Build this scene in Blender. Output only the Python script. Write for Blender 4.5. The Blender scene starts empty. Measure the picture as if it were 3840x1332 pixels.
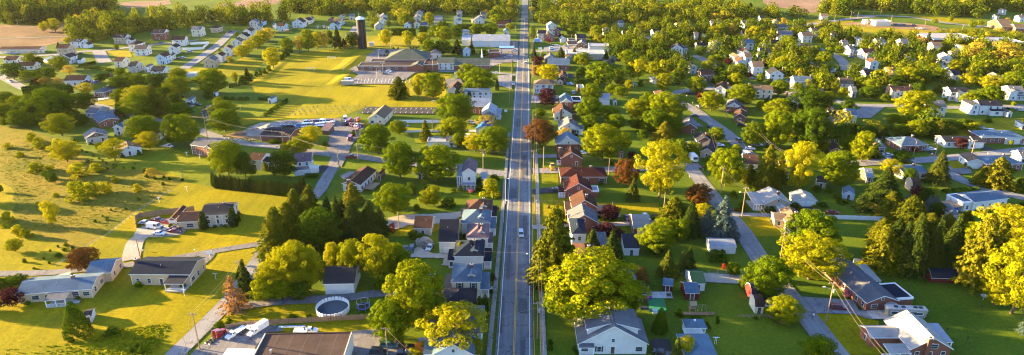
import bpy, math, random
import numpy as np
from mathutils import Matrix, Vector
SC = bpy.context.scene
COL = SC.collection
R = math.radians
PI = math.pi
rnd = random.Random(7)
# ------------------------------------------------------------------ camera and the ground lookup
F, H, TH = 2480.0, 105.0, R(22.0)
CT, ST = math.cos(TH), math.sin(TH)
def G(px, py):
    a = (px - 1920) / F; b = (py - 666) / F
    t = H / (ST + b * CT)
    return a * t, (CT - b * ST) * t
def scale(py):                      # picture pixels per metre at a ground row
    return CT * (py + 336) / H
def zat(Y, py):                     # height above a ground point that is seen at row py
    b = (py - 666) / F
    return H - Y * (ST + b * CT) / (CT - b * ST)
cam = bpy.data.cameras.new('camera'); cam.lens = F / 3840 * 36; cam.sensor_width = 36
cam.clip_start = 1; cam.clip_end = 8000
co = bpy.data.objects.new('camera', cam); COL.objects.link(co)
co.location = (0, 0, H); co.rotation_euler = (R(90) - TH, 0, 0); SC.camera = co
# ------------------------------------------------------------------ light
SUN_EL, SUN_AZ = R(10.5), R(14)       # from the left, a little from beyond the scene
sd = Vector((-math.cos(SUN_AZ) * math.cos(SUN_EL), math.sin(SUN_AZ) * math.cos(SUN_EL), math.sin(SUN_EL)))
sl = bpy.data.lights.new('sun', 'SUN'); sl.energy = 5.0; sl.angle = R(0.6); sl.color = (1.0, 0.69, 0.27)
so = bpy.data.objects.new('sun', sl); COL.objects.link(so); so.rotation_euler = sd.to_track_quat('Z', 'Y').to_euler()
W = bpy.data.worlds.new('World'); SC.world = W; W.use_nodes = True
nt = W.node_tree; sky = nt.nodes.new('ShaderNodeTexSky'); sky.sky_type = 'NISHITA'; sky.sun_disc = False
sky.sun_elevation = SUN_EL; sky.sun_rotation = math.atan2(sd.x, sd.y); sky.altitude = 100; sky.dust_density = 1.0
tint = nt.nodes.new('ShaderNodeMix'); tint.data_type = 'RGBA'; tint.blend_type = 'MULTIPLY'; tint.inputs[0].default_value = 1; tint.inputs[7].default_value = (.74, .92, 1.3, 1)
nt.links.new(sky.outputs[0], tint.inputs[6]); nt.links.new(tint.outputs[2], nt.nodes['Background'].inputs[0]); nt.nodes['Background'].inputs[1].default_value = 0.058
SC.view_settings.view_transform = 'Standard'; SC.view_settings.look = 'None'; SC.view_settings.gamma = 1
SC.view_settings.exposure = 3.42
SC.cycles.use_denoising = True; SC.cycles.denoiser = 'OPENIMAGEDENOISE'; SC.cycles.denoising_prefilter = 'NONE'; SC.cycles.denoising_input_passes = 'RGB_ALBEDO_NORMAL'; SC.cycles.pixel_filter_type = 'BLACKMAN_HARRIS'; SC.cycles.filter_width = 1.15; SC.cycles.max_bounces = 5; SC.cycles.diffuse_bounces = 3; SC.cycles.transmission_bounces = 4
SC.cycles.transparent_max_bounces = 6; SC.cycles.sample_clamp_indirect = 4
# ------------------------------------------------------------------ materials
MATS = {}
def nodes(name):
    m = bpy.data.materials.new(name); m.use_nodes = True; t = m.node_tree
    b = t.nodes['Principled BSDF']; b.inputs['Specular IOR Level'].default_value = 0.2
    return m, t, b
def noise(t, sc, det=4, rough=.6, co='Object', dist=0, stretch=None):
    c = t.nodes.new('ShaderNodeTexCoord'); n = t.nodes.new('ShaderNodeTexNoise')
    n.inputs['Scale'].default_value = sc; n.inputs['Detail'].default_value = det; n.inputs['Roughness'].default_value = rough
    n.inputs['Distortion'].default_value = dist
    if stretch:
        mp = t.nodes.new('ShaderNodeMapping'); mp.inputs['Scale'].default_value = stretch[:3]
        if len(stretch) > 3: mp.inputs['Rotation'].default_value = (0, 0, R(stretch[3]))
        t.links.new(c.outputs[co], mp.inputs[0]); t.links.new(mp.outputs[0], n.inputs['Vector'])
    else: t.links.new(c.outputs[co], n.inputs['Vector'])
    return n.outputs['Fac']
def ramp(t, fac, stops):
    r = t.nodes.new('ShaderNodeValToRGB'); e = r.color_ramp.elements
    while len(e) < len(stops): e.new(.5)
    for i, (p, c) in enumerate(stops): e[i].position = p; e[i].color = (*c, 1)
    t.links.new(fac, r.inputs[0]); return r.outputs[0]
def mix(t, a, b, fac, mode='MIX'):
    m = t.nodes.new('ShaderNodeMix'); m.data_type = 'RGBA'; m.blend_type = mode
    for s, v in ((m.inputs[0], fac), (m.inputs[6], a), (m.inputs[7], b)):
        if isinstance(v, (int, float)): s.default_value = v
        elif isinstance(v, tuple): s.default_value = (*v, 1)
        else: t.links.new(v, s)
    return m.outputs[2]
def mul(c, k): return tuple(x * k for x in c)
def plain(name, c, rough=.8, metal=0, var=.18, sc=1.3, spec=.2):
    if name in MATS: return MATS[name]
    m, t, b = nodes(name)
    t.links.new(ramp(t, noise(t, sc, 5, .7), [(.3, mul(c, 1 - var)), (.7, mul(c, 1 + var))]), b.inputs['Base Color'])
    b.inputs['Roughness'].default_value = rough; b.inputs['Metallic'].default_value = metal; b.inputs['Specular IOR Level'].default_value = spec
    MATS[name] = m; return m
def ground_mat(name, stops, big=.02, fine=1.2, stripe=None, bump=.15):
    m, t, b = nodes(name); b.inputs['Roughness'].default_value = .95; b.inputs['Specular IOR Level'].default_value = .05
    c = ramp(t, noise(t, big, 6, .65, dist=.6), stops)
    f = noise(t, fine, 5, .8)
    c = mix(t, c, ramp(t, f, [(.3, (.45,) * 3), (.7, (1.45, 1.4, 1.3))]), .75, 'MULTIPLY')
    if stripe:
        ang, wid, k = stripe
        c = mix(t, c, ramp(t, noise(t, 1, 3, .6, stretch=(wid * 3, .012, 1, ang)), [(.35, (1 - k,) * 3), (.65, (1 + k,) * 3)]), 1.0, 'MULTIPLY')
    t.links.new(c, b.inputs['Base Color'])
    if bump:
        bp = t.nodes.new('ShaderNodeBump'); bp.inputs['Strength'].default_value = bump; bp.inputs['Distance'].default_value = .25
        t.links.new(f, bp.inputs['Height']); t.links.new(bp.outputs[0], b.inputs['Normal'])
    MATS[name] = m; return m
ground_mat('grass', [(.25, (.036, .075, .006)), (.45, (.062, .105, .007)), (.6, (.095, .13, .008)), (.78, (.15, .165, .009))], .022, 1.0, (20, .05, .06), .25)
ground_mat('lawn', [(.25, (.07, .105, .005)), (.5, (.13, .155, .006)), (.75, (.20, .20, .007))], .03, 1.3, (68, .09, .08), .2)
ground_mat('lawn_gold', [(.25, (.10, .115, .003)), (.45, (.175, .158, .003)), (.6, (.225, .188, .003)), (.78, (.28, .222, .004))], .03, 1.0, (35, .10, .10), .2)
ground_mat('turf_field', [(.2, (.11, .12, .003)), (.5, (.195, .175, .004)), (.8, (.29, .235, .006))], .02, .8, (4, .045, .12), .15)
ground_mat('meadow', [(.22, (.045, .07, .005)), (.38, (.09, .10, .007)), (.52, (.15, .13, .010)), (.66, (.19, .14, .02)), (.8, (.13, .14, .005))], .04, .7, None, .5)
ground_mat('soil', [(.3, (.085, .055, .034)), (.5, (.14, .09, .055)), (.7, (.22, .145, .085))], .02, .3, (88, .05, .08))
ground_mat('pale_field', [(.3, (.15, .10, .075)), (.7, (.24, .165, .12))], .02, .3, (80, .05, .05))
ground_mat('gravel', [(.3, (.26, .23, .20)), (.7, (.38, .34, .29))], .08, 2.2, None, .4)
ground_mat('dirt', [(.3, (.16, .10, .055)), (.7, (.27, .18, .10))], .1, 1.5, None, .6)
def road_mat(name, a, b_, crack=True):
    m, t, b = nodes(name); b.inputs['Roughness'].default_value = .85; b.inputs['Specular IOR Level'].default_value = .1
    c = ramp(t, noise(t, .09, 6, .7), [(.3, a), (.7, b_)])
    c = mix(t, c, ramp(t, noise(t, 3.0, 4, .8), [(.3, (.78,) * 3), (.7, (1.2,) * 3)]), .8, 'MULTIPLY')
    c = mix(t, c, ramp(t, noise(t, .6, 3, .6, stretch=(1.6, .04, 1)), [(.35, (.82,) * 3), (.65, (1.15,) * 3)]), .8, 'MULTIPLY')
    if crack:
        tc = t.nodes.new('ShaderNodeTexCoord'); v = t.nodes.new('ShaderNodeTexVoronoi'); v.feature = 'DISTANCE_TO_EDGE'; v.inputs['Scale'].default_value = .13
        n = t.nodes.new('ShaderNodeTexNoise'); n.inputs['Scale'].default_value = .5; n.inputs['Detail'].default_value = 5
        mx = t.nodes.new('ShaderNodeMix'); mx.data_type = 'VECTOR'; mx.inputs[0].default_value = .06
        t.links.new(tc.outputs['Object'], n.inputs['Vector']); t.links.new(tc.outputs['Object'], mx.inputs[4]); 
        sc = t.nodes.new('ShaderNodeVectorMath'); sc.operation = 'SCALE'; sc.inputs['Scale'].default_value = 90
        t.links.new(n.outputs['Color'], sc.inputs[0]); t.links.new(sc.outputs[0], mx.inputs[5]); t.links.new(mx.outputs[1], v.inputs['Vector'])
        c = mix(t, c, ramp(t, v.outputs['Distance'], [(.008, (.42,) * 3), (.02, (1,) * 3)]), .8, 'MULTIPLY')
    t.links.new(c, b.inputs['Base Color']); MATS[name] = m; return m
road_mat('asphalt', (.115, .12, .13), (.165, .17, .18))
road_mat('side_asphalt', (.15, .15, .158), (.215, .215, .22))
road_mat('dark_asphalt', (.03, .03, .035), (.05, .05, .055), False)
road_mat('parking_asphalt', (.115, .11, .115), (.165, .16, .165))
road_mat('pavement_slab', (.17, .165, .16), (.25, .24, .23))
road_mat('concrete', (.32, .30, .27), (.44, .42, .38))
plain('paint_white', (.6, .6, .58), var=.25); plain('paint_yellow', (.55, .33, .06), var=.3)
WALLC = dict(w=('white_siding', (.58, .575, .56)), c=('cream_siding', (.66, .57, .42)), t=('tan_siding', (.42, .33, .22)), g=('grey_siding', (.40, .39, .37)),
             b=('red_brick', (.20, .078, .052)), n=('brown_wood', (.13, .075, .045)), y=('buff_brick', (.46, .35, .22)), r=('barn_red', (.12, .014, .014)), s=('stone_wall', (.40, .32, .22)), e=('pale_blue_siding', (.42, .52, .6)))
ROOFC = dict(k=('charcoal_shingle', (.026, .028, .036)), b=('brown_shingle', (.062, .036, .028)), g=('grey_shingle', (.105, .112, .13)), u=('slate_blue_shingle', (.082, .128, .18)),
             r=('rust_shingle', (.062, .033, .025)), R=('red_shingle', (.055, .02, .018)), t=('tan_shingle', (.14, .10, .07)), w=('pale_metal_roof', (.22, .25, .30)), G=('green_shingle', (.018, .055, .04)),
             B=('bright_blue_roof', (.02, .13, .38)), p=('mauve_slate', (.115, .08, .095)), n=('navy_shingle', (.014, .022, .038)), f=('tar_roof', (.062, .045, .04)), W=('white_metal_roof', (.27, .265, .26)), E=('olive_green_shingle', (.075, .088, .07)))
def wall_mat(k):
    name, c = WALLC[k]
    if name in MATS: return MATS[name]
    m, t, b = nodes(name); b.inputs['Roughness'].default_value = .75
    v = .22 if k in 'byns' else .06
    col = ramp(t, noise(t, 6 if k in 'bys' else 1.2, 5, .75), [(.3, mul(c, 1 - v)), (.7, mul(c, 1 + v))])
    col = mix(t, col, ramp(t, noise(t, .35, 4, .6), [(.3, (.82,) * 3), (.7, (1.08,) * 3)]), .7, 'MULTIPLY')
    if k not in 'bys':
        tc = t.nodes.new('ShaderNodeTexCoord'); w = t.nodes.new('ShaderNodeTexWave'); w.bands_direction = 'Z'; w.inputs['Scale'].default_value = 1.6
        t.links.new(tc.outputs['Object'], w.inputs[0])
        col = mix(t, col, ramp(t, w.outputs['Fac'], [(.0, (.8,) * 3), (.3, (1,) * 3)]), .6, 'MULTIPLY')
    t.links.new(col, b.inputs['Base Color']); MATS[name] = m; return m
def roof_mat(k):
    name, c = ROOFC[k]
    if name in MATS: return MATS[name]
    m, t, b = nodes(name); b.inputs['Roughness'].default_value = .6 if k in 'wWB' else .9; b.inputs['Specular IOR Level'].default_value = .12 if k in 'wWB' else .03
    oi = t.nodes.new('ShaderNodeObjectInfo')
    v = .08 if k in 'wWB' else .3
    col = ramp(t, noise(t, 2.6, 6, .8), [(.25, mul(c, 1 - v)), (.75, mul(c, 1 + v))])
    col = mix(t, col, ramp(t, noise(t, .25, 5, .65), [(.3, (.72,) * 3), (.7, (1.22,) * 3)]), .8, 'MULTIPLY')
    col = mix(t, col, ramp(t, oi.outputs['Random'], [(0, (.8, .8, .82)), (1, (1.2, 1.17, 1.12))]), 1, 'MULTIPLY')
    if k in 'wWB':
        tc = t.nodes.new('ShaderNodeTexCoord'); w = t.nodes.new('ShaderNodeTexWave'); w.inputs['Scale'].default_value = .7; w.bands_direction = 'X'
        t.links.new(tc.outputs['Object'], w.inputs[0])
        col = mix(t, col, ramp(t, w.outputs['Fac'], [(.0, (.7,) * 3), (.15, (1,) * 3)]), .7, 'MULTIPLY')
    t.links.new(col, b.inputs['Base Color']); MATS[name] = m; return m
plain('trim_white', (.72, .72, .70), var=.06); plain('window_frame', (.70, .70, .68), var=.05); plain('door_dark', (.10, .06, .045)); plain('chimney_brick', (.17, .07, .045), sc=5)
plain('garage_door', (.66, .65, .62), var=.05, sc=3); plain('shutter', (.035, .05, .05)); plain('wood', (.22, .15, .10), sc=3, var=.35); plain('pole_wood', (.24, .165, .105), sc=4, var=.3)
plain('steel', (.42, .43, .45), .4, .6); plain('black', (.02, .02, .022), .5); plain('rubber', (.02, .02, .02), .8); plain('chrome', (.6, .6, .6), .25, .9); plain('wire', (.42, .33, .24), .4, .3)
plain('bark', (.10, .07, .045), sc=6, var=.35); plain('stone_grey', (.36, .35, .33), sc=4); plain('light_lens', (.75, .74, .68), .2); plain('tail_lens', (.4, .02, .015), .3); plain('pool_water', (.004, .03, .055), .25, spec=.3)
plain('pool_white', (.72, .73, .74)); plain('fence_white', (.70, .71, .72), var=.06); plain('deck_wood', (.33, .21, .13), sc=4)
g, gt, gb = nodes('glass_pane'); gb.inputs['Base Color'].default_value = (.03, .045, .06, 1); gb.inputs['Roughness'].default_value = .06; gb.inputs['Specular IOR Level'].default_value = .8; MATS['glass_pane'] = g
def paint(name, c):
    if name in MATS: return MATS[name]
    m, t, b = nodes(name)
    t.links.new(ramp(t, noise(t, 1.5, 4, .6), [(.3, mul(c, .88)), (.7, mul(c, 1.08))]), b.inputs['Base Color'])
    b.inputs['Roughness'].default_value = .28; b.inputs['Specular IOR Level'].default_value = .5; b.inputs['Coat Weight'].default_value = .5; MATS[name] = m; return m
PAINT = dict(w=('white_paint', (.72, .72, .72)), k=('black_paint', (.02, .02, .024)), s=('silver_paint', (.42, .44, .47)), r=('red_paint', (.22, .012, .012)), b=('blue_paint', (.04, .12, .32)), g=('grey_paint', (.16, .17, .19)),
             m=('maroon_paint', (.14, .012, .02)), t=('teal_paint', (.03, .16, .18)), y=('yellow_paint', (.65, .36, .03)), n=('green_paint', (.02, .10, .05)), o=('orange_paint', (.55, .14, .02)), l=('light_blue_paint', (.2, .38, .6)))
for _v in PAINT.values(): paint(*_v)
def leaf_mat(name, stops, trans=.22, attr=False):
    m = bpy.data.materials.new(name); m.use_nodes = True; t = m.node_tree; t.nodes.clear()
    geo = t.nodes.new('ShaderNodeNewGeometry'); oi = t.nodes.new('ShaderNodeObjectInfo')
    n = noise(t, 3.0, 3, .7)
    s = t.nodes.new('ShaderNodeMath'); s.operation = 'MULTIPLY_ADD'; s.inputs[1].default_value = .34; t.links.new(geo.outputs['Random Per Island'], s.inputs[0])
    s2 = t.nodes.new('ShaderNodeMath'); s2.operation = 'MULTIPLY_ADD'; s2.inputs[1].default_value = .42
    if attr:
        a = t.nodes.new('ShaderNodeAttribute'); a.attribute_name = 'tint'; t.links.new(a.outputs['Fac'], s2.inputs[0])
    else: t.links.new(oi.outputs['Random'], s2.inputs[0])
    s3 = t.nodes.new('ShaderNodeMath'); s3.operation = 'MULTIPLY'; s3.inputs[1].default_value = .25; t.links.new(n, s3.inputs[0])
    t.links.new(s3.outputs[0], s2.inputs[2]); t.links.new(s2.outputs[0], s.inputs[2])
    c = ramp(t, s.outputs[0], stops)
    d = t.nodes.new('ShaderNodeBsdfDiffuse'); tr = t.nodes.new('ShaderNodeBsdfTranslucent'); mx = t.nodes.new('ShaderNodeMixShader'); mx.inputs[0].default_value = trans
    o = t.nodes.new('ShaderNodeOutputMaterial')
    t.links.new(c, d.inputs[0]); t.links.new(c, tr.inputs[0]); t.links.new(d.outputs[0], mx.inputs[1]); t.links.new(tr.outputs[0], mx.inputs[2]); t.links.new(mx.outputs[0], o.inputs[0])
    MATS[name] = m; return m
leaf_mat('maple_leaves', [(.1, (.040, .078, .002)), (.4, (.095, .14, .003)), (.7, (.17, .19, .003)), (1, (.28, .25, .004))])
leaf_mat('yellow_leaves', [(.1, (.13, .155, .003)), (.5, (.235, .235, .004)), (.9, (.36, .31, .005))], .38)
leaf_mat('dark_leaves', [(.1, (.018, .044, .003)), (.5, (.048, .086, .004)), (.9, (.11, .14, .005))])
leaf_mat('pale_leaves', [(.1, (.18, .14, .015)), (.5, (.29, .22, .022)), (.9, (.40, .29, .035))])
leaf_mat('copper_leaves', [(.1, (.045, .02, .008)), (.5, (.115, .05, .012)), (.9, (.23, .10, .016))])
leaf_mat('plum_leaves', [(.1, (.022, .008, .010)), (.5, (.05, .012, .014)), (.9, (.11, .025, .018))])
leaf_mat('spruce_needles', [(.1, (.012, .027, .006)), (.5, (.032, .052, .007)), (.9, (.085, .09, .008))], .12)
leaf_mat('pine_needles', [(.1, (.035, .05, .004)), (.5, (.095, .105, .005)), (.9, (.20, .17, .008))], .2)
leaf_mat('blue_needles', [(.1, (.03, .05, .045)), (.5, (.055, .09, .08)), (.9, (.10, .13, .10))], .1)
leaf_mat('blossom', [(.1, (.35, .33, .28)), (.9, (.6, .56, .5))]); leaf_mat('pink_blossom', [(.1, (.35, .08, .12)), (.9, (.55, .2, .25))]); leaf_mat('red_leaves', [(.1, (.25, .03, .015)), (.9, (.4, .07, .03))])
leaf_mat('brown_needles', [(.1, (.13, .06, .022)), (.9, (.30, .15, .05))], .2)
leaf_mat('weed_leaves', [(.1, (.08, .12, .004)), (.5, (.18, .2, .005)), (.9, (.3, .27, .008))])
leaf_mat('meadow_leaves', [(.1, (.09, .11, .006)), (.5, (.17, .15, .012)), (.9, (.25, .18, .03))])
leaf_mat('wood_leaves', [(.05, (.018, .042, .003)), (.35, (.062, .092, .004)), (.65, (.15, .165, .005)), (.97, (.30, .23, .018))], .3, True)
# ------------------------------------------------------------------ mesh helpers
class MB:
    def __init__(s): s.v = []; s.f = []; s.m = []; s.mats = []
    def mi(s, m):
        if m not in s.mats: s.mats.append(m)
        return s.mats.index(m)
    def poly(s, pts, m):
        n = len(s.v); s.v += [tuple(p) for p in pts]; s.f.append(tuple(range(n, n + len(pts)))); s.m.append(s.mi(m))
    def box(s, x0, x1, y0, y1, z0, z1, m, top=None):
        n = len(s.v); s.v += [(x0, y0, z0), (x1, y0, z0), (x1, y1, z0), (x0, y1, z0), (x0, y0, z1), (x1, y0, z1), (x1, y1, z1), (x0, y1, z1)]
        for k, q in enumerate(((3, 2, 1, 0), (4, 5, 6, 7), (0, 1, 5, 4), (1, 2, 6, 5), (2, 3, 7, 6), (3, 0, 4, 7))):
            s.f.append(tuple(n + i for i in q)); s.m.append(s.mi(top if (k == 1 and top) else m))
    def slab(s, top, th, m, side):          # a polygon (counter-clockwise from above) given thickness downwards
        n = len(s.v); k = len(top); s.v += [tuple(p) for p in top] + [(p[0], p[1], p[2] - th) for p in top]
        s.f.append(tuple(range(n, n + k))); s.m.append(s.mi(m)); s.f.append(tuple(range(n + 2 * k - 1, n + k - 1, -1))); s.m.append(s.mi(side))
        for i in range(k):
            j = (i + 1) % k; s.f.append((n + i, n + k + i, n + k + j, n + j)); s.m.append(s.mi(side))
    def tube(s, a, b, r0, r1, m, n=6, cap=True):
        a = Vector(a); b = Vector(b); d = (b - a).normalized(); u = d.orthogonal().normalized(); w = d.cross(u); k = len(s.v)
        for p, r in ((a, r0), (b, r1)):
            for i in range(n):
                t = 2 * PI * i / n; s.v.append(tuple(p + (u * math.cos(t) + w * math.sin(t)) * r))
        for i in range(n):
            j = (i + 1) % n; s.f.append((k + i, k + j, k + n + j, k + n + i)); s.m.append(s.mi(m))
        if cap: s.f.append(tuple(k + n + i for i in range(n))); s.m.append(s.mi(m)); s.f.append(tuple(k + n - 1 - i for i in range(n))); s.m.append(s.mi(m))
    def lathe(s, prof, c, m, n=20):         # prof: (radius, z) pairs
        k = len(s.v)
        for r, z in prof:
            for i in range(n): t = 2 * PI * i / n; s.v.append((c[0] + r * math.cos(t), c[1] + r * math.sin(t), c[2] + z))
        for q in range(len(prof) - 1):
            for i in range(n):
                j = (i + 1) % n; s.f.append((k + q * n + i, k + q * n + j, k + (q + 1) * n + j, k + (q + 1) * n + i)); s.m.append(s.mi(m))
    def prism(s, prof, x0, x1, m, inset=None):   # profile in (y, z), extruded along x
        n = len(s.v); k = len(prof)
        for x, sg in ((x0, 1), (x1, -1)):
            for i, (y, z) in enumerate(prof): s.v.append((x + sg * (inset[i] if inset else 0), y, z))
        s.f.append(tuple(range(n, n + k))); s.m.append(s.mi(m)); s.f.append(tuple(range(n + 2 * k - 1, n + k - 1, -1))); s.m.append(s.mi(m))
        for i in range(k):
            j = (i + 1) % k; s.f.append((n + i, n + k + i, n + k + j, n + j)); s.m.append(s.mi(m))
    def mesh(s, name):
        me = bpy.data.meshes.new(name); me.from_pydata(s.v, [], s.f)
        for m in s.mats: me.materials.append(MATS[m] if isinstance(m, str) else m)
        me.polygons.foreach_set('material_index', s.m); me.update(); return me
    def build(s, name, parent=None): return link(name, s.mesh(name), parent)
def link(name, data, parent=None):
    o = bpy.data.objects.new(name, data); COL.objects.link(o)
    if parent: o.parent = parent
    return o
def root(name, x, y, rot=0, z=0):
    o = bpy.data.objects.new(name, None); COL.objects.link(o); o.location = (x, y, z); o.rotation_euler = (0, 0, rot); o.empty_display_size = .5; return o
def tag(o, label, cat, group=None, kind=None):
    if label: o['label'] = label
    if cat: o['category'] = cat
    if group: o['group'] = group
    if kind: o['kind'] = kind
    return o
def dup(o, parent=None):
    c = o.copy(); COL.objects.link(c)
    if parent: c.parent = parent
    for ch in KIDS.get(o.name, ()): dup(ch, c)
    return c
KIDS = {}
def remember(o):                      # note the children of a model thing once, for dup()
    KIDS[o.name] = [c for c in COL.objects if c.parent == o]
    for c in KIDS[o.name]: remember(c)
    return o
# ------------------------------------------------------------------ placing by rows of the tables
TW = 640 / 1289
def tile(c, r):
    return (lambda x, y: (640 * c + x * TW, 444 * r + y * TW)) if c != 'F' else (lambda x, y: (x * 3840 / 2576, y * 3840 / 2576))
def rows(text):
    tf = None; c = r = 0
    for ln in text.strip().split('\n'):
        ln = ln.strip()
        if not ln: continue
        if ln[0] == '@':
            p = ln[1:].split()
            tf = tile('F', 0) if p[0] == 'F' else tile(int(p[0]), int(p[1])); k = 3840 / 2576 if p[0] == 'F' else TW
            continue
        yield tf, k, ln
# ------------------------------------------------------------------ labels made from neighbours
LAND = []; USED = {}
def landmark(phrase, px, py): LAND.append((phrase, px, py))
ORD = ['', 'second ', 'third ', 'fourth ']
def relabel(desc, px, py, group, far='far'):
    L = sorted(LAND, key=lambda l: (l[1] - px) ** 2 + ((l[2] - py) * 1.6) ** 2)[:7]
    for pas in range(3):
        for ph, lx, ly in L:
            dx, dy = px - lx, (py - ly) * 1.6
            if dx * dx + dy * dy < 4: continue
            rel = ('right of' if dx > 0 else 'left of') if abs(dx) > abs(dy) else ('in front of' if dy > 0 else 'behind')
            t = f'{ORD[pas]}{desc} {rel} the {ph}'
            if len(t.split()) <= 16 and t not in USED: USED[t] = 1; return t
    t = f'{desc} among others {rel} the {ph}'
    USED[t] = 1; return ' '.join(t.split()[:16])
# ------------------------------------------------------------------ foliage: crowns of many leaf clumps in a unit box
def quads(P, N, size, rng, elong=1.0, up=None):
    """leaf clumps: one small bent quad at each point P facing N"""
    n = len(P); N = N / np.linalg.norm(N, axis=1, keepdims=True)
    a = rng.normal(size=(n, 3)) if up is None else up + rng.normal(size=(n, 3)) * .25
    u = a - (a * N).sum(1, keepdims=True) * N; u /= np.linalg.norm(u, axis=1, keepdims=True); w = np.cross(N, u)
    s = size * rng.uniform(.65, 1.35, (n, 1)); u = u * s * elong; w = w * s
    q = np.stack([P - u - w * .55, P - u * .15 + w, P + u + w * .35, P + u * .25 - w], 1)
    return q.reshape(-1, 3)
def unit(V):
    z0, z1 = np.percentile(V[:, 2], .5), np.percentile(V[:, 2], 99.7); r = np.percentile(np.abs(V[:, :2]), 98.5); V = V.copy(); V[:, :2] *= .5 / r; V[:, 2] = (V[:, 2] - z0) / (z1 - z0); return V
def quad_mesh(name, V, mat, tint=None):
    me = bpy.data.meshes.new(name); n = len(V) // 4
    me.vertices.add(len(V)); me.vertices.foreach_set('co', V.astype(np.float32).ravel())
    me.loops.add(4 * n); me.loops.foreach_set('vertex_index', np.arange(4 * n, dtype=np.int32))
    me.polygons.add(n); me.polygons.foreach_set('loop_start', np.arange(0, 4 * n, 4, dtype=np.int32))
    if tint is not None:
        at = me.attributes.new('tint', 'FLOAT', 'POINT'); at.data.foreach_set('value', tint.astype(np.float32))
    me.materials.append(MATS[mat]); me.update(calc_edges=True); return me
def crown_points(rng, n, nl, prof, lr, zmin=0., gap=0.0):
    """n points and normals on nl leafy lobes set around a crown of profile prof(t) -> radius (unit box)"""
    C = []; Rr = []
    for i in range(nl):
        t = (i + rng.uniform(.1, .9)) / nl; z = zmin + (1 - zmin) * t; a = i * 2.39996 + rng.uniform(-.5, .5)
        tight = prof(.5) > .3 and prof(.999) < .12 and lr < .12 and nl in (110, 200); r = prof(t) * (rng.uniform(.9, 1) if tight else rng.uniform(.55, 1.0) * (1 if i % 3 else .45)); q = lr * (rng.uniform(.85, 1.15) if tight else rng.uniform(.7, 1.35))
        r = max(0, r - q * .5)
        C.append((r * math.cos(a), r * math.sin(a), min(max(z, zmin + q * .6), 1 - q * .8))); Rr.append(q)
    C = np.array(C); Rr = np.array(Rr)
    idx = rng.choice(len(C), n * 2, p=Rr ** 2 / (Rr ** 2).sum())
    d = rng.normal(size=(n * 2, 3)); d /= np.linalg.norm(d, axis=1, keepdims=True)
    rad = rng.uniform(.62, 1.06, (n * 2, 1)) ** .5
    P = C[idx] + d * (Rr[idx][:, None] * rad) * np.array([1, 1, .8])
    D = np.linalg.norm(P[:, None] - C[None], axis=2) / Rr[None]
    D[np.arange(n * 2), idx] = 9
    keep = (D.min(1) > .72)
    P, d = P[keep][:n], d[keep][:n]
    out = P - np.array([0, 0, .45]); out /= np.linalg.norm(out, axis=1, keepdims=True) + 1e-6
    N = d * .8 + out * .45 + rng.normal(size=P.shape) * .45
    return P, N
def profile(kind):
    if kind == 'round': return lambda t: .5 * math.sin(PI * min(1, max(0, .10 + .86 * t))) ** .55
    if kind == 'oval': return lambda t: .5 * math.sin(PI * (.08 + .84 * t)) ** .8
    if kind == 'vase': return lambda t: .5 * min(1, .35 + 1.1 * t) * math.cos(max(0, t - .55) * PI / .95) ** .6
    if kind == 'bush': return lambda t: .5 * math.cos(t * PI / 2.15) ** .5
    if kind == 'column': return lambda t: .5 * min(1, .8 + t) * max(0, 1 - t) ** .42
    if kind == 'cone': return lambda t: .5 * min(1, .88 + t) * max(0, 1 - t) ** .72
def crown(name, seed, kind, n, nl, lr, leaf, mat):
    rng = np.random.default_rng(seed); P, N = crown_points(rng, n, nl, profile(kind), lr, .0 if kind in ('bush', 'column', 'cone') else .12)
    V = unit(quads(P, N, leaf, rng)); V[:, 2] = .1 + .9 * V[:, 2] if kind in ('round', 'oval', 'vase') else V[:, 2]; return V
def conifer(seed, n, tiers, droop, ragged, leaf, base=.06, power=.85):
    rng = np.random.default_rng(seed); P = []; N = []; nb = 11
    for k in range(tiers):
        t = (k + .5) / tiers; z0 = base + (1 - base) * t; rr = .5 * (1 - t) ** power + .012
        for j in range(max(4, int(nb * (1 - t * .5)))):
            a = rng.uniform(0, 2 * PI); L = rr * rng.uniform(1 - ragged, 1.05)
            m = max(3, int(n / tiers / nb * (L / .28)))
            s = rng.uniform(.15, 1, m) ** .7
            side = rng.normal(size=m) * .05 * (1.15 - s)
            x = np.cos(a) * L * s - np.sin(a) * side; y = np.sin(a) * L * s + np.cos(a) * side
            z = z0 - droop * L * s ** 1.5 + rng.normal(size=m) * .008
            P.append(np.stack([x, y, z], 1)); N.append(np.stack([np.cos(a) * .5 + 0 * x, np.sin(a) * .5 + 0 * x, .75 + 0 * x], 1))
    P = np.concatenate(P); N = np.concatenate(N) + rng.normal(size=(len(P), 3)) * .35
    return unit(quads(P, N, leaf, rng, 1.5, P * np.array([1, 1, 0]) + 1e-3)) * np.array([1, 1, .97]) + np.array([0, 0, .03])
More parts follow.
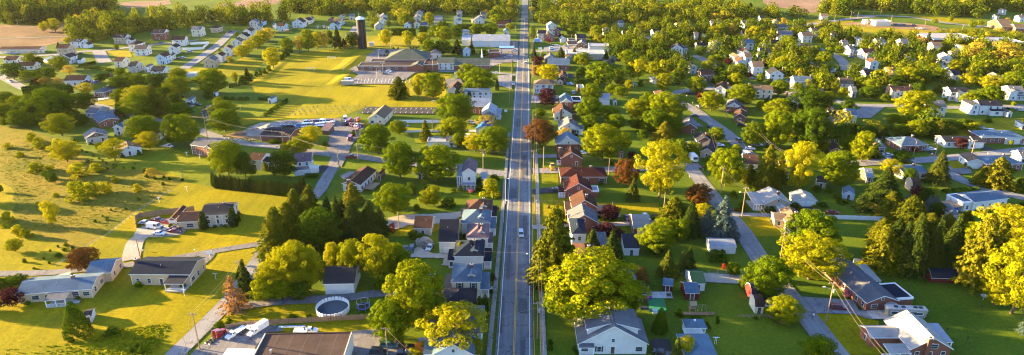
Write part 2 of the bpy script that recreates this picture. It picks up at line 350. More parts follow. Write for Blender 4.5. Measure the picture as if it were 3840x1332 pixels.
# crowns: letter -> list of meshes; every species has its own shapes and leaves
def variants(mat, kind, seeds, n, nl, lr, leaf): return [quad_mesh(mat + '_crown', crown('', s, kind, n, nl, lr, leaf, mat), mat) for s in seeds]
CROWN = dict(
    m=variants('maple_leaves', 'round', (1, 2, 3), 7000, 90, .105, .0175) + variants('maple_leaves', 'oval', (4, 5), 7000, 84, .105, .0175),
    y=variants('yellow_leaves', 'oval', (11, 12), 6000, 80, .10, .017) + variants('yellow_leaves', 'vase', (13,), 5000, 70, .095, .017),
    d=variants('dark_leaves', 'round', (21, 22), 7000, 84, .11, .0175),
    g=variants('pale_leaves', 'oval', (31, 32), 2600, 40, .12, .019),
    o=variants('copper_leaves', 'round', (41,), 5200, 44, .15, .020),
    r=variants('plum_leaves', 'round', (51,), 4600, 42, .15, .021),
    q=variants('red_leaves', 'oval', (55,), 1800, 24, .14, .026),
    h=variants('dark_leaves', 'bush', (61, 62), 2200, 26, .18, .03),
    H=variants('maple_leaves', 'bush', (63,), 1600, 22, .2, .040),
    Y=variants('yellow_leaves', 'bush', (64,), 1500, 24, .18, .038),
    w=variants('blossom', 'bush', (65,), 3800, 40, .14, .02), k=variants('pink_blossom', 'bush', (66,), 1200, 20, .2, .04),
    c=[quad_mesh('spruce_crown', conifer(s, 8500, 34, .42, .28, .018), 'spruce_needles') for s in (71, 72, 73)],
    s=[quad_mesh('pine_crown', conifer(s, 8500, 28, .14, .42, .020, .06, .66), 'pine_needles') for s in (74, 75, 76)],
    b=[quad_mesh('blue_spruce_crown', conifer(s, 5600, 32, .30, .3, .017), 'blue_needles') for s in (77,)],
    x=[quad_mesh('dead_pine_crown', conifer(s, 2400, 18, .1, .6, .020, .12, .7), 'brown_needles') for s in (78,)],
    a=variants('spruce_needles', 'column', (81, 82), 3600, 110, .11, .026),
    A=variants('dark_leaves', 'cone', (83,), 14000, 200, .07, .012))
HI = dict(
    m=variants('maple_leaves', 'round', (101, 102, 103), 26000, 190, .072, .0100) + variants('maple_leaves', 'oval', (104, 105), 24000, 180, .072, .0100),
    y=variants('yellow_leaves', 'oval', (111,), 19000, 160, .07, .0100) + variants('yellow_leaves', 'vase', (113,), 14000, 130, .068, .0098),
    d=variants('dark_leaves', 'round', (121,), 24000, 180, .074, .0100), g=variants('pale_leaves', 'oval', (131,), 10000, 120, .065, .0098), o=variants('copper_leaves', 'round', (141,), 22000, 170, .072, .0100),
    c=[quad_mesh('spruce_crown', conifer(s, 26000, 48, .42, .28, .0100), 'spruce_needles') for s in (171, 172)],
    s=[quad_mesh('pine_crown', conifer(s, 26000, 40, .14, .42, .0115, .06, .66), 'pine_needles') for s in (174, 175)], b=[quad_mesh('blue_spruce_crown', conifer(177, 24000, 44, .30, .3, .0105), 'blue_needles')])
def trunk_mesh(name, seed, limbs, base):
    r = random.Random(seed); m = MB(); z = 0; p = Vector((0, 0, -.02)); rad = .034
    for k in range(5):
        q = Vector((r.uniform(-.02, .02), r.uniform(-.02, .02), base + .5 * (k + 1) / 5 * (1 if limbs else 1.7) if k else base))
        m.tube(p, q, rad, rad * .8, 'bark', 7, False); p = q; rad *= .8
        for j in range(limbs if k else 0):
            a = r.uniform(0, 2 * PI); e = q + Vector((math.cos(a) * r.uniform(.2, .36), math.sin(a) * r.uniform(.2, .36), r.uniform(.08, .26)))
            mid = (q + e) / 2 + Vector((0, 0, -.02)); m.tube(q, mid, rad * .6, rad * .4, 'bark', 5, False); m.tube(mid, e, rad * .4, rad * .12, 'bark', 5, False)
    return m.mesh(name)
TRUNK = [trunk_mesh('trunk', s, 2, .16) for s in (1, 2, 3)]; CTRUNK = trunk_mesh('conifer_trunk', 9, 0, .06)
SPECIES = dict(m=('maple_tree', 'green maple tree', 'tree'), y=('yellow_green_tree', 'bright yellow-green tree', 'tree'), d=('shade_tree', 'dark green leafy tree', 'tree'), g=('spring_tree', 'thin golden spring tree', 'tree'),
    o=('copper_beech', 'coppery orange-brown tree', 'tree'), r=('plum_tree', 'dark purple-red plum tree', 'tree'), q=('red_shrub', 'bright red ornamental shrub', 'shrub'), h=('bush', 'dark green bush', 'bush'), H=('bush', 'green leafy bush', 'bush'),
    Y=('meadow_shrub', 'yellow-green shrub', 'shrub'), w=('flowering_bush', 'white flowering bush', 'bush'), k=('flowering_bush', 'pink flowering bush', 'bush'), c=('spruce_tree', 'dark green spruce', 'conifer'),
    s=('pine_tree', 'golden-lit pine', 'conifer'), b=('blue_spruce', 'grey-blue spruce', 'conifer'), x=('dead_pine', 'brown dying pine', 'conifer'), a=('arborvitae', 'narrow dark arborvitae', 'conifer'), A=('cone_shrub', 'dense cone-shaped evergreen', 'conifer'))
GROUPS = dict(m='green maple trees of the town', y='bright yellow-green trees of the town', d='dark leafy trees of the town', g='thin golden trees', o='copper trees', r='plum trees', h='dark bushes', H='leafy bushes', Y='shrubs of the rough meadow', w='flowering bushes', c='spruces of the town', s='pines of the town', b='blue spruces', a='arborvitaes', A='cone evergreens', k='flowering bushes', x='dead pines', q='red shrubs')
TREES = []                              # (px, py, width, height, kind, label): filled by the tables
NOTRUNK = set('hHYwkaAq'); tree_rnd = random.Random(3)
def plant(px, py, w, h, k, label=None, group=None, cls=None):
    X, Y = G(px, py); nm, desc, cat = SPECIES[k]
    o = root(nm, X, Y, tree_rnd.uniform(0, 6.28))
    size = 'tall ' if h > 15 else 'small ' if h < 6 and k not in 'hHYwk' else ''
    o['category'] = cat; o['group'] = group or GROUPS[k]
    lab = label or relabel(size + desc, px, py, None)
    o['label'] = lab
    hi = k in HI and (w > 7.5 or h > 13) and py > 330
    c = link('crown', tree_rnd.choice((HI if hi else CROWN)[k]), o)
    if k in NOTRUNK: c.scale = (w, w, h)
    elif k in 'csbx': c.scale = (w * 1.1, w * 1.1, h)
    else: c.scale = (w * 1.04, w * 1.04, h * .95); c.location = (0, 0, h * .05)
    if k not in NOTRUNK:
        t = link('trunk', CTRUNK if k in 'csbx' else tree_rnd.choice(TRUNK), o)
        q = min(w, h) if k in 'csbx' else (w + h) / 2; t.scale = (w * .85, w * .85, h) if k not in 'csbx' else (h * .45, h * .45, h)
    return o
def read_trees(text):
    for tf, k, ln in rows(text):
        ln, _, lab = ln.partition('|')
        kind, rest = ln.split(None, 1); v = [float(a) for a in rest.split()]
        for i in range(0, len(v), 4):
            px, py = tf(v[i], v[i + 1]); s = scale(py); X, Y = G(px, py)
            w = v[i + 2] * k / s; h = zat(Y, py - v[i + 3] * k)
            h = max(h - .22 * w * ST if kind not in 'csbxaA' else h, .5)
            if kind in 'mydgor': h = max(h, .82 * w)
            TREES.append((px, py, w, h, kind, lab.strip() or None))
# far-off and filler woods: one mesh of many small crowns
def wood_unit(seed, n, kind='round'):
    rng = np.random.default_rng(seed)
    if kind == 'cone': return conifer(seed, n * 1.2, 10, .2, .4, .05)
    P, N = crown_points(rng, n, 16, profile(kind), .2, .1); return unit(quads(P, N, .040, rng))
WU = [wood_unit(200 + i, 420, ('round', 'oval', 'oval')[i % 3]) for i in range(6)]; WC = [wood_unit(300 + i, 240, 'cone') for i in range(2)]
def inside(poly, x, y):
    c = False; n = len(poly)
    for i in range(n):
        x1, y1 = poly[i]; x2, y2 = poly[i - 1]
        if (y1 > y) != (y2 > y) and x < (x2 - x1) * (y - y1) / (y2 - y1) + x1: c = not c
    return c
def scatter_wood(name, regions, label, cat, seed, avoid=None):
    r = random.Random(seed); V = []; T = []
    for poly, sp, h0, tint, cone in regions:
        P = [G(*p) for p in poly]; xs = [p[0] for p in P]; ys = [p[1] for p in P]
        nx = int((max(xs) - min(xs)) / sp) + 1; ny = int((max(ys) - min(ys)) / sp) + 1
        for i in range(nx):
            for j in range(ny):
                x = min(xs) + (i + r.uniform(-.1, 1.1)) * sp; y = min(ys) + (j + r.uniform(-.1, 1.1)) * sp
                if not inside(P, x, y) or (avoid and avoid(x, y, sp * .45)): continue
                isc = r.random() < cone; u = r.choice(WC if isc else WU); h = h0 * r.uniform(.5, 1.4); w = (sp * 1.1 if not isc else sp * .8) * r.uniform(.7, 1.4)
                a = r.uniform(0, 6.28); ca, sa = math.cos(a), math.sin(a)
                Q = np.empty_like(u); Q[:, 0] = (u[:, 0] * ca - u[:, 1] * sa) * w + x; Q[:, 1] = (u[:, 0] * sa + u[:, 1] * ca) * w + y; Q[:, 2] = u[:, 2] * h
                V.append(Q); T.append(np.full(len(u), (tint if not isc else tint - .45) + r.gauss(0, .34)))
    if not V: return
    print(name, len(V), 'crowns')
    o = link(name, quad_mesh(name, np.concatenate(V), 'wood_leaves', np.concatenate(T))); tag(o, label, cat, None, 'stuff'); return o
# ------------------------------------------------------------------ houses
def window_mesh(w, h):
    m = MB(); t = .09; m.box(-w / 2 - t, w / 2 + t, -.07, .01, -h / 2 - t, h / 2 + t, 'window_frame')
    for z0, z1 in ((-h / 2, -.03), (.03, h / 2)): m.box(-w / 2, w / 2, -.09, -.06, z0, z1, 'glass_pane')
    return m.mesh('window')
WIN = window_mesh(.95, 1.45); WINW = window_mesh(1.7, 1.25); WINS = window_mesh(.7, .9); WINP = window_mesh(2.3, 1.5)
def shutter_mesh():
    m = MB(); m.box(-.2, .2, -.06, .01, -.8, .8, 'shutter'); return m.mesh('shutter')
SHUT = shutter_mesh()
def door_mesh():
    m = MB(); m.box(-.5, .5, -.06, .01, 0, 2.1, 'door_dark'); m.box(-.62, -.5, -.08, .01, 0, 2.2, 'trim_white'); m.box(.5, .62, -.08, .01, 0, 2.2, 'trim_white'); m.box(-.5, .5, -.08, .01, 2.1, 2.22, 'trim_white'); m.box(-.25, .25, -.075, -.05, 1.3, 1.85, 'glass_pane'); return m.mesh('door')
DOOR = door_mesh(); hm = MB(); hm.box(.34, .42, -.13, -.05, .98, 1.06, 'chrome'); HANDLE = hm.mesh('handle')
def garage_mesh():
    m = MB(); m.box(-1.25, 1.25, -.05, .01, 0, 2.15, 'garage_door')
    for z in (.5, 1.05, 1.6): m.box(-1.25, 1.25, -.052, -.045, z, z + .03, 'steel')
    m.box(-1.37, -1.25, -.07, .01, 0, 2.27, 'trim_white'); m.box(1.25, 1.37, -.07, .01, 0, 2.27, 'trim_white'); m.box(-1.25, 1.25, -.07, .01, 2.15, 2.27, 'trim_white'); return m.mesh('garage_door')
GAR = garage_mesh()
def place(me, name, par, x, y, z, rz=0):
    o = link(name, me, par); o.location = (x, y, z); o.rotation_euler = (0, 0, rz); return o
def roof_part(par, x0, x1, y0, y1, e, kind, pitch, rk, oh=.45, name='roof', th=.2, trim='trim_white'):
    m = MB(); mt = ROOFC[rk][0]; roof_mat(rk); w = x1 - x0; d = y1 - y0; cx = (x0 + x1) / 2; cy = (y0 + y1) / 2
    a0, a1, b0, b1 = x0 - oh, x1 + oh, y0 - oh, y1 + oh; top = th + .02
    if kind == 'G': h = pitch * d / 2; z0 = e - oh * pitch + top; zr = e + h + top; q = [((a0, b0, z0), (a1, b0, z0), (a1, cy, zr), (a0, cy, zr)), ((a1, b1, z0), (a0, b1, z0), (a0, cy, zr), (a1, cy, zr))]
    elif kind == 'F': h = pitch * w / 2; z0 = e - oh * pitch + top; zr = e + h + top; q = [((a0, b1, z0), (a0, b0, z0), (cx, b0, zr), (cx, b1, zr)), ((a1, b0, z0), (a1, b1, z0), (cx, b1, zr), (cx, b0, zr))]
    elif kind == 'H':
        s = min(w, d) / 2 + oh; z0 = e + top; zr = z0 + s * pitch; c = s if abs(w - d) > 1 else s
        if w >= d: r0, r1 = (a0 + s, cy, zr), (a1 - s, cy, zr); q = [((a0, b0, z0), (a1, b0, z0), r1, r0), ((a1, b0, z0), (a1, b1, z0), r1), ((a1, b1, z0), (a0, b1, z0), r0, r1), ((a0, b1, z0), (a0, b0, z0), r0)]
        else: r0, r1 = (cx, b0 + s, zr), (cx, b1 - s, zr); q = [((a0, b0, z0), (a1, b0, z0), r0), ((a1, b0, z0), (a1, b1, z0), r1, r0), ((a1, b1, z0), (a0, b1, z0), r1), ((a0, b1, z0), (a0, b0, z0), r0, r1)]
    elif kind == 'S': q = [((a0, b0, e + top), (a1, b0, e + top), (a1, b1, e + pitch * d + top), (a0, b1, e + pitch * d + top))]
    elif kind == 'B':                                    # gambrel, gable towards the left end
        q = []; zs = [(b0, e - .1), (y0 + d * .18, e + d * .3), (cy, e + d * .42), (y1 - d * .18, e + d * .3), (b1, e - .1)]
        for (ya, za), (yb, zb) in zip(zs, zs[1:]): q.append(((a0, ya, za + top), (a1, ya, za + top), (a1, yb, zb + top), (a0, yb, zb + top)))
    elif kind == 'N':                                    # gambrel facing the front
        q = []; zs = [(a0, e - .1), (x0 + w * .18, e + w * .3), (cx, e + w * .42), (x1 - w * .18, e + w * .3), (a1, e - .1)]
        for (xa, za), (xb, zb) in zip(zs, zs[1:]): q.append(((xa, b0, za + top), (xb, b0, zb + top), (xb, b1, zb + top), (xa, b1, za + top)))
    if kind == 'L':
        m.box(x0, x1, y0, y1, e + .01, e + .12, mt)
        trim = 'stone_grey' if rk != 'W' and par.get('category') == 'building' else trim
        for bb in ((x0 - .1, x1 + .1, y0 - .1, y0 + .25), (x0 - .1, x1 + .1, y1 - .25, y1 + .1), (x0 - .1, x0 + .25, y0 + .25, y1 - .25), (x1 - .25, x1 + .1, y0 + .25, y1 - .25)): m.box(*bb, e - .3, e + .35, trim)
    else:
        for p in q: m.slab(p, th, mt, trim)
    return m.build(name, par)
def wall_part(par, x0, x1, y0, y1, e, kind, pitch, wk, gk=None, name='wall', z0=-.3):
    m = MB(); mt = WALLC[wk][0]; wall_mat(wk); gm = mt
    if gk: wall_mat(gk); gm = WALLC[gk][0]
    w = x1 - x0; d = y1 - y0; cx = (x0 + x1) / 2; cy = (y0 + y1) / 2
    m.poly([(x0, y0, z0), (x1, y0, z0), (x1, y0, e), (x0, y0, e)], mt); m.poly([(x1, y0, z0), (x1, y1, z0), (x1, y1, e), (x1, y0, e)], mt)
    m.poly([(x1, y1, z0), (x0, y1, z0), (x0, y1, e), (x1, y1, e)], mt); m.poly([(x0, y1, z0), (x0, y0, z0), (x0, y0, e), (x0, y1, e)], mt)
    if kind == 'F':
        for y, s in ((y0, 1), (y1, -1)): m.poly([(x0, y, e), (x1, y, e), (cx, y, e + pitch * w / 2)][::s], gm)
    elif kind == 'G':
        for x, s in ((x0, -1), (x1, 1)): m.poly([(x, y0, e), (x, y1, e), (x, cy, e + pitch * d / 2)][::s], gm)
    elif kind == 'B':
        for x, s in ((x0, -1), (x1, 1)): m.poly([(x, y0, e), (x, y1, e), (x, y1 - d * .18, e + d * .28), (x, cy, e + d * .4), (x, y0 + d * .18, e + d * .28)][::s], gm)
    elif kind == 'N':
        for y, s in ((y0, 1), (y1, -1)): m.poly([(x0, y, e), (x1, y, e), (x1 - w * .18, y, e + w * .28), (cx, y, e + w * .4), (x0 + w * .18, y, e + w * .28)][::s], gm)
    elif kind == 'S':
        z1 = e + pitch * d; m.poly([(x1, y0, e), (x1, y1, e), (x1, y1, z1)], mt); m.poly([(x0, y1, e), (x0, y0, e), (x0, y1, z1)], mt); m.poly([(x0, y1, e), (x1, y1, e), (x1, y1, z1), (x0, y1, z1)][::-1], mt)
    return m.build(name, par)
HOUSE_FOOT = []
hr = random.Random(17)
def windows_on(par, x0, x1, y0, y1, e, far, shut, skip_front=False, wide=False):
    fl = 1 if e < 4.3 else 2 if e < 7.4 else 3
    faces = [((x0, y0), (1, 0), x1 - x0, 0)]
    faces.append(((x1, y0), (0, 1), y1 - y0, PI / 2)); faces.append(((x0, y1), (0, -1), y1 - y0, -PI / 2))
    if not far: faces.append(((x1, y1), (-1, 0), x1 - x0, PI))
    for k, (o, dr, L, rz) in enumerate(faces):
        if L < 2.2 or (k == 0 and skip_front): continue
        n = max(1, int(L / (3.1 if not far else 3.6)))
        for f in range(fl):
            for i in range(n):
                u = L * (i + .5) / n + hr.uniform(-.25, .25)
                if k == 0 and f == 0 and n > 1 and i == n // 2: continue
                if hr.random() < .12: continue
                me = WINW if (wide and f == 0 and i % 2 == 0) or (hr.random() < .15) else WIN
                z = min(1.55 + 2.75 * f, e - 1.0) if e > 2.4 else 1.3
                place(me, 'window', par, o[0] + dr[0] * u, o[1] + dr[1] * u, z, rz)
                if shut and me is WIN:
                    for s in (-.82, .82): place(SHUT, 'shutter', par, o[0] + dr[0] * (u + s), o[1] + dr[1] * (u + s), z, rz)
def chimney(par, x, y, z, z0=None, w=.45):
    m = MB(); m.box(x - w, x + w, y - w * .8, y + w * .8, z - 2.5 if z0 is None else z0, z, 'chimney_brick'); m.box(x - w - .08, x + w + .08, y - w * .8 - .08, y + w * .8 + .08, z, z + .15, 'stone_grey'); m.box(x - .15, x + .15, y - .15, y + .15, z + .15, z + .45, 'black'); return m.build('chimney', par)
def porch(par, x0, x1, y0, y1, z, rk, posts=4, fall=.15, rail=True):
    m = MB(); mt = ROOFC[rk][0]; roof_mat(rk); m.slab([(x0, y0, z), (x1, y0, z), (x1, y1, z + fall * (y1 - y0)), (x0, y1, z + fall * (y1 - y0))], .16, mt, 'trim_white'); m.build('porch_roof', par)
    m = MB(); m.box(x0 + .1, x1 - .1, y0 + .1, y1 - .01, -.2, .3, 'stone_grey'); m.build('porch_floor', par)
    for i in range(posts): q = MB(); x = x0 + .25 + (x1 - x0 - .5) * i / max(1, posts - 1); q.box(x - .1, x + .1, y0 + .15, y0 + .35, .3, z - .1, 'trim_white'); q.build('post', par)
    if rail:
        m = MB(); m.box(x0 + .3, x1 - .3, y0 + .22, y0 + .28, 1.1, 1.18, 'trim_white'); n = int((x1 - x0) / .35)
        for i in range(n): x = x0 + .4 + (x1 - x0 - .8) * i / max(1, n - 1); m.box(x - .03, x + .03, y0 + .23, y0 + .27, .3, 1.1, 'trim_white')
        m.build('railing', par)
WALLW = dict(w='white', c='cream', t='tan', g='grey', b='brick', n='brown', y='buff brick', r='barn-red', s='stone', e='pale blue')
ROOFW = dict(k='charcoal', b='brown', g='grey', u='blue-grey', r='rust-brown', R='red', t='tan', w='pale metal', G='dark green', B='bright blue', p='mauve', n='near-black', f='brown tar', W='white metal', E='olive-grey')
HOUSES = []
def read_houses(text):
    cur = None
    for tf, k, ln in rows(text):
        if ln[0] == '+':
            b = ln[1:].split(); cv = lambda q: str((tf(float(q), 0)[0] - cur['px']) / scale(cur['py']))
            if cur['fl'].find('*') < 0:
                b[1] = cv(b[1])
                if b[0] != 'w': b[2] = cv(b[2])
            cur['ext'].append(b); continue
        ln, _, lab = ln.partition('|'); p = ln.split(); px, py = tf(float(p[0]), float(p[1])); s = scale(py)
        fl_ = p[9] if len(p) > 9 else ''; wp = float(p[2]) * k; rt = R(float(p[5])); dd = float(p[3])
        if '!' not in fl_:                  # the measured width took in the visible end wall and the eaves
            X, Y = G(px, py); X2, Y2 = X - math.sin(rt) * dd, Y + math.cos(rt) * dd; sh = F * X2 / (Y2 * CT + H * ST) - F * X / (Y * CT + H * ST)
            sh = max(-.45 * wp, min(.45 * wp, sh)); wp -= abs(sh) + .5 * s; px -= sh / 2
        w = wp / s / math.cos(rt)
        cur = dict(px=px, py=py, w=w, d=float(p[3]), e=float(p[4]), rot=float(p[5]), R=p[6], wk=p[7][0], gk=p[7][1:] or None, rk=p[8], fl=p[9] if len(p) > 9 else '', lab=lab.strip(), ext=[])
        if cur['lab']: landmark(cur['lab'], px, py - 12)
        HOUSES.append(cur)
def build_house(h):
    X, Y = G(h['px'], h['py']); w, d, e, kind, fl = h['w'], h['d'], h['e'], h['R'], h['fl']; far = h['py'] < 330
    shed = 'x' in fl; cat = 'shed' if shed else 'garage' if 'G' in fl else 'house'
    if 'C' in fl: cat = 'building'
    nm = {'shed': 'garden_shed', 'garage': 'detached_garage', 'building': 'commercial_building', 'house': 'brick_house' if h['wk'] in 'by' else 'siding_house'}[cat]
    o = root(nm, X, Y, R(h['rot'])); o['category'] = cat
    grp = {'shed': 'garden sheds', 'garage': 'detached garages', 'building': 'commercial buildings', 'house': 'houses of the town'}[cat]; o['group'] = grp
    big = 'small ' if w < 9 and cat == 'house' else 'long ' if w > 24 else ''
    st = 'two-storey ' if e > 4.6 and cat == 'house' else ''
    o['label'] = h['lab'] or relabel(f"{big}{WALLW[h['wk']]} {st}{cat} with {ROOFW[h['rk']]} roof", h['px'], h['py'], grp)
    USED[o['label']] = 1
    pitch = {'G': .5, 'F': .62, 'H': .5, 'P': .55, 'L': 0, 'S': .15, 'B': 0, 'N': 0}[kind]
    for f in fl:
        if f.isdigit(): pitch = int(f) / 10
    x0, x1 = -w / 2, w / 2; th = .12 if shed else .2; oh = .2 if shed else .45
    wall_part(o, x0, x1, 0, d, e, kind, pitch, h['wk'], h['gk']); roof_part(o, x0, x1, 0, d, e, kind, pitch, h['rk'], oh, th=th)
    HOUSE_FOOT.append((X - math.sin(R(h['rot'])) * d / 2, Y + math.cos(R(h['rot'])) * d / 2, max(w, d) / 2))
    if '~' in fl: pass
    elif shed:
        place(DOOR, 'door', o, 0, 0, 0)
        if w > 5: place(WINS, 'window', o, w * .3, 0, 1.4)
    else:
        g = 'g' in fl or cat == 'garage'
        windows_on(o, x0, x1, 0, d, e, far, 's' in fl, skip_front=g)
        if g:
            for i in range(2 if w > 6 else 1): place(GAR, 'garage_door', o, (x0 + w * (.27 + .46 * i)) if w > 6 else 0, 0, 0)
        else:
            dm = place(DOOR, 'door', o, x0 + w * ((int(w / 3.1) // 2 + .5) / max(1, int(w / 3.1))), 0, .15)
            if not far: place(HANDLE, 'handle', dm, 0, 0, 0)
        if kind == 'F' and w > 8: place(WINS, 'window', o, 0, 0, e + .9)
    if 'c' in fl: ridge = e + pitch * min(w, d) / 2 if kind == 'H' else e + pitch * (d if kind == 'G' else w) / 2; chimney(o, (w * .18 if kind != 'F' else .9), d * (.5 if kind != 'F' else .35), ridge + .9)
    if 'k' in fl: chimney(o, x0 - .45, d * .45, e + pitch * (d if kind == 'G' else w) / 2 + .9, -.2, .5)
    if 'K' in fl: chimney(o, x1 + .45, d * .45, e + pitch * (d if kind == 'G' else w) / 2 + .9, -.2, .5)
    if 'V' in fl: chimney(o, x0 + w * .38, -.42, e + pitch * w / 2 * .9 + .6, -.2, .5)
    if 'd' in fl:
        m = MB(); wall_mat(h['wk']); roof_mat(h['rk']); zb = e + .35; dx = w * .2; y = d * .12
        m.box(dx - 1, dx + 1, y, y + 2.4, zb - .6, zb + 1.1, WALLC[h['wk']][0]); m.box(dx - .5, dx + .5, y - .03, y, zb + .1, zb + .9, 'glass_pane')
        m.slab([(dx - 1.25, y - .3, zb + 1.1), (dx, y - .3, zb + 1.8), (dx, y + 3, zb + 1.8), (dx - 1.25, y + 3, zb + 1.1)], .12, ROOFC[h['rk']][0], 'trim_white'); m.slab([(dx, y - .3, zb + 1.8), (dx + 1.25, y - .3, zb + 1.1), (dx + 1.25, y + 3, zb + 1.1), (dx, y + 3, zb + 1.8)], .12, ROOFC[h['rk']][0], 'trim_white'); m.build('dormer', o)
    if 'p' in fl: porch(o, x0 + w * .1, x0 + w * .9, -2.2, 0, 2.6, h['rk'], 4)
    if far: pass
    elif cat == 'house' and kind in 'GFH':
        r = hr.random(); m = MB(); vx = (r - .5) * w * .5; vy = d * .3
        zv = e + pitch * (vy if kind != 'F' else (w / 2 - abs(vx))) + .25; zv = min(zv, e + 3)
        m.tube((vx, vy, zv - .3), (vx, vy, zv + .45), .09, .09, 'steel', 6); m.build('vent_pipe', o)
        for q in (x0 - .04, x1 + .04):
            if kind != 'F': g = MB(); g.box(q - .06, q + .06, -.14, -.02, 0, e - .1, 'trim_white'); g.build('downspout', o)
    for b in h['ext']:
        c = b[0]; v = [float(t) for t in b[1:7]] if c in 'GFHLSBN' else None
        if v:                                     # a wing: kind x0 x1 y0 y1 eave pitch [wall][roof][flags]
            wk = b[7][0] if len(b) > 7 else h['wk']; rk = b[7][1] if len(b) > 7 else h['rk']; f2 = b[8] if len(b) > 8 else ''
            wall_part(o, v[0], v[1], v[2], v[3], v[4], c, v[5], wk, None, 'wing_wall'); roof_part(o, v[0], v[1], v[2], v[3], v[4], c, v[5], rk, .3, 'wing_roof')
            if 'g' in f2:
                n = max(1, int((v[1] - v[0]) / 3.2))
                for i in range(n): place(GAR, 'garage_door', o, v[0] + (v[1] - v[0]) * (i + .5) / n, v[2], 0)
            elif '~' not in f2: windows_on(o, v[0], v[1], v[2], v[3], v[4], True, 's' in f2)
            if 'c' in f2: chimney(o, (v[0] + v[1]) / 2, v[3] - 1, v[4] + 2.5)
        elif c == 'P': x = [float(t) for t in b[1:6]]; porch(o, x[0], x[1], x[2], x[3], x[4], b[6], int(b[7]) if len(b) > 7 else 4)
        elif c == 'D':                            # wooden deck with rails
            x = [float(t) for t in b[1:6]]; m = MB(); m.box(x[0], x[1], x[2], x[3], x[4] - .2, x[4], 'deck_wood')
            for a, q in ((x[0], x[2]), (x[1], x[2]), (x[0], x[3]), (x[1], x[3])): m.box(a - .1, a + .1, q - .1, q + .1, 0, x[4] + 1, 'deck_wood')
            for z in (.5, .95): m.box(x[0] + .1, x[1] - .1, x[2] - .04, x[2] + .04, x[4] + z - .05, x[4] + z, 'deck_wood')
            m.build('deck', o)
        elif c == 'w': place({'s': WINS, 'w': WINW, 'p': WINP, 'n': WIN}[b[4]], 'window', o, float(b[1]), float(b[2]), float(b[3]), R(float(b[5])) if len(b) > 5 else 0)
    return o
# ------------------------------------------------------------------ vehicles
def car_mesh_set(kind):
    P = {}
    if kind == 'pickup': L, Hh = 5.5, .95; prof = [(-2.7, .45), (-2.7, .95), (-2.55, 1.05), (-1.25, 1.12), (-1.2, 1.12), (.2, 1.12), (.25, 1.1), (2.7, 1.1), (2.75, .5)]
    elif kind == 'van': L = 5.4; prof = [(-2.6, .4), (-2.65, .9), (-2.45, 1.15), (-1.9, 1.25), (-1.9, 1.25), (2.6, 1.25), (2.7, 1.1), (2.7, .4)]
    else: prof = [(-2.25, .35), (-2.32, .6), (-2.2, .8), (-1.0, .93), (-.9, .95), (1.5, .97), (2.1, .93), (2.3, .85), (2.33, .4)]
    return prof
WHEEL = MB(); WHEEL.tube((-.12, 0, 0), (.12, 0, 0), .34, .34, 'rubber', 14); WHEEL.tube((-.125, 0, 0), (.125, 0, 0), .19, .19, 'chrome', 10); WHEEL = WHEEL.mesh('wheel')
def make_vehicle(kind, pk):
    pm = PAINT[pk][0]; paint(*PAINT[pk]); prof = car_mesh_set(kind); o = root({'sedan': 'parked_car', 'suv': 'suv', 'pickup': 'pickup_truck', 'van': 'van'}[kind], 0, 0)
    hw = .92 if kind != 'van' else 1.0; ins = [0.04 if z < .6 else .02 if z < .9 else .06 for y, z in prof]
    m = MB(); m.prism(prof, -hw, hw, pm, ins)
    yl, yh = min(p[0] for p in prof), max(p[0] for p in prof)
    if kind == 'pickup': m.box(-.72, .72, .45, 2.55, 1.101, 1.12, 'black')
    m.build('body', o)
    gh = {'sedan': [(-1.05, .9), (-.35, 1.42), (.85, 1.44), (1.65, .94)], 'suv': [(-1.15, .9), (-.55, 1.66), (1.9, 1.68), (2.22, .92)], 'pickup': [(-1.3, 1.08), (-.7, 1.78), (.3, 1.8), (.4, 1.08)], 'van': [(-2.1, 1.2), (-1.5, 2.15), (2.5, 2.2), (2.62, 1.2)]}[kind]
    m = MB(); m.prism(gh, -hw + .08, hw - .08, 'glass_pane', [0, .16, .16, 0]); m.build('window_band', o)
    m = MB(); (ya, za), (yb, zb) = gh[1], gh[2]; xx = hw - .2
    m.slab([(-xx, ya - .02, za + .03), (xx, ya - .02, za + .03), (xx, yb + .05, zb + .03), (-xx, yb + .05, zb + .03)], .06, pm, pm)
    for s in (-1, 1):
        for (y0, z0), (y1, z1) in ((gh[0], gh[1]), (gh[3], gh[2]), (((gh[0][0] + gh[3][0]) / 2, gh[0][1]), ((ya + yb) / 2, za))): m.tube((s * (hw - .09), y0, z0), (s * (xx + .03), y1, z1), .05, .05, pm, 5)
    if kind == 'van':
        for s in (-1, 1): m.box(s * (hw - .17) - .1, s * (hw - .17) + .1, -.3, 2.5, 1.2, 2.1, pm)
    m.build('roof', o)
    wy = (yl + .85, yh - .9); 
    for y in wy:
        for s in (-1, 1): place(WHEEL, 'wheel', o, s * (hw - .08), y, .34)
    for s in (-1, 1):
        q = MB(); q.box(s * .62 - .2, s * .62 + .2, yl - .03, yl + .1, .6, .76, 'light_lens'); q.build('headlight', o)
        q = MB(); q.box(s * .7 - .16, s * .7 + .16, yh - .1, yh + .03, .65, .85, 'tail_lens'); q.build('taillight', o)
    q = MB(); q.box(-.5, .5, yl - .04, yl + .05, .42, .56, 'black'); q.build('bumper', o)
    return remember(o)
VCACHE = {}
VW = dict(w='white', k='black', s='silver', r='red', b='blue', g='grey', m='maroon', t='teal', y='yellow', n='green', l='light blue')
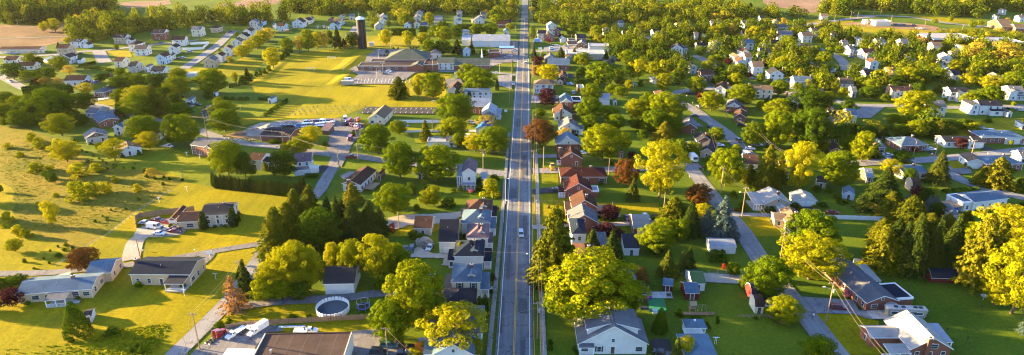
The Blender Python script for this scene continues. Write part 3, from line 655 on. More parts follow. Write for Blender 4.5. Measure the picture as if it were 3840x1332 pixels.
def vehicle(px, py, rot, kind, pk, label=None, group=None):
    kind = dict(c='sedan', s='suv', p='pickup', v='van')[kind]; X, Y = G(px, py); key = kind + pk
    if key not in VCACHE: o = VCACHE[key] = make_vehicle(kind, pk); CARS_FIRST.append(o)
    else: o = dup(VCACHE[key])
    o.location = (X, Y, .07); o.rotation_euler = (0, 0, R(rot))
    nm = dict(sedan='car', suv='SUV', pickup='pickup truck', van='van')[kind]
    tag(o, label or relabel(f'{VW[pk]} {nm} parked', px, py, None), 'car' if kind in ('sedan', 'suv') else nm, group or 'cars parked around the town'); return o
CARS_FIRST = []
# ------------------------------------------------------------------ ground patches, roads, fences, poles, wires
zl = [.01]
def strip_pts(pts, w, closed=False):
    out = []
    for i, p in enumerate(pts):
        a = Vector(pts[max(0, i - 1)]); b = Vector(pts[min(len(pts) - 1, i + 1)]); d = (b - a).normalized(); n = Vector((-d.y, d.x)); out.append((Vector(p) + n * w / 2, Vector(p) - n * w / 2))
    return out
def smooth(pts, k=6):
    if len(pts) < 3: return pts
    P = [pts[0]] + list(pts) + [pts[-1]]; out = []
    for i in range(1, len(P) - 2):
        for j in range(k):
            t = j / k; q = []
            for c in (0, 1): p0, p1, p2, p3 = (P[i + m][c] for m in (-1, 0, 1, 2)); q.append(.5 * (2 * p1 + (p2 - p0) * t + (2 * p0 - 5 * p1 + 4 * p2 - p3) * t * t + (3 * p1 - p0 - 3 * p2 + p3) * t ** 3))
            out.append(tuple(q))
    return out + [pts[-1]]
ROADS = []
def road(name, pts, w, mat, label=None):
    zl[0] += .004; z = zl[0]; S = strip_pts(smooth(pts), w); m = MB()
    for (a, b), (c, d) in zip(S, S[1:]): m.poly([(*b, z), (*d, z), (*c, z), (*a, z)], mat)
    ROADS.append((smooth(pts), w)); return tag(m.build(name), label, None, None, 'structure')
def patch(name, pts, mat, jag=0):
    zl[0] += .004; z = zl[0]; P = [G(*p) for p in pts]
    if jag:
        Q = []; r = random.Random(len(pts))
        for i, p in enumerate(P):
            q = P[(i + 1) % len(P)]; L = math.dist(p, q); n = max(1, min(40, int(L / jag)))
            for j in range(n): t = j / n; Q.append((p[0] + (q[0] - p[0]) * t + (r.uniform(-.25, .25) * jag if j else 0), p[1] + (q[1] - p[1]) * t + (r.uniform(-.25, .25) * jag if j else 0)))
        P = Q
    if sum(P[i - 1][0] * P[i][1] - P[i][0] * P[i - 1][1] for i in range(len(P))) < 0: P = P[::-1]
    m = MB(); m.poly([(x, y, z) for x, y in P], mat); return tag(m.build(name), None, None, None, 'structure')
def fence(pts, h, kind, label, group='garden fences'):
    P = [G(*p) for p in pts]; o = root({'white': 'white_fence', 'wood': 'wooden_fence', 'rail': 'rail_fence', 'wire': 'wire_fence'}[kind], *P[0]); tag(o, label, 'fence', group)
    mt = {'white': 'fence_white', 'wood': 'wood', 'rail': 'wood', 'wire': 'steel'}[kind]; m = MB(); x0, y0 = P[0]; k = 0; post = MB()
    for a, b in zip(P, P[1:]):
        L = math.dist(a, b); dx, dy = (b[0] - a[0]) / L, (b[1] - a[1]) / L; n = max(1, int(L / 2.4))
        def bx(mm, u0, u1, z0, z1, t):
            q = [(a[0] + dx * u0 - dy * -t - x0, a[1] + dy * u0 + dx * -t - y0), (a[0] + dx * u1 - dy * -t - x0, a[1] + dy * u1 + dx * -t - y0), (a[0] + dx * u1 - dy * t - x0, a[1] + dy * u1 + dx * t - y0), (a[0] + dx * u0 - dy * t - x0, a[1] + dy * u0 + dx * t - y0)]
            mm.slab([(*p, z1) for p in q], z1 - z0, mt, mt)
        if kind in ('white', 'wood'):
            nb = max(1, int(L / (.9 if kind == 'white' else .45))); r = random.Random(nb)
            for i in range(nb): bx(m, L * i / nb + .01, L * (i + 1) / nb - .03, .05, h - (0 if kind == 'white' else r.uniform(0, .18)), .02)
            bx(m, 0, L, h - .3, h - .2, .045)
        else:
            for z in ((h * .35, h * .65, h * .95) if kind == 'rail' else (h * .5, h * .97)): bx(m, 0, L, z - (.05 if kind == 'rail' else .02), z, .03 if kind == 'rail' else .015)
        for i in range(n + 1):
            if k < 95: post = MB(); bx(post, L * i / n - .07, L * i / n + .07, 0, h + .1, .07); post.build('post', o); k += 1
    m.build('fence_panel', o); return o
POLES = {}
def utility_pole(key, px, py, ytop, arms=1, lamp=0, rot=0, tr=False, label=None):
    X, Y = G(px, py); h = zat(Y, ytop); o = root('utility_pole', X, Y, R(rot)); m = MB(); m.tube((0, 0, -.3), (0, 0, h), .19, .13, 'pole_wood', 8); m.build('pole', o)
    for k in range(arms):
        q = MB(); z = h - .5 - k * 1.1; q.box(-1.25, 1.25, -.07, .07, z - .07, z + .07, 'pole_wood'); c = q.build('crossarm', o)
        q = MB()
        for x in (-1.1, -.45, .45, 1.1): q.tube((x, 0, z + .07), (x, 0, z + .28), .05, .07, 'stone_grey', 6)
        q.build('insulators', c)
    if tr: q = MB(); q.tube((.38, -.2, h - 3), (.38, -.2, h - 1.9), .26, .26, 'steel', 10); q.build('transformer', o)
    if lamp: q = MB(); q.tube((0, 0, h - 2.2), (lamp * 2.2, 0, h - 1.6), .05, .04, 'steel', 5); a = q.build('lamp_arm', o); q = MB(); q.box(lamp * 2.2 - .3, lamp * 2.2 + .3, -.14, .14, h - 1.68, h - 1.52, 'light_lens'); q.build('lamp_head', a)
    tag(o, label or relabel('wooden utility pole', px, py, None), 'pole', 'wooden utility poles'); POLES[key] = (X, Y, h); return o
def wire(a, b, sag=1.2, r=.035, label=None):
    m = MB(); N = 12; pts = [tuple(a[i] + (b[i] - a[i]) * k / N - (sag * 4 * (k / N) * (1 - k / N) if i == 2 else 0) for i in range(3)) for k in range(N + 1)]
    for p, q in zip(pts, pts[1:]): m.tube(p, q, r, r, 'wire', 4, False)
    o = m.build('power_line'); tag(o, label or 'thin overhead power line strung between wooden poles', 'wire', 'overhead power lines'); return o
def light_pole(px, py, ytop, label=None, heads=1):
    X, Y = G(px, py); h = zat(Y, ytop); o = root('light_pole', X, Y); m = MB(); m.tube((0, 0, 0), (0, 0, h), .13, .09, 'stone_grey', 8); m.build('pole', o)
    for s in ((1,), (-1, 1))[heads - 1]: m = MB(); m.tube((0, 0, h - .1), (s * 1.1, 0, h), .05, .05, 'steel', 5); m.box(s * 1.1 - .35, s * 1.1 + .35, -.2, .2, h - .05, h + .12, 'light_lens'); m.build('lamp_head', o)
    tag(o, label or relabel('pale parking-lot light pole', px, py, None), 'lamp post', 'parking-lot light poles')
# ------------------------------------------------------------------ tables: every row is one thing, read off enlarged pieces (@column row) of the plan view
# houses: x y width depth eaves turn roof walls[+gable] roofing flags | label ; rows with + are wings, porches and decks in metres
HOUSE_ROWS = '''
@ 0 0
178 402 345 9 3 4 G c r 3~|long low cream row building with brown roof
+ P 20 340 -2.2 0 2.5 g 9
110 482 150 8 3 3 G w r
225 528 175 8 3 3 G w r
512 427 145 10 6 0 G t b |tan two-storey house overlooking the cul-de-sac
532 484 130 9 5 -8 F w k
+ G 575 605 2 7 2.6 .4 wk g
605 364 135 9 5 0 G w k d3|white gabled house beside the brown field
+ F 635 680 -1 5 2.8 .6 wk g
930 331 135 9 5 0 G tw k d|tan gabled house at the edge of the wood
+ F 960 1003 -1 5 2.8 .6 wk
1222 303 135 10 6 0 G bw k d|brick house with white end wall by the wood
1035 392 118 11 6 -12 H w b
1090 421 135 9 5 0 G w b
1243 487 115 9 6 0 F w g
925 512 120 9 5 0 G c k
1030 550 110 9 5 0 G w g
1118 548 50 8 4 0 F w g
1215 570 150 10 3 0 G w k
598 650 205 9 3.6 4 G w b |long white house with brown roof above the hedge
640 674 110 7 2.5 0 F c b
790 735 150 13 3 -10 H b g c|brick house with grey roof behind the valley road
1235 642 80 8 4 0 F e g
735 893 170 10 3 -10 G g g
@ 1 0
215 277 108 9 6 0 G c g d|cream two-storey house at the street end
348 248 90 10 4 0 H t k
82 350 130 9 5.5 0 G w b
40 412 100 9 6 0 F w g
10 457 45 8 4 0 F w k
312 514 115 10 5 8 F t g |tan gabled house at the near end of the street
378 473 85 9 5 8 F w k
445 423 85 9 5.5 8 F w k
510 357 90 9 5 8 F w u
555 313 95 9 4 8 F c k
590 277 75 9 5 8 F w k
636 207 75 9 5 8 F g u
668 247 68 9 5 8 F g u
700 193 28 8 4 0 F w k
845 237 80 9 5.4 0 G w b
+ D 860 910 -4 0 2
788 223 30 7 4 0 G w u
975 211 110 10 5 0 F w k |wide white house with black gable on the far lawn
1030 184 80 9 4 0 F c r
1072 168 50 8 3.5 0 F w r
1109 216 22 4 2.2 0 F w u x
1154 214 22 4 2.4 0 F w k x
1188 224 30 5 2.4 0 F g u x
1242 227 80 9 5 0 F w g
1275 197 60 9 5 0 G w g
1215 168 50 8 3 0 F b r
163 585 90 4 2.6 2 L e w ~|pale blue trailer home beyond the maples
344 731 38 4 2.3 0 F w g x
150 794 66 7 2.8 0 F w g G|small white garage with blue-grey gable by the drive
322 884 150 11 3 14 H b k 4c|brick bungalow with hipped brown-grey roof
+ P 255 300 -2 0 2.6 k 3
767 784 66 6 2.8 -10 F w g x|small white shed in the open field
@ 2 0
290 226 72 9 4 6 F g g
318 192 70 9 4.5 6 F w g
285 140 40 8 4 0 F w r
325 150 60 9 4 6 F w g
85 150 55 8 3.5 0 G w k
8 150 50 9 4 0 F g g
8 190 40 9 4 0 F e g
505 218 60 8 4 0 F w r
572 214 50 10 5 6 F c t
578 178 50 10 5 6 F w g
583 152 48 10 5 6 F w g
590 128 45 10 5 6 F g g
622 212 75 9 3 0 G c g
880 188 55 9 4 -6 F w g
876 160 55 9 4 -6 F w g
893 128 45 8 4 0 G g g
1045 178 80 9 4.5 0 F w g
1078 138 45 8 4 0 G g g
1000 172 30 8 3 0 F w r
1220 210 90 9 3.5 0 G b r
1245 196 70 9 3 0 G n r
1243 265 40 8 4 0 F w u
942 273 62 10 4 0 L w w
948 426 60 8 4 0 F e w |small white house behind the church
1155 436 92 10 4 0 L b r ~
230 352 42 3.4 3 0 L w w ~|small white trailer beside the silo
712 440 100 11 3.4 0 H w g |low hipped roof between church and school
865 600 26 4 3.6 0 L w k ~
862 728 122 13 4 -8 F w b |brown-roofed house behind the big maples
1027 752 182 8 4.6 0 G w u 3!|white two-storey house with blue-black roof
+ L 1118 1136 1 6 2.8 0 wg
1032 862 212 12 4.6 0 G b w |brick chapel hall with pale metal roof
1118 905 120 13 3.8 -4 F w w |house with white metal gables by the main road
+ P 1170 1205 0 8 3 w 2
@ 3 0
225 298 70 9 5 0 G w k |white house with dark roof beside the far road
277 277 40 9 5 0 F w k
330 278 70 9 5.2 0 F b k
+ F 298 320 -1 4 4.5 .6 wk
280 313 88 10 2.8 0 F b r |brick ranch with rust gable beside the main road
300 228 75 9 4.5 0 F w g
388 321 52 7 3 0 F w g G
452 346 75 9 4.2 0 L n k ~
520 318 80 10 3.6 0 G b r
520 366 90 10 3 0 F n r
652 396 160 13 4.6 -4 L w w ~|flat-roofed white store building with rooftop units
548 452 300 14 4.6 -3 L t W ~|long flat-roofed tan store behind the spruces
434 456 52 7 3 0 F w r
285 470 92 10 3 0 F w g
350 534 165 13 4.2 -4 G bw u |brick and white house with blue-grey roof
352 575 60 9 4 0 F b k
382 627 66 14 4 0 F b k
360 642 55 6 2.6 0 F w W
240 703 152 9 5.2 -4 H w t s|white two-storey house with tan hipped roof
+ P 165 205 -2 0 5 t 3
405 833 100 13 4.6 0 F bw u |brick house with white dormered blue gable
+ L 460 530 5 14 4 0 bk
380 912 150 11 3.6 0 F cw r V|stone house with rust roof and left chimney
+ G 455 490 4 11 3 .4 br
698 792 85 12 3.4 -8 L w w ~
775 797 36 5 2.6 0 F w g x
515 700 62 8 3 0 L n u ~
706 270 55 9 4 0 G w g
900 285 150 10 3 0 G c b
1110 282 120 9 4 0 G w g
1245 420 90 10 5.4 -12 F w k |large white gabled house at the woodland edge
1220 444 80 9 3 0 F b r
1015 312 70 8 3 0 F w r
812 70 90 9 3.2 0 G w g
1178 50 34 8 4 0 F w g
347 42 60 9 3 0 G w g
618 60 45 8 3 0 G w r
800 30 32 8 4 0 F w w
450 22 34 8 4 0 G e g
1090 14 46 8 4 0 G w g
1140 95 70 9 3 0 G w g
1262 218 56 9 4 0 F w b
440 75 32 8 4 0 F w u
730 110 50 8 4 0 G b r
820 205 45 8 4 0 G w g
1080 638 62 9 3 6 F w g
1125 768 112 12 2.8 -6 H n b |low brown-roofed house beside the loop road
1218 628 44 8 3 0 F g g
922 658 26 4 2.4 0 F e u x
252 60 40 8 3 0 F w g
@ 4 0
10 414 50 9 5 0 F w k
130 382 80 8 4 0 G w g
248 381 95 9 5 0 F w g
475 376 118 9 5 0 G w u cs|white house with blue-grey roof and low garage
+ F 407 440 -1 6 2.6 .5 wu g
665 367 130 8 4.6 0 G w k
+ F 610 650 -2 4 4 .6 wk
455 434 85 9 5 0 F w b c
395 482 80 9 5 0 F t t
475 497 85 10 6 0 G w t |white house with tan roof beside the cul-de-sac
430 514 98 8 4.6 0 F w r
608 448 100 10 5 -6 G w k |white house with dark roof and front gable
+ F 560 600 -2 3 4.6 .5 wk
548 572 112 11 6 -4 G w t K|white house with tall right end chimney
690 618 130 10 5.5 -8 F w k K
65 559 80 9 5.5 0 F w g
170 618 125 9 4.6 0 G b b k|brick house with brown roof and left chimney
+ F 130 175 -2.5 4 3.6 .6 bk g
285 737 92 12 5.2 -22 F w b K|white house with chimney at the road bend
577 742 182 10 5.2 -10 G c t k3|large cream two-storey house with grey-tan roof
+ F 545 580 -1 2 4.4 .5 wt
390 850 130 14 3 -22 F bw g |brick ranch with grey roof behind the street trees
+ F 400 475 -4 2 2.6 .4 br
845 833 135 10 5.4 -18 F w k k|white house with dark roof and white chimney
+ F 790 835 -2 5 3.6 .6 wk
885 674 160 9 5 -6 G w u K|white house with blue-grey porch roof and chimney
+ P 805 880 -2 0 2.8 u 5
995 512 75 9 4 0 F w k
1140 584 85 9 4 0 F w u
865 364 42 9 5 0 F w g
920 323 112 10 5.5 0 G c t |cream house with tan roof above the curved road
985 277 82 9 5 0 G w t
760 293 130 10 4 -4 G t g
725 313 80 8 4 0 F w r
735 247 105 8 5 0 G w b
1130 301 80 9 4 0 G w t |white house with tan roof by the green field
1055 152 80 9 4 0 G c k
475 212 92 9 5 0 G w k
585 168 44 8 4 0 G w g
690 197 55 9 5 0 F w g
235 217 80 8 5 0 G w g
30 216 60 8 4 0 G w g
1210 364 70 9 4 0 G g g
1260 420 60 9 5 0 G w g
1215 694 125 10 5 -10 G c t c|cream house with tan roof behind golden trees
1275 738 60 8 4 -10 G g g
1038 748 58 9 3 0 G c t
460 286 62 8 4 0 G g g
92 302 46 8 4 0 G w g
165 304 42 8 4 0 F w t
322 320 46 8 4 0 F c t
945 390 56 9 4 0 F w u
1098 874 98 10 3 -15 F w t
1140 905 110 9 3 -10 F w n
@ 5 0
200 198 165 12 4.4 0 L c W ~|flat-roofed cream depot in the storage yard
85 185 50 6 4 0 L w w ~
365 373 105 10 5 -2 G w g |white two-storey house with grey roof by the field
355 397 70 8 3 0 F w w
190 357 110 9 4 0 G w u
35 343 62 9 5 0 F w g
100 448 130 9 5 -4 G w b c
135 524 98 9 5 -8 F e u
605 401 110 9 5.5 -3 G c t |cream two-storey box house beside the warehouse
675 499 100 11 6 -18 F w w |white house with pale metal roof among dark trees
285 594 50 9 5.5 0 F w r c
100 614 115 9 4.5 -4 G w t
330 755 195 9 5.4 -4 G c b 4kK|cream house with a chimney at each end
+ F 300 345 -1.2 3 5 .5 cb
+ F 325 370 -3 0 2.6 .3 cb g
760 764 190 9 5.4 -5 G w k 4s|white two-storey house with dark roof and bay
+ F 765 810 -1.6 3 5.2 .6 wk
990 868 225 9 5.2 -5 G w k 4|long white house with dark roof near the lane
+ F 880 935 -1 9.4 5.3 .5 wk
+ G 1015 1105 -2 3 2.6 .35 wk
580 884 205 10 5.6 -6 G w g |white house with grey roof behind the golden tree
1190 755 170 10 5.2 -6 G g g 4s|grey-green house with front gable at the right edge
+ F 1165 1215 -1.6 3 5 .6 wg
+ P 1215 1270 -2 0 2.8 u 3
755 608 110 9 4 -4 G w k
1065 629 110 10 3.6 -6 F w b
1160 887 70 6 2.6 0 F w g x
1125 113 50 8 5 0 F w g
1255 168 80 9 4 0 G w g
1240 57 60 8 4 0 G w t
628 62 40 8 5 0 F w g
1070 394 100 9 4 0 G c t
1278 414 54 9 5 0 F w b
752 444 50 8 4 0 F c t
812 412 36 9 6 0 F c g
695 554 56 8 4 0 F w g
15 414 40 9 4 0 F e u
400 463 50 8 3.5 0 F w t
1078 150 40 7 3.5 0 G w g
790 20 30 6 4 0 F w w
750 50 60 8 3 0 G b g
@ 0 1
834 60 95 17 3 42 F b u 3!|long brick gable house with blue-grey roof
903 133 64 9 4.6 0 F w u !|white gabled house with teal-grey roof
742 186 112 9 3.2 36 F gn g 5!|grey block outbuilding with brown gable
985 284 135 8 3.2 34 F w t 3!|small white house beside the golden tree
1190 176 90 8 3.6 0 F c t
@ 1 1
250 286 195 10 4.8 -22 G bw g 4!|brick and white house with grey roof on slope
+ F 275 345 -.4 6 4.6 .5 bn
645 388 100 8 4.6 -14 G w b 4!|white house with brown roof behind the long hedge
+ G 690 765 1.5 7 3.6 .4 wk
1010 408 110 8 5 10 G wc p 6!|white farmhouse with mauve-brown roof at the junction
+ L 1052 1120 -1.5 0 2.7 0 ww g
+ G 945 1050 -3.5 0 2.5 .25 wg ~
835 178 312 13 3 -6 G b k 2~|long low brick store with dark brown roof
1190 128 100 8 2.6 -6 S n p ~|open shed with purple metal roof
360 806 205 9 4.6 6 G cy k c3!|tan house with tall white columns and brown roof
+ G 98 235 -2.4 6 3 .4 yb ~
+ w 178 -2.42 1.5 p
+ P 270 455 -1.6 0 4.7 k 5
40 813 80 10 2.8 4 F n b G|brown garage with arched white door
@ 2 1
80 556 135 16 3.4 -12 F wb b 4V!|white house with brown roof and brick chimney
+ D 155 235 2 9 1.0
302 470 66 6 2.6 -6 F n b x|small brown-roofed pool house
965 530 95 12 7 0 F w p 7!|tall white farmhouse with pinkish slate roof
+ P 872 915 0 10 5.2 w 3
+ P 872 915 -.1 9.9 2.6 w 3
+ P 917 1015 -2 -.02 2.4 w 4
+ S 1052 1095 4 9 2.8 .1 ww ~
738 222 185 7 2.8 0 L w w ~|low white building behind round trees
838 219 88 7 2.8 0 G c g
1078 132 130 12 3.6 -12 F w B |house with bright blue gabled roof
300 48 190 17 3.4 -6 F c t |tan-roofed workshop beside the truck yard
632 890 160 9 3.2 -2 G g b |grey garage with brown roof by the gravel lot
603 455 62 4 2.6 -6 L w w x
1040 803 186 9 5.4 0 H w b cd!|white house with brown hipped roof nearest the gravel lot
+ S 905 947 2 7 2.6 .1 wt
+ P 1135 1175 1 8 2.9 k 2
1018 900 200 10 5.6 0 H w u cd!|white house with light blue hipped roof
+ P 1122 1168 1 8 2.9 u 2
1110 58 100 9 3.4 -4 F w g
@ 3 1
425 126 160 10 3.6 0 F w g c|stone-fronted house with pale grey cross gables
+ G 450 535 0 6 3 .4 wg
425 252 178 9 3.6 0 F bw u !|brick house with white gable and blue-grey roof
448 363 155 8 3.8 0 F b r 6k!|brick house with orange-brown gable by the crossing
+ P 340 372 1 7 2.6 r 3
540 494 340 10 3 0 H b R c4!|long brick ranch with deep red roof
+ w 678 -.02 1.5 p
500 613 192 9 3.9 0 F b R 6!|red-roofed brick house with white porch
+ L 600 658 2 7 2.6 0 bw ~
+ P 352 404 1 6 2.6 R 3
545 741 180 9 3.9 0 F b r 6c!|brown-roofed brick house beside the wooden deck
+ S 404 455 -.6 5 2.9 .15 bb ~
+ D 635 780 2 8 1.2
540 862 205 9 4 0 F b g 6!|brick house with pale grey gable by spruces
+ G 430 480 2 8 3.2 .4 bg ~
955 890 158 10 3.4 0 G b u G|brick garage with pale blue-grey roof
820 302 46 5 3 0 F b k x
@ 4 1
45 115 115 12 3.2 -12 F b g
150 214 145 8 2.8 -3 F b k c
+ P 5 120 -1.5 0 2.4 w 5
190 302 120 13 3 -22 F t k
712 700 182 10 3.3 0 F s W c5!|stone bungalow with white metal roof and porch
+ P 530 618 0 9 2.7 W 5
+ F 700 755 -2.8 0 2.6 .5 wW ~
925 668 148 7 2.6 -4 F w W G4!|white two-door garage with pale roof
835 848 120 10 3.3 -10 F y t c5!|buff stone house with tan roof beside white fence
+ G 702 775 2 8 2.9 .35 yt
+ P 775 830 -2.6 0 2.7 t 3
500 392 120 10 3 -14 G c b |small house with brown roof behind the pine
745 462 110 10 4 -6 G w g
1038 527 74 5 2.4 -20 S t k x|low tan shed among bushes
1245 615 88 6 2.4 -22 F e u x|pale blue garden shed on dark lawn
1130 60 90 10 4 0 G w n
1250 40 110 9 4.6 -6 G w u
430 30 90 9 3 -20 F b r
1140 290 110 9 2.8 -14 F n b x
@ 5 1
450 250 210 11 3 6 H b u c4!|brick ranch with pale blue-grey hipped roof
190 268 80 12 3 -14 H b u
800 222 220 9 2.8 -3 G w k 3!|low white house with dark roof and white portico
+ F 848 900 -1.5 3 2.6 .5 wW
+ G 900 968 -.5 8 2.9 .3 wk g
1120 192 310 10 3 -3 H b u 4!|long brick and white ranch with hipped roof
+ G 1135 1240 -.8 4 2.8 .3 wu
960 108 46 6 2.8 -10 F w u x
1270 85 50 7 2.6 -10 F w g x
460 462 180 9 3 6 G c u c3!|cream ranch with blue-grey roof behind the big spruce
915 380 105 9 3.2 -12 F w t G4!|white-fronted garage glowing in the sun
1130 395 280 10 3 3 H b u c3!|brick ranch with blue-grey roof behind golden pines
95 490 92 8 3.0 -8 G b w
442 562 110 6 2.6 -3 B t r x|tan barn-shaped garden shed with orange roof
1020 684 300 8 3.7 14 G w u 3!|long two-level house with light blue roof
+ L 780 868 .5 8 3.6 0 wu
+ D 690 778 0 6 2.4
720 790 130 10 3 -12 H w g
1262 345 60 8 3 -8 G w g
@ 0 2
430 482 500 9 3.1 9 G y u 3c!|long buff brick ranch with blue-grey roof
+ G 560 735 9 18 3.1 .35 yu
+ w 290 -.02 1.5 w
+ w 380 -.02 1.5 w
+ P 400 545 -4 0 2.5 g 3
+ w 570 -.02 1.8 w
1227 366 444 10 3.9 -1 G y n 3k!|tan brick split-level with near-black roof
+ P 1297 1445 -4 0 2.9 k 2
672 650 44 4 1.9 18 G w k 3x!|small white shed behind the cone evergreen
@ 2 2
15 434 278 10 3.8 2 G w k G~|long white garage with black roof beside the pool
825 127 170 16 4.5 0 G w k g|white garage building with navy roof behind houses
1030 118 150 10 5.4 0 H w p cd!|white house with mauve slate hipped roof
+ P 1095 1145 1 7 3 p 2
965 262 208 10 5.4 0 H w n cd!|white house with near-black hipped roof
+ S 806 862 2 8 2.7 .1 wn
+ P 1075 1135 1 8 3 n 2
945 464 206 10 5.5 0 H c u cds!|cream house with blue-grey hipped roof and shutters
+ S 780 842 0 7 3 .1 ct
+ P 1050 1120 0 8 3 u 2
880 610 250 10 3 0 H w k !|low house with broad charcoal roof by arborvitaes
+ G 690 755 1 8 2.6 .35 tr ~
860 862 400 12 5.4 0 H w g c!|white house half hidden by the blossoming tree
+ P 700 1050 -2 0 2.8 W 6
850 985 290 11 4 0 F w u !|white-trimmed blue-grey roof at the bottom edge
+ G 630 705 1 9 3.2 .4 wu
@ 3 2
758 886 510 10.5 3.3 0 F w g 6s!|large white bungalow with wide grey gabled roof
+ P 500 615 -1.6 0 3.1 g 2
545 310 190 11 5.8 0 H w r c|rust pyramid roof behind the great maple
490 100 130 11 6 0 H w n |white two-storey house with navy roof behind spruces
670 110 80 8 3 0 G w g
890 142 145 8 2.6 -2 S w n x|long low shed with navy roof
870 500 130 12 3.4 -8 F w g
968 490 80 7 2.6 -8 G n k x
1172 416 66 4 2.2 -14 G r u 3x!|dark red shed with tilted blue roof
@ 4 2
300 128 190 6 2.6 -3 G w w 3x!~|white shed with pale blue ribbed roof
90 410 160 8 2.6 0 G w G 4x|long shed with dark green roof
50 478 150 6 2.4 0 G r u x|barn-red shed with blue roof and white door
518 506 100 6 2.2 0 B r n x|barn-red gambrel shed with navy roof
552 580 120 5 2.2 0 B c b x|cream gambrel shed with brown roof
140 1010 225 10 3.2 0 H w u 3!|light blue hipped roof below the gazebo
1195 120 10 1 1 0 L w w ~
@ 5 2
202 556 240 22 3 7 F b g 4!|long brick house with charcoal roof and sunlit gable end
+ L 325 475 1 9 2.6 0 bn ~
+ P 330 400 11 19 2.6 W 3
+ F 245 305 -1.5 0 2.2 .2 wW ~
565 925 300 12 3.3 0 F b W 6V!|brick house with white roof at the corner
+ G 190 415 5 10 3 .4 bW
+ P 235 400 -1.5 2 2.8 W 3
+ P 710 790 3 10 2.9 w 2
+ w 585 -.02 3.9 w
682 350 195 4.6 1.7 -3 B r n x!~|barn-red gambrel shed on dark lawn
'''
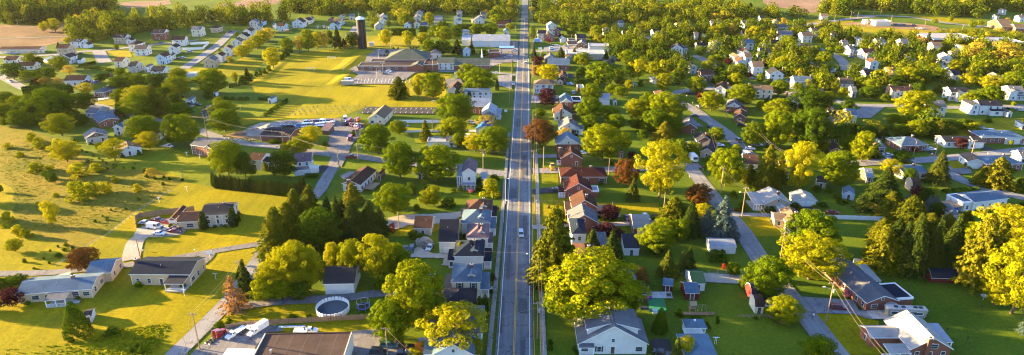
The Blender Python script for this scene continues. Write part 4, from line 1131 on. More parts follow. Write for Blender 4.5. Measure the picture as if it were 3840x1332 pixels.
# trees: kind, then groups of x, y at the foot, width, height
TREE_ROWS = '''
@ 0 0
y 332 242 65 75 420 242 110 112 540 205 60 75 520 335 60 60 655 715 110 85 1060 815 200 180
m 238 490 100 98 460 530 130 95 215 620 100 95 380 600 110 100 915 585 80 80 980 610 80 70 1050 665 130 75 885 377 32 42 1115 357 28 35 60 815 140 130 150 850 150 125 920 785 120 120 1060 895 230 75 1255 830 80 90
m 40 905 150 90 400 905 290 215
d 300 492 75 60 110 600 150 120 770 620 80 65 1190 680 140 110 915 695 145 125 640 835 160 140 490 905 200 120 230 905 180 110 330 640 90 80 1245 760 100 110
g 530 565 90 75 345 650 80 75 440 650 80 70
y 285 600 80 75
b 853 607 42 62
r 820 585 38 32
c 503 235 32 50 915 885 80 155 445 362 30 42 250 660 50 60
s 1180 875 150 230 1265 880 100 160
r 285 650 50 60
@ 1 0
y 540 442 105 108 590 412 105 115 650 372 110 112 700 332 110 112 778 517 138 168 1110 377 100 148 490 632 50 92
g 740 312 100 112 975 392 95 128 1165 372 80 142 450 480 55 60
d 1205 352 55 125
m 885 402 100 122 60 615 120 100 60 725 180 155 320 705 220 178 370 812 80 85 85 905 160 70 410 915 190 100 1040 392 110 178
c 1265 367 75 165 585 622 62 112
h 545 642 68 80 610 590 40 40 650 580 40 45 680 570 40 45 712 560 45 50 745 540 45 50
h 420 757 50 32 470 757 50 32 525 757 50 30 575 757 50 28 675 757 35 28 705 757 35 28 735 755 35 28
h 855 440 40 60 880 420 45 70 905 400 40 65 840 455 40 50
h 875 770 40 30 850 785 40 30 828 800 40 32 806 816 42 32 784 832 42 34 762 848 42 34 740 864 44 34 718 880 44 34
a 450 665 13 32 467 662 13 32 484 658 13 32 501 655 13 32 518 651 13 32
d 290 748 70 75 40 790 110 90
m 500 280 34 38 370 395 22 25
q 480 900 60 60
@ 2 0
y 340 342 100 130 505 362 90 138 620 345 110 110 545 200 35 60 665 195 80 110
m 660 418 112 128 780 315 140 110 870 300 90 115 700 280 90 90 1020 272 110 72 1130 272 115 92 235 215 40 40 355 210 40 60 480 200 90 110 1180 190 100 85 1275 230 60 60
d 90 362 100 128 770 418 130 125 1075 432 62 60 760 260 120 80
c 875 407 82 108 985 407 55 88 20 350 50 60
s 435 735 135 152
c 650 562 42 46 880 785 82 125
m 695 752 185 212 960 625 172 138 1040 705 230 178 865 925 262 155
y 585 742 90 182
h 410 757 48 30 1152 350 40 30
a 1177 682 30 82 968 755 35 66
h 345 400 35 25 300 430 20 20 325 428 20 20 350 425 20 20 395 375 20 20 430 375 20 20 525 375 18 22 545 375 18 22 565 375 18 22
@ 3 0
c 165 447 45 98 368 472 92 112 470 437 62 72 708 452 50 74
b 745 497 68 82
r 195 502 92 68 285 498 75 34 372 294 46 24 915 292 62 38 270 805 138 145
o 192 582 85 88
m 535 495 120 95 660 655 225 195 870 485 130 105 1070 565 120 90 605 765 160 112 1020 865 130 175 640 275 90 90 1120 405 92 95 1230 305 90 88 150 305 60 112 450 275 70 70 490 480 80 75
y 280 632 178 135 700 255 60 82 770 285 82 72 950 602 132 162 880 705 62 105 1140 695 115 150 150 100 60 50 545 90 100 100
m 585 915 205 190 740 915 130 110 935 895 160 155 1160 915 262 165 820 735 100 90 205 892 90 75 750 710 90 70
d 520 578 70 76 880 600 110 120 790 620 100 110 815 645 82 62 1240 640 110 120
h 970 655 45 55 235 440 60 40 485 585 40 40
h 500 660 40 70 530 655 40 60 575 658 45 60
g 1240 600 80 80 800 120 80 70 590 110 80 70
@ 4 0
m 100 708 132 138 215 835 172 152 440 805 205 142 585 832 72 72 725 722 125 128 580 628 62 78 430 547 86 72 400 642 110 90 910 432 100 62 760 485 110 110 690 470 90 80 870 505 100 80 720 915 205 165 960 735 100 100 1080 805 122 122 1200 745 80 90 1150 700 55 110
d 630 797 40 52 650 632 48 38 700 540 100 90 760 570 120 100 940 915 290 135 870 690 80 60 280 545 70 70 300 610 100 80 500 740 80 90 1240 860 100 110 880 520 90 70
y 740 545 110 130 940 675 62 82 890 780 90 70 1010 510 70 80 230 290 90 100 540 290 110 90 640 300 80 80
r 145 767 90 62 505 592 50 46 212 328 56 45 265 335 46 35 340 490 60 45 360 630 40 50
g 880 785 80 62 360 270 70 100 760 200 70 70 1215 720 60 60
c 1090 693 42 92 1000 560 60 60 1060 700 50 60 390 620 60 60 128 320 38 60
m 270 465 70 40 215 470 60 45 290 470 50 50 190 540 100 45 130 430 80 90 820 420 80 70 780 350 100 60 1000 420 90 60
m 1100 430 70 80 1180 400 70 60 1010 240 50 35 1070 480 110 100 1060 560 90 70
@ 5 0
m 235 770 78 62 130 720 130 130 60 660 110 90 420 640 130 112 640 610 120 90 560 760 90 70 870 812 140 85 1020 770 150 85 455 850 120 70 730 165 38 38 895 210 60 55 950 195 50 45 610 180 45 40 665 380 70 65 775 380 65 55 450 355 80 50 570 350 40 30
d 290 690 130 130 350 610 100 110 480 720 90 100 1100 760 80 80 110 750 120 60 230 480 90 110 560 640 60 70 735 650 60 50 1250 620 60 70
y 410 635 150 115 600 560 70 90 200 640 120 90 1020 690 150 130 850 660 130 110 480 560 70 80 760 550 120 85
c 1093 600 36 70 540 480 40 90 25 650 60 90
s 30 330 60 70 500 705 80 110 630 700 60 70
g 890 460 170 150 1130 500 220 120 360 460 60 50 245 590 80 90 1160 180 50 50
m 440 905 260 130 1180 640 120 80 960 570 120 100 1200 400 90 60 360 330 60 40 245 330 40 35 140 320 60 45 690 770 36 36 1205 800 36 36 910 830 50 50 1050 820 30 30
h 1165 830 30 20 300 750 25 25
@ 0 1
Y 300 228 95 92 450 252 85 105 60 225 70 45 245 180 80 80 380 392 80 42 270 402 115 72 725 402 112 68 440 290 70 60 600 440 140 115 600 618 150 155 700 580 115 105 805 562 112 92 870 487 50 60 1040 552 62 62 420 590 50 30 290 655 40 28 65 780 80 80 30 825 40 35 140 880 80 80 200 893 90 60 150 290 60 40
y 510 328 195 135 400 812 125 195 870 320 165 175
m 470 132 205 160 345 452 48 60 760 238 70 60 30 60 60 70 150 60 150 60 240 60 120 75 520 20 90 60
d 400 487 75 82 10 560 40 60 620 60 110 70
m 1090 168 232 178
y 1130 233 160 120
h 565 172 26 22 582 184 26 24 622 248 22 20 655 262 18 16 703 288 20 18 748 308 18 16 778 326 18 16 665 332 26 24 805 347 20 18 858 355 18 16 878 362 18 16 812 384 20 16 860 378 18 14 935 378 20 16 1010 385 26 24 1020 348 14 12 1110 445 36 26 1170 460 28 24 1240 450 26 22 1230 502 28 24 1280 465 24 24 840 700 22 20 950 690 24 22 777 745 18 18 812 770 28 24 720 785 30 24 1050 620 30 22 1100 410 36 36
g 1150 446 90 44
@ 1 1
d 30 205 120 240
m 110 205 210 245 415 103 210 125 440 433 232 275 985 268 162 118 190 150 60 120
y 870 275 110 40
d 565 440 130 190 855 445 195 205 620 430 60 80
y 1070 200 150 150
h 790 185 110 38 1170 215 60 45 1035 445 60 35 1080 445 70 30 517 728 32 30 385 815 30 20 335 825 40 20 410 820 40 20 90 470 30 20
w 840 165 50 34 890 165 60 36
Y 715 395 42 68
a 257 838 58 135 478 815 68 145 510 780 40 60
s 820 1010 250 330 960 830 200 290 1065 740 150 230 900 900 220 260
c 1200 860 160 270 1270 900 150 300 1100 980 200 260
d 1140 985 282 312
@ 2 1
m 270 265 230 230 445 450 240 280 725 470 305 280 850 175 190 190 885 220 110 115 430 120 130 90
y 1010 250 160 110
m 1140 270 250 200 400 720 260 230 700 665 100 160 640 660 110 120
s 640 175 90 160
Y 1135 585 160 138
g 1100 95 150 90
h 1155 470 80 50 1050 500 60 60 1045 545 60 50 850 560 50 40 810 670 120 80 570 695 60 50 530 580 60 50 90 135 50 50 905 545 40 40
d 530 560 70 80 655 560 60 60
w 995 662 46 40 680 265 30 20
k 985 555 50 28
r 655 560 60 40
c 100 910 270 280 220 880 200 250 20 880 170 260 300 870 140 190
s 90 640 140 150
q 390 868 60 82
c 70 960 130 130
h 545 900 110 60
@ 3 1
o 212 205 222 205
m 590 92 132 125 680 312 285 280 780 92 130 130 840 250 120 150 1080 100 200 110 1230 110 130 120 1000 90 90 70
r 925 40 70 50 905 300 60 35
d 940 80 110 70 990 160 80 80
h 930 75 60 50 750 350 50 30 650 750 60 25 280 680 22 28 385 720 36 60 370 540 24 14 150 120 30 20
y 1110 605 345 445
o 858 515 178 215
c 910 618 98 165
g 400 150 100 70
r 735 768 150 118 790 905 100 70
s 1220 790 230 190
d 1270 300 120 150 1200 240 100 90
m 1150 905 190 130 1270 920 120 160
q 335 130 30 30
s 1150 160 150 130
@ 4 1
m 320 510 250 290 250 180 120 120 70 280 130 90 400 260 80 50 120 620 130 110
y 860 560 270 400
d 530 210 160 190 950 250 230 340 200 390 80 110 700 510 150 140 900 360 120 120
s 620 540 170 330 720 470 110 200 500 480 120 130
m 1160 510 250 270 1260 270 150 150 690 220 190 290 1050 250 100 80
c 985 225 60 90 680 590 70 60
b 290 900 220 300 175 880 130 200
c 50 880 150 260
o 120 665 170 175 60 640 90 110
y 150 745 130 80
h 845 690 90 60 630 712 40 50 670 710 60 50 450 700 90 70 1010 550 60 50 1060 665 80 30 680 785 50 25 760 710 70 40 540 580 60 60 1165 610 60 50 1190 640 80 30
q 920 500 60 40 400 700 40 20
Y 990 535 50 30 450 460 70 80
h 1220 635 60 30 600 690 50 40 380 600 60 60 1100 560 60 40
m 960 1000 380 270
@ 5 1
m 60 330 180 240 300 50 100 60 470 135 150 110 905 115 90 90 230 110 80 70 420 70 120 90 610 70 90 70
s 640 150 130 140 1065 520 210 220 960 500 120 130 1120 510 100 180
c 625 485 150 240 200 690 290 310 160 300 80 90
d 350 370 130 130 420 480 100 110 730 120 130 110 820 90 110 70 880 60 60 50 350 130 100 90
y 270 430 150 120 600 600 60 80
m 1240 60 34 36 850 370 36 36 1185 205 36 40
r 805 225 90 82 460 255 50 32 480 600 110 70
c 30 130 80 80 90 140 80 90 150 150 80 90 230 150 80 80
b 415 640 80 70 560 700 80 120 610 690 90 110 300 740 100 120
s 260 760 170 200 410 830 260 240 490 760 100 130
s 200 930 170 170 560 880 200 160 830 850 150 150 700 860 120 140
c 480 900 130 180 640 920 150 180 330 900 140 150 760 920 130 150
y 1130 1000 420 350
m 900 950 200 150
h 1015 30 70 40 475 460 80 16 1205 395 50 20 405 470 50 40 1250 560 60 40 1270 540 50 50 560 570 50 25 1255 500 60 60 1270 660 40 30
g 170 720 100 60
d 630 740 110 110 540 640 90 120
@ 0 1
d -110 640 150 150 -150 760 140 150 -60 20 130 130
@ 0 2
d -150 560 130 140
y 120 115 118 105
o 645 250 210 100
r 95 522 175 130
d 40 430 130 120 150 410 160 110
A 595 745 185 252
h 187 192 36 30 332 172 20 20 372 205 22 22 258 243 26 16 445 150 60 30 850 735 130 60 550 95 30 30 500 70 40 30 440 80 20 20 1040 835 30 30 1070 880 60 50 990 870 50 30 485 105 40 20 380 110 20 16
Y 750 775 80 55 940 760 40 50 1120 770 40 34
@ 1 2
m 700 220 60 110
y 800 440 250 260 960 420 260 400 760 400 180 220 1060 400 200 330 870 400 200 330
m 700 490 170 180 830 470 180 150
y 1230 290 120 250
c 580 440 130 260 530 310 60 90
x 490 565 180 265
h 370 680 90 40 430 660 50 22 920 622 90 30 1045 605 50 22 440 635 40 22
d 1130 340 130 160 980 470 160 100
m 1280 260 150 200
@ 2 2
m 90 310 210 290 420 290 200 240
y 280 350 260 380
d 440 300 160 180 330 400 160 60
m 570 690 380 510 370 790 270 310 640 660 220 250
y 850 870 460 370
w 625 60 140 60
s 905 190 160 150
a 1045 600 50 150 1088 600 52 165 1022 600 34 110
h 1140 330 60 60 1130 430 40 50 600 30 120 60
Y 545 905 120 60
y 1030 900 90 130
@ 3 2
s 320 350 330 560 230 300 170 290
c 430 330 130 260 600 150 150 200 750 190 160 240 1170 300 150 190 1280 240 60 130
m 600 620 640 450 400 600 310 310 800 600 300 330
m 700 40 60 70
r 700 20 160 60
o 960 350 150 110
A 1115 715 115 175
h 290 810 46 38 290 850 50 36 468 865 40 46 490 890 40 36 910 620 60 60 880 470 60 70 1260 600 70 60 970 870 50 30 900 875 40 20 230 360 60 50
m 900 590 110 150
d 1090 130 170 140
c 1230 1000 120 230
m 1080 110 260 150
@ 4 2
c 40 250 110 170
h 240 170 130 80 100 640 120 40 180 690 60 50 260 655 36 60 550 620 40 20 790 655 40 30 700 640 50 30
m 640 440 300 290
d 470 400 110 110
m 755 645 240 200
m 1010 940 240 160 960 240 10 10
m 380 290 90 95
y 950 320 430 340
k 1235 450 60 62
Y 20 930 150 190
h 830 190 60 40 1260 460 40 20
q 310 250 50 50
@ 5 2
s 190 240 240 320 330 250 160 250
c 430 270 230 420 560 270 200 340 700 260 210 400 350 240 150 350
s 900 360 280 520 1010 300 260 430 1100 380 200 300
c 850 330 160 260
y 1190 580 430 600 1060 520 200 200
Y 190 780 60 40 180 750 40 30 260 835 60 40 290 870 60 40 385 900 60 40
b 1285 740 100 150
'''
# vehicles: x y turn kind paint ; turn 0 = nose towards the viewer
CAR_ROWS = '''
@ 0 0
615 410 80 c k
608 468 80 c b
1222 328 85 c k
85 412 80 c b
260 400 80 c k
305 398 80 c g
10 515 70 c b
80 622 60 c s
716 633 30 s b
738 632 30 s k
728 738 75 c m
820 880 60 c w
878 888 60 c s
@ 1 0
150 398 85 s b
70 447 80 c k
95 442 80 c g
430 250 10 c r
455 245 80 c k
480 242 80 c b
205 798 80 c k
155 795 80 s k
290 470 60 c k
@ 2 0
300 552 60 s k
348 552 60 c s
360 543 60 c w
374 538 60 s g
333 566 80 c k
605 402 85 v w|white van parked beside the school maples
1235 445 60 c k
1270 428 60 c s
55 612 85 v w|white van beside the cream box trailer
@ 3 0
103 480 178 s w|white car driving away on the main road
110 284 0 c m
112 195 0 c r
92 112 0 c k
108 145 0 c k
303 370 100 s w
306 382 100 s b
395 562 80 c w
415 640 20 c b
445 640 20 c w
340 350 80 c s
312 352 80 c k
525 375 80 c w
10 640 0 p w
12 360 0 c r
8 392 80 c s
20 385 80 c b
@ 4 0
315 432 80 c w
325 385 80 c s
530 600 80 c b
20 450 80 c w
95 882 80 c k
195 400 60 c k
1270 855 80 c m
1275 435 80 c b
120 812 20 c k
@ 5 0
490 218 80 c s
535 224 80 c s
512 222 80 c w
320 190 80 s k
350 192 80 s g
380 192 80 s r
455 196 80 s r
640 225 80 c r
672 240 80 c w
940 212 80 c s
975 212 80 c k
20 500 80 c k
1250 838 70 c k
1275 842 70 c s
1265 735 80 c m
1255 232 80 c b
1275 230 80 c s
@ 0 1
1275 218 60 c w
1170 832 78 v w|white ladder van in the gravel yard
1215 848 80 c g|dark grey car beside the white van
1205 880 82 c w|white saloon in the gravel yard
1270 798 70 p r
1195 782 75 p m
1100 800 85 c s
@ 1 1
38 862 85 c m|dark red car beside the tan house
50 838 85 c k
290 30 70 c k
660 98 75 c r
640 100 75 p r
@ 2 1
75 300 95 p r|red pickup truck at the road junction
68 165 5 v r|long red van in the truck yard
965 145 70 s w
130 90 40 c r
480 62 60 c b
990 40 70 s w
70 55 40 c m
@ 3 1
68 885 2 s s|silver SUV driving up the main road
342 548 80 c k|black car on the dark driveway
870 762 5 c m|dark red car beside the white SUV
1012 762 15 s w|white SUV on the dark driveway
530 270 70 c s
@ 4 1
275 210 80 c w
208 75 10 s k
425 178 10 s k
508 236 70 c w
562 212 80 p g
440 262 5 s k
483 285 12 v w|white delivery van on the side street
472 312 20 c b
660 208 80 s k
442 60 80 s k
1130 722 80 c r
@ 5 1
262 288 70 c s|silver car at the ranch driveway
545 248 85 c g
585 242 75 c w
1045 105 80 s w
1000 100 80 s k
@ 2 2
360 832 85 s t|teal car beside the leaning pole
285 884 85 s k|black SUV at the foot of the pole
452 880 0 s k|left black SUV between pole and orange bin
515 885 -8 s k|right black SUV beside the orange bin
490 105 10 c k
532 110 0 s k|black SUV on the gravel parking
668 92 -10 c s|silver car on the gravel parking
668 318 -20 c w
@ 3 2
1130 893 70 c k
@ 4 2
645 500 75 p k
635 530 75 p w
245 22 80 c b
80 296 80 c b
1172 548 84 s m|maroon SUV with roof rack on the wide driveway
'''
def T(c, r, *v):
    f = tile(c, r); return [f(v[i], v[i + 1]) for i in range(0, len(v), 2)]
def GZ(px, py, z):
    a = (px - 1920) / F; b = (py - 666) / F; t = (H - z) / (ST + b * CT); return a * t, (CT - b * ST) * t
# ------------------------------------------------------------------ the ground and what lies flat on it
m = MB(); m.poly([(-3500, -300, 0), (3500, -300, 0), (3500, 6000, 0), (-3500, 6000, 0)], 'grass'); tag(m.build('ground'), None, None, None, 'structure')
patch('lawn', [(-60, 560), (300, 560), (640, 640), (800, 700), (960, 760), (985, 880), (640, 1400), (-60, 1400)], 'lawn_gold')
patch('meadow', T(0, 1, -60, 60, 200, 75, 400, 150, 640, 300, 820, 375, 1000, 390, 1180, 390, 1289, 440) + T(1, 1, 60, 440, 110, 470) + T(0, 1, 1289, 548, 1060, 690, 900, 800, 790, 894) + T(0, 2, 640, 80, 560, 130, 480, 60, 300, 20, 240, 0) + T(0, 1, 300, 885, 110, 860, 90, 700, 80, 520, -60, 430), 'meadow', 6)
patch('weedy_ground', T(0, 2, -60, 870, 150, 820, 420, 790, 640, 770, 900, 690, 1289, 640, 1289, 720, 1180, 894, 1100, 1000, -60, 1000), 'lawn_gold', 5)
patch('lawn', T(0, 2, -60, 310, 240, 300, 520, 270, 760, 220, 1010, 195) + T(1, 2, 0, 130, 330, 70, 740, 35, 600, 240, 480, 380, 200, 650, -20, 870) + T(0, 2, 1180, 780, 1289, 640, 900, 690, 640, 770, 420, 790, -60, 860), 'lawn_gold')
patch('lawn', T(0, 2, -60, 120, 120, 40, 240, 100, 420, 230, 560, 150, 760, 0) + T(0, 1, 900, 800, 1289, 560) + T(1, 1, 110, 480, 310, 520, 880, 585, 900, 640, 700, 780, 700, 894) + T(1, 2, 560, 10, 0, 110) + T(0, 2, 1000, 175, 760, 205, 500, 240, 250, 268, -60, 270), 'lawn_gold')
patch('lawn', T(1, 1, -300, 260, 0, 220, 160, 280, 330, 300, 330, 420, 310, 520, 110, 480, 60, 440) + T(0, 1, 1180, 390, 1000, 385, 640, 300, 560, 200, 620, 220, 800, 300), 'lawn')
patch('soccer_field', T(1, 0, 920, 420, 1060, 385, 1289, 372) + T(2, 0, 130, 372, 260, 378, 190, 440, 100, 500, 60, 560, 90, 590, 0, 620) + T(1, 0, 1289, 660, 1289, 780, 900, 770, 640, 700, 610, 640, 800, 520), 'turf_field')
patch('lawn', T(1, 0, 900, 770, 1289, 660) + T(2, 0, 100, 650, 480, 600, 560, 550, 640, 552, 850, 560, 780, 610, 800, 740, 780, 812, 180, 812, 60, 860, -40, 894) + T(1, 0, 1000, 894, 740, 894), 'turf_field')
patch('lawn', T(2, 0, 190, 270, 560, 270, 600, 330, 560, 366, 200, 368, 0, 366, 0, 300), 'turf_field')
patch('lawn', T(1, 0, 110, 520, 250, 515, 400, 490, 560, 430, 720, 470, 600, 560, 430, 580, 210, 600, 120, 560), 'turf_field')
patch('field', T(0, 0, -60, 190, 280, 195, 520, 155, 640, 140, 640, 200, 520, 250, 520, 272, -60, 290), 'soil', 12)
patch('field', T(0, 0, -60, 296, 520, 276, 500, 310, 440, 325, 340, 350, -60, 362), 'soil', 8)
patch('field', T(0, 0, 900, 20, 1000, 12, 1289, 2, 1289, 30, 1150, 55, 960, 62), 'pale_field', 12)
patch('field', T(1, 0, 350, 40, 540, 5, 700, -60, 900, -60, 830, 20, 640, 60, 450, 45), 'pale_field', 12)
patch('field', T(4, 0, 560, -60, 1110, -60, 1112, 30, 1060, 70, 990, 98, 900, 95, 760, 60, 640, 40), 'pale_field', 10)
patch('field', T(5, 0, 0, 192, 220, 212, 560, 230, 740, 245, 700, 262, 480, 310, 330, 300, 0, 270) + T(4, 0, 960, 205, 1289, 190), 'turf_field', 8)
patch('field', T(4, 0, 930, 150, 1289, 150, 1289, 190, 930, 205), 'lawn_gold', 8)
patch('field', T(5, 0, 430, 120, 700, 135, 900, 150, 870, 180, 640, 170, 560, 140), 'turf_field', 8)
patch('field', T(5, 1, 760, 0, 1289, 0, 1289, 90, 1000, 110, 930, 120, 720, 135, 700, 105), 'lawn_gold', 6)
patch('yard_ground', T(5, 0, -60, 175, 120, 160, 400, 175, 560, 190, 720, 225, 700, 245, 500, 228, 220, 212, -60, 190), 'dirt', 4)
# lawns round the houses
for P, mt in ((T(1, 2, 440, 560, 620, 520, 1100, 500, 1289, 470, 1289, 620, 900, 650, 740, 660, 620, 655, 400, 670, 370, 640), 'lawn_gold'), (T(2, 2, 0, 630, 235, 620, 330, 640, 330, 715, 100, 715, 90, 730) + T(1, 2, 860, 725, 830, 690, 1000, 660), 'lawn_gold'),
    (T(3, 1, 150, 420, 350, 420, 350, 500, 370, 520, 150, 545), 'lawn'), (T(3, 1, 150, 572, 400, 570, 400, 740, 420, 790, 150, 805), 'lawn_gold'), (T(3, 1, 620, 640, 800, 640, 1110, 640, 1110, 760, 1040, 735, 830, 735, 640, 780), 'lawn_gold'),
    (T(3, 1, 640, 825, 860, 815, 870, 890, 650, 894), 'lawn'), (T(4, 1, 420, 745, 700, 745, 700, 820, 900, 894, 530, 894), 'lawn_gold'), (T(4, 2, 1000, 580, 1289, 590) + T(5, 2, 190, 640, 200, 894) + T(4, 2, 1289, 894, 1220, 870), 'lawn_gold'),
    (T(2, 1, 520, 790, 700, 765, 930, 720, 920, 800, 740, 840, 700, 860, 560, 890, 350, 894, 350, 860), 'lawn_gold'), (T(5, 1, 690, 325, 880, 320, 870, 380, 720, 390), 'lawn_gold'), (T(2, 0, 1120, 480, 1289, 480, 1289, 555, 1120, 550), 'lawn'), (T(3, 0, 130, 490, 230, 485, 240, 560, 140, 560), 'lawn_gold'),
    (T(1, 0, 400, 760, 730, 765, 830, 790, 700, 870, 640, 894, 520, 894, 400, 830), 'lawn'), (T(0, 0, 560, 330, 700, 370, 680, 345, 760, 440, 620, 460, 560, 400), 'grass'), (T(0, 0, 800, 385, 980, 380, 1000, 430, 900, 445), 'lawn_gold'), (T(0, 0, 670, 760, 870, 735, 900, 790, 760, 805, 700, 790), 'lawn_gold'),
    (T(1, 1, 510, 0, 900, 0, 720, 20, 600, 45, 540, 60), 'lawn_gold'), (T(2, 1, 400, 10, 1000, 10, 1250, 60, 1250, 100, 900, 190, 560, 190, 540, 110, 400, 60), 'lawn'), (T(4, 1, 150, 400, 900, 520, 860, 700, 560, 700, 380, 720, 290, 600), 'grass')):
    patch('lawn', P, mt)
# roads
MAIN = [(.5 + (y - 139) * .0224, y) for y in (60, 110, 139, 180, 250, 350, 480)]; FAR = [(.5 + (y - 139) * .0224, y) for y in (478, 600, 800, 1100, 1600, 2500)]
road('main_road', MAIN, 9.6, 'asphalt'); road('main_road', FAR, 7.4, 'asphalt')
def ov(*v): return [G(v[i] * 1.49068, v[i + 1] * 1.49068) for i in range(0, len(v), 2)]
road('side_road', ov(405, 930, 440, 894, 520, 815, 580, 752, 625, 690, 660, 640, 672, 612, 740, 540, 800, 485, 815, 460, 835, 425, 850, 392), 5.2, 'side_asphalt')
road('lane', ov(672, 612, 560, 629, 440, 650, 330, 667, 240, 676, 120, 687, -20, 690), 3.4, 'parking_asphalt')
road('lane', ov(330, 655, 333, 635, 342, 608, 365, 590), 5.5, 'gravel')
patch('gravel_yard', T(0, 1, 1035, 832, 1100, 815, 1289, 780) + T(1, 1, 110, 800, 110, 860, 80, 880, -10, 894) + T(0, 1, 1200, 900, 1130, 900, 1010, 894), 'gravel', 2)
patch('driveway', T(1, 2, 235, 110, 355, 100, 320, 160, 260, 215, 215, 200), 'parking_asphalt'); patch('driveway', T(0, 2, 380, 310, 530, 268, 540, 275, 470, 345, 400, 400, 320, 345), 'concrete')
road('side_road', ov(-20, 180, 30, 207, 60, 222, 110, 240, 180, 256, 250, 268, 300, 285, 370, 297, 440, 308, 502, 330, 569, 353, 616, 361, 729, 373, 796, 384, 858, 391, 902, 394, 968, 404, 1100, 420, 1215, 432, 1290, 441), 6.2, 'side_asphalt')
patch('truck_yard', T(2, 1, 0, 60, 170, 55, 165, 110, 80, 200, 60, 260, 0, 370, -60, 330) + T(1, 1, 1180, 240, 1200, 150, 1130, 60, 1000, 75, 700, 80, 560, 110, 600, 60, 820, 20, 1289, 0), 'parking_asphalt')
patch('gravel_strip', T(1, 1, 400, 130, 560, 90, 700, 75, 690, 170, 560, 155), 'dirt', 2)
road('residential_street', ov(150, 137, 196, 131, 250, 128, 286, 125, 323, 120, 429, 109, 500, 101), 6, 'side_asphalt'); road('residential_street', ov(248, 127, 256, 145, 266, 158), 9, 'side_asphalt')
road('residential_street', ov(462, 174, 505, 145, 545, 117, 583, 81), 8, 'side_asphalt'); road('lane', ov(-20, 145, 60, 143, 150, 137), 7, 'side_asphalt'); road('lane', ov(-20, 98, 60, 96, 180, 92), 4, 'parking_asphalt')
road('lane', ov(-20, 72, 60, 66, 140, 73), 3.5, 'pale_field')
road('residential_street', ov(1340, 431, 1450, 429, 1550, 427, 1640, 424, 1717, 419, 1760, 417), 6, 'side_asphalt')
road('residential_street', ov(1960, 236, 1877, 222, 1774, 224, 1717, 230, 1694, 240, 1708, 256, 1745, 276, 1775, 298, 1827, 335, 1857, 365, 1885, 395, 1882, 425), 7, 'side_asphalt')
road('residential_street', ov(1715, 408, 1739, 426, 1795, 498, 1860, 574, 1912, 652, 1970, 726, 2032, 801, 2087, 872, 2135, 930), 6.6, 'side_asphalt')
road('residential_street', ov(2110, 415, 2224, 408, 2333, 403, 2450, 392, 2600, 376), 6.8, 'side_asphalt'); road('residential_street', ov(2365, 412, 2400, 444, 2456, 468, 2600, 505), 6, 'side_asphalt')
road('residential_street', ov(1890, 222, 1960, 233, 2060, 244, 2130, 262, 2175, 266, 2260, 267, 2376, 271, 2440, 271, 2600, 268), 6.5, 'side_asphalt'); patch('parking_lot', T(5, 0, -20, 860, 90, 800, 250, 800, 130, 894, -40, 894), 'side_asphalt')
road('residential_street', ov(1745, 140, 1765, 148, 1785, 160, 1793, 172), 8, 'side_asphalt'); road('residential_street', ov(2014, 113, 2054, 122, 2100, 140, 2122, 158, 2127, 178), 7.5, 'side_asphalt'); road('residential_street', ov(1910, 72, 1960, 68, 2017, 65, 2070, 57, 2147, 47, 2200, 42), 8, 'side_asphalt')
road('residential_street', ov(2147, 40, 2280, 43, 2410, 62, 2600, 74), 8, 'side_asphalt'); road('residential_street', ov(1525, 12, 1565, 16, 1555, 26, 1535, 32), 8, 'side_asphalt'); road('residential_street', ov(2030, -2, 2110, 8, 2147, 22), 7, 'side_asphalt')
road('residential_street', ov(1103, 40, 1103, 63), 9, 'side_asphalt'); road('residential_street', ov(880, 92, 893, 78, 900, 66), 9, 'side_asphalt'); road('residential_street', ov(1225, 168, 1260, 157, 1310, 154), 7, 'side_asphalt')
road('lane', ov(1104, 180, 1230, 183, 1300, 190), 4.5, 'side_asphalt'); road('lane', ov(1340, 131, 1400, 126, 1450, 123), 6, 'side_asphalt')
road('driveway', ov(1840, 541, 1900, 542, 1952, 543), 3.2, 'side_asphalt'); road('driveway', ov(1340, 573, 1400, 571, 1520, 567, 1657, 561), 3.4, 'gravel'); road('driveway', ov(1338, 395, 1400, 394), 4.5, 'side_asphalt'); road('driveway', ov(1340, 485, 1370, 481, 1410, 479), 5, 'dark_asphalt')
road('driveway', ov(1640, 549, 1760, 549), 5, 'dark_asphalt'); road('driveway', ov(585, 780, 640, 768, 700, 760, 860, 752, 940, 741, 1000, 738), 4, 'parking_asphalt'); road('driveway', ov(1770, 700, 1880, 706), 5.5, 'gravel')
patch('driveway', T(4, 2, 880, 458, 1289, 485) + T(5, 2, 40, 560, 200, 590, 260, 630, 120, 628) + T(4, 2, 1289, 590, 980, 585), 'side_asphalt'); patch('driveway', T(5, 2, 90, 560, 250, 560, 290, 628, 150, 628), 'concrete')
patch('driveway', T(4, 1, 890, 672, 1000, 672, 1080, 722, 920, 728), 'dark_asphalt'); patch('driveway', T(5, 1, 210, 270, 290, 295, 350, 315, 260, 325), 'side_asphalt'); patch('driveway', T(5, 1, 920, 205, 980, 208, 1085, 245, 1000, 250), 'dark_asphalt')
patch('driveway', T(5, 1, 560, 262, 620, 262, 640, 285, 590, 290), 'dark_asphalt'); patch('driveway', T(5, 1, 700, 392, 880, 375, 900, 420, 820, 428), 'parking_asphalt'); patch('driveway', T(5, 1, 1210, 190, 1289, 178, 1330, 210, 1289, 210), 'gravel'); patch('driveway', T(3, 2, 1050, 780, 1190, 780, 1210, 894, 1060, 894), 'dark_asphalt')
patch('driveway', T(4, 1, 10, 60, 60, 60, 160, 70, 120, 40), 'side_asphalt'); patch('driveway', T(1, 0, 60, 835, 150, 790, 205, 795, 120, 830), 'gravel'); patch('driveway', T(1, 1, 1060, 412, 1140, 360, 1200, 362, 1160, 414), 'dark_asphalt'); patch('driveway', T(2, 1, -10, 440, 60, 408, 110, 410, 20, 470), 'side_asphalt')
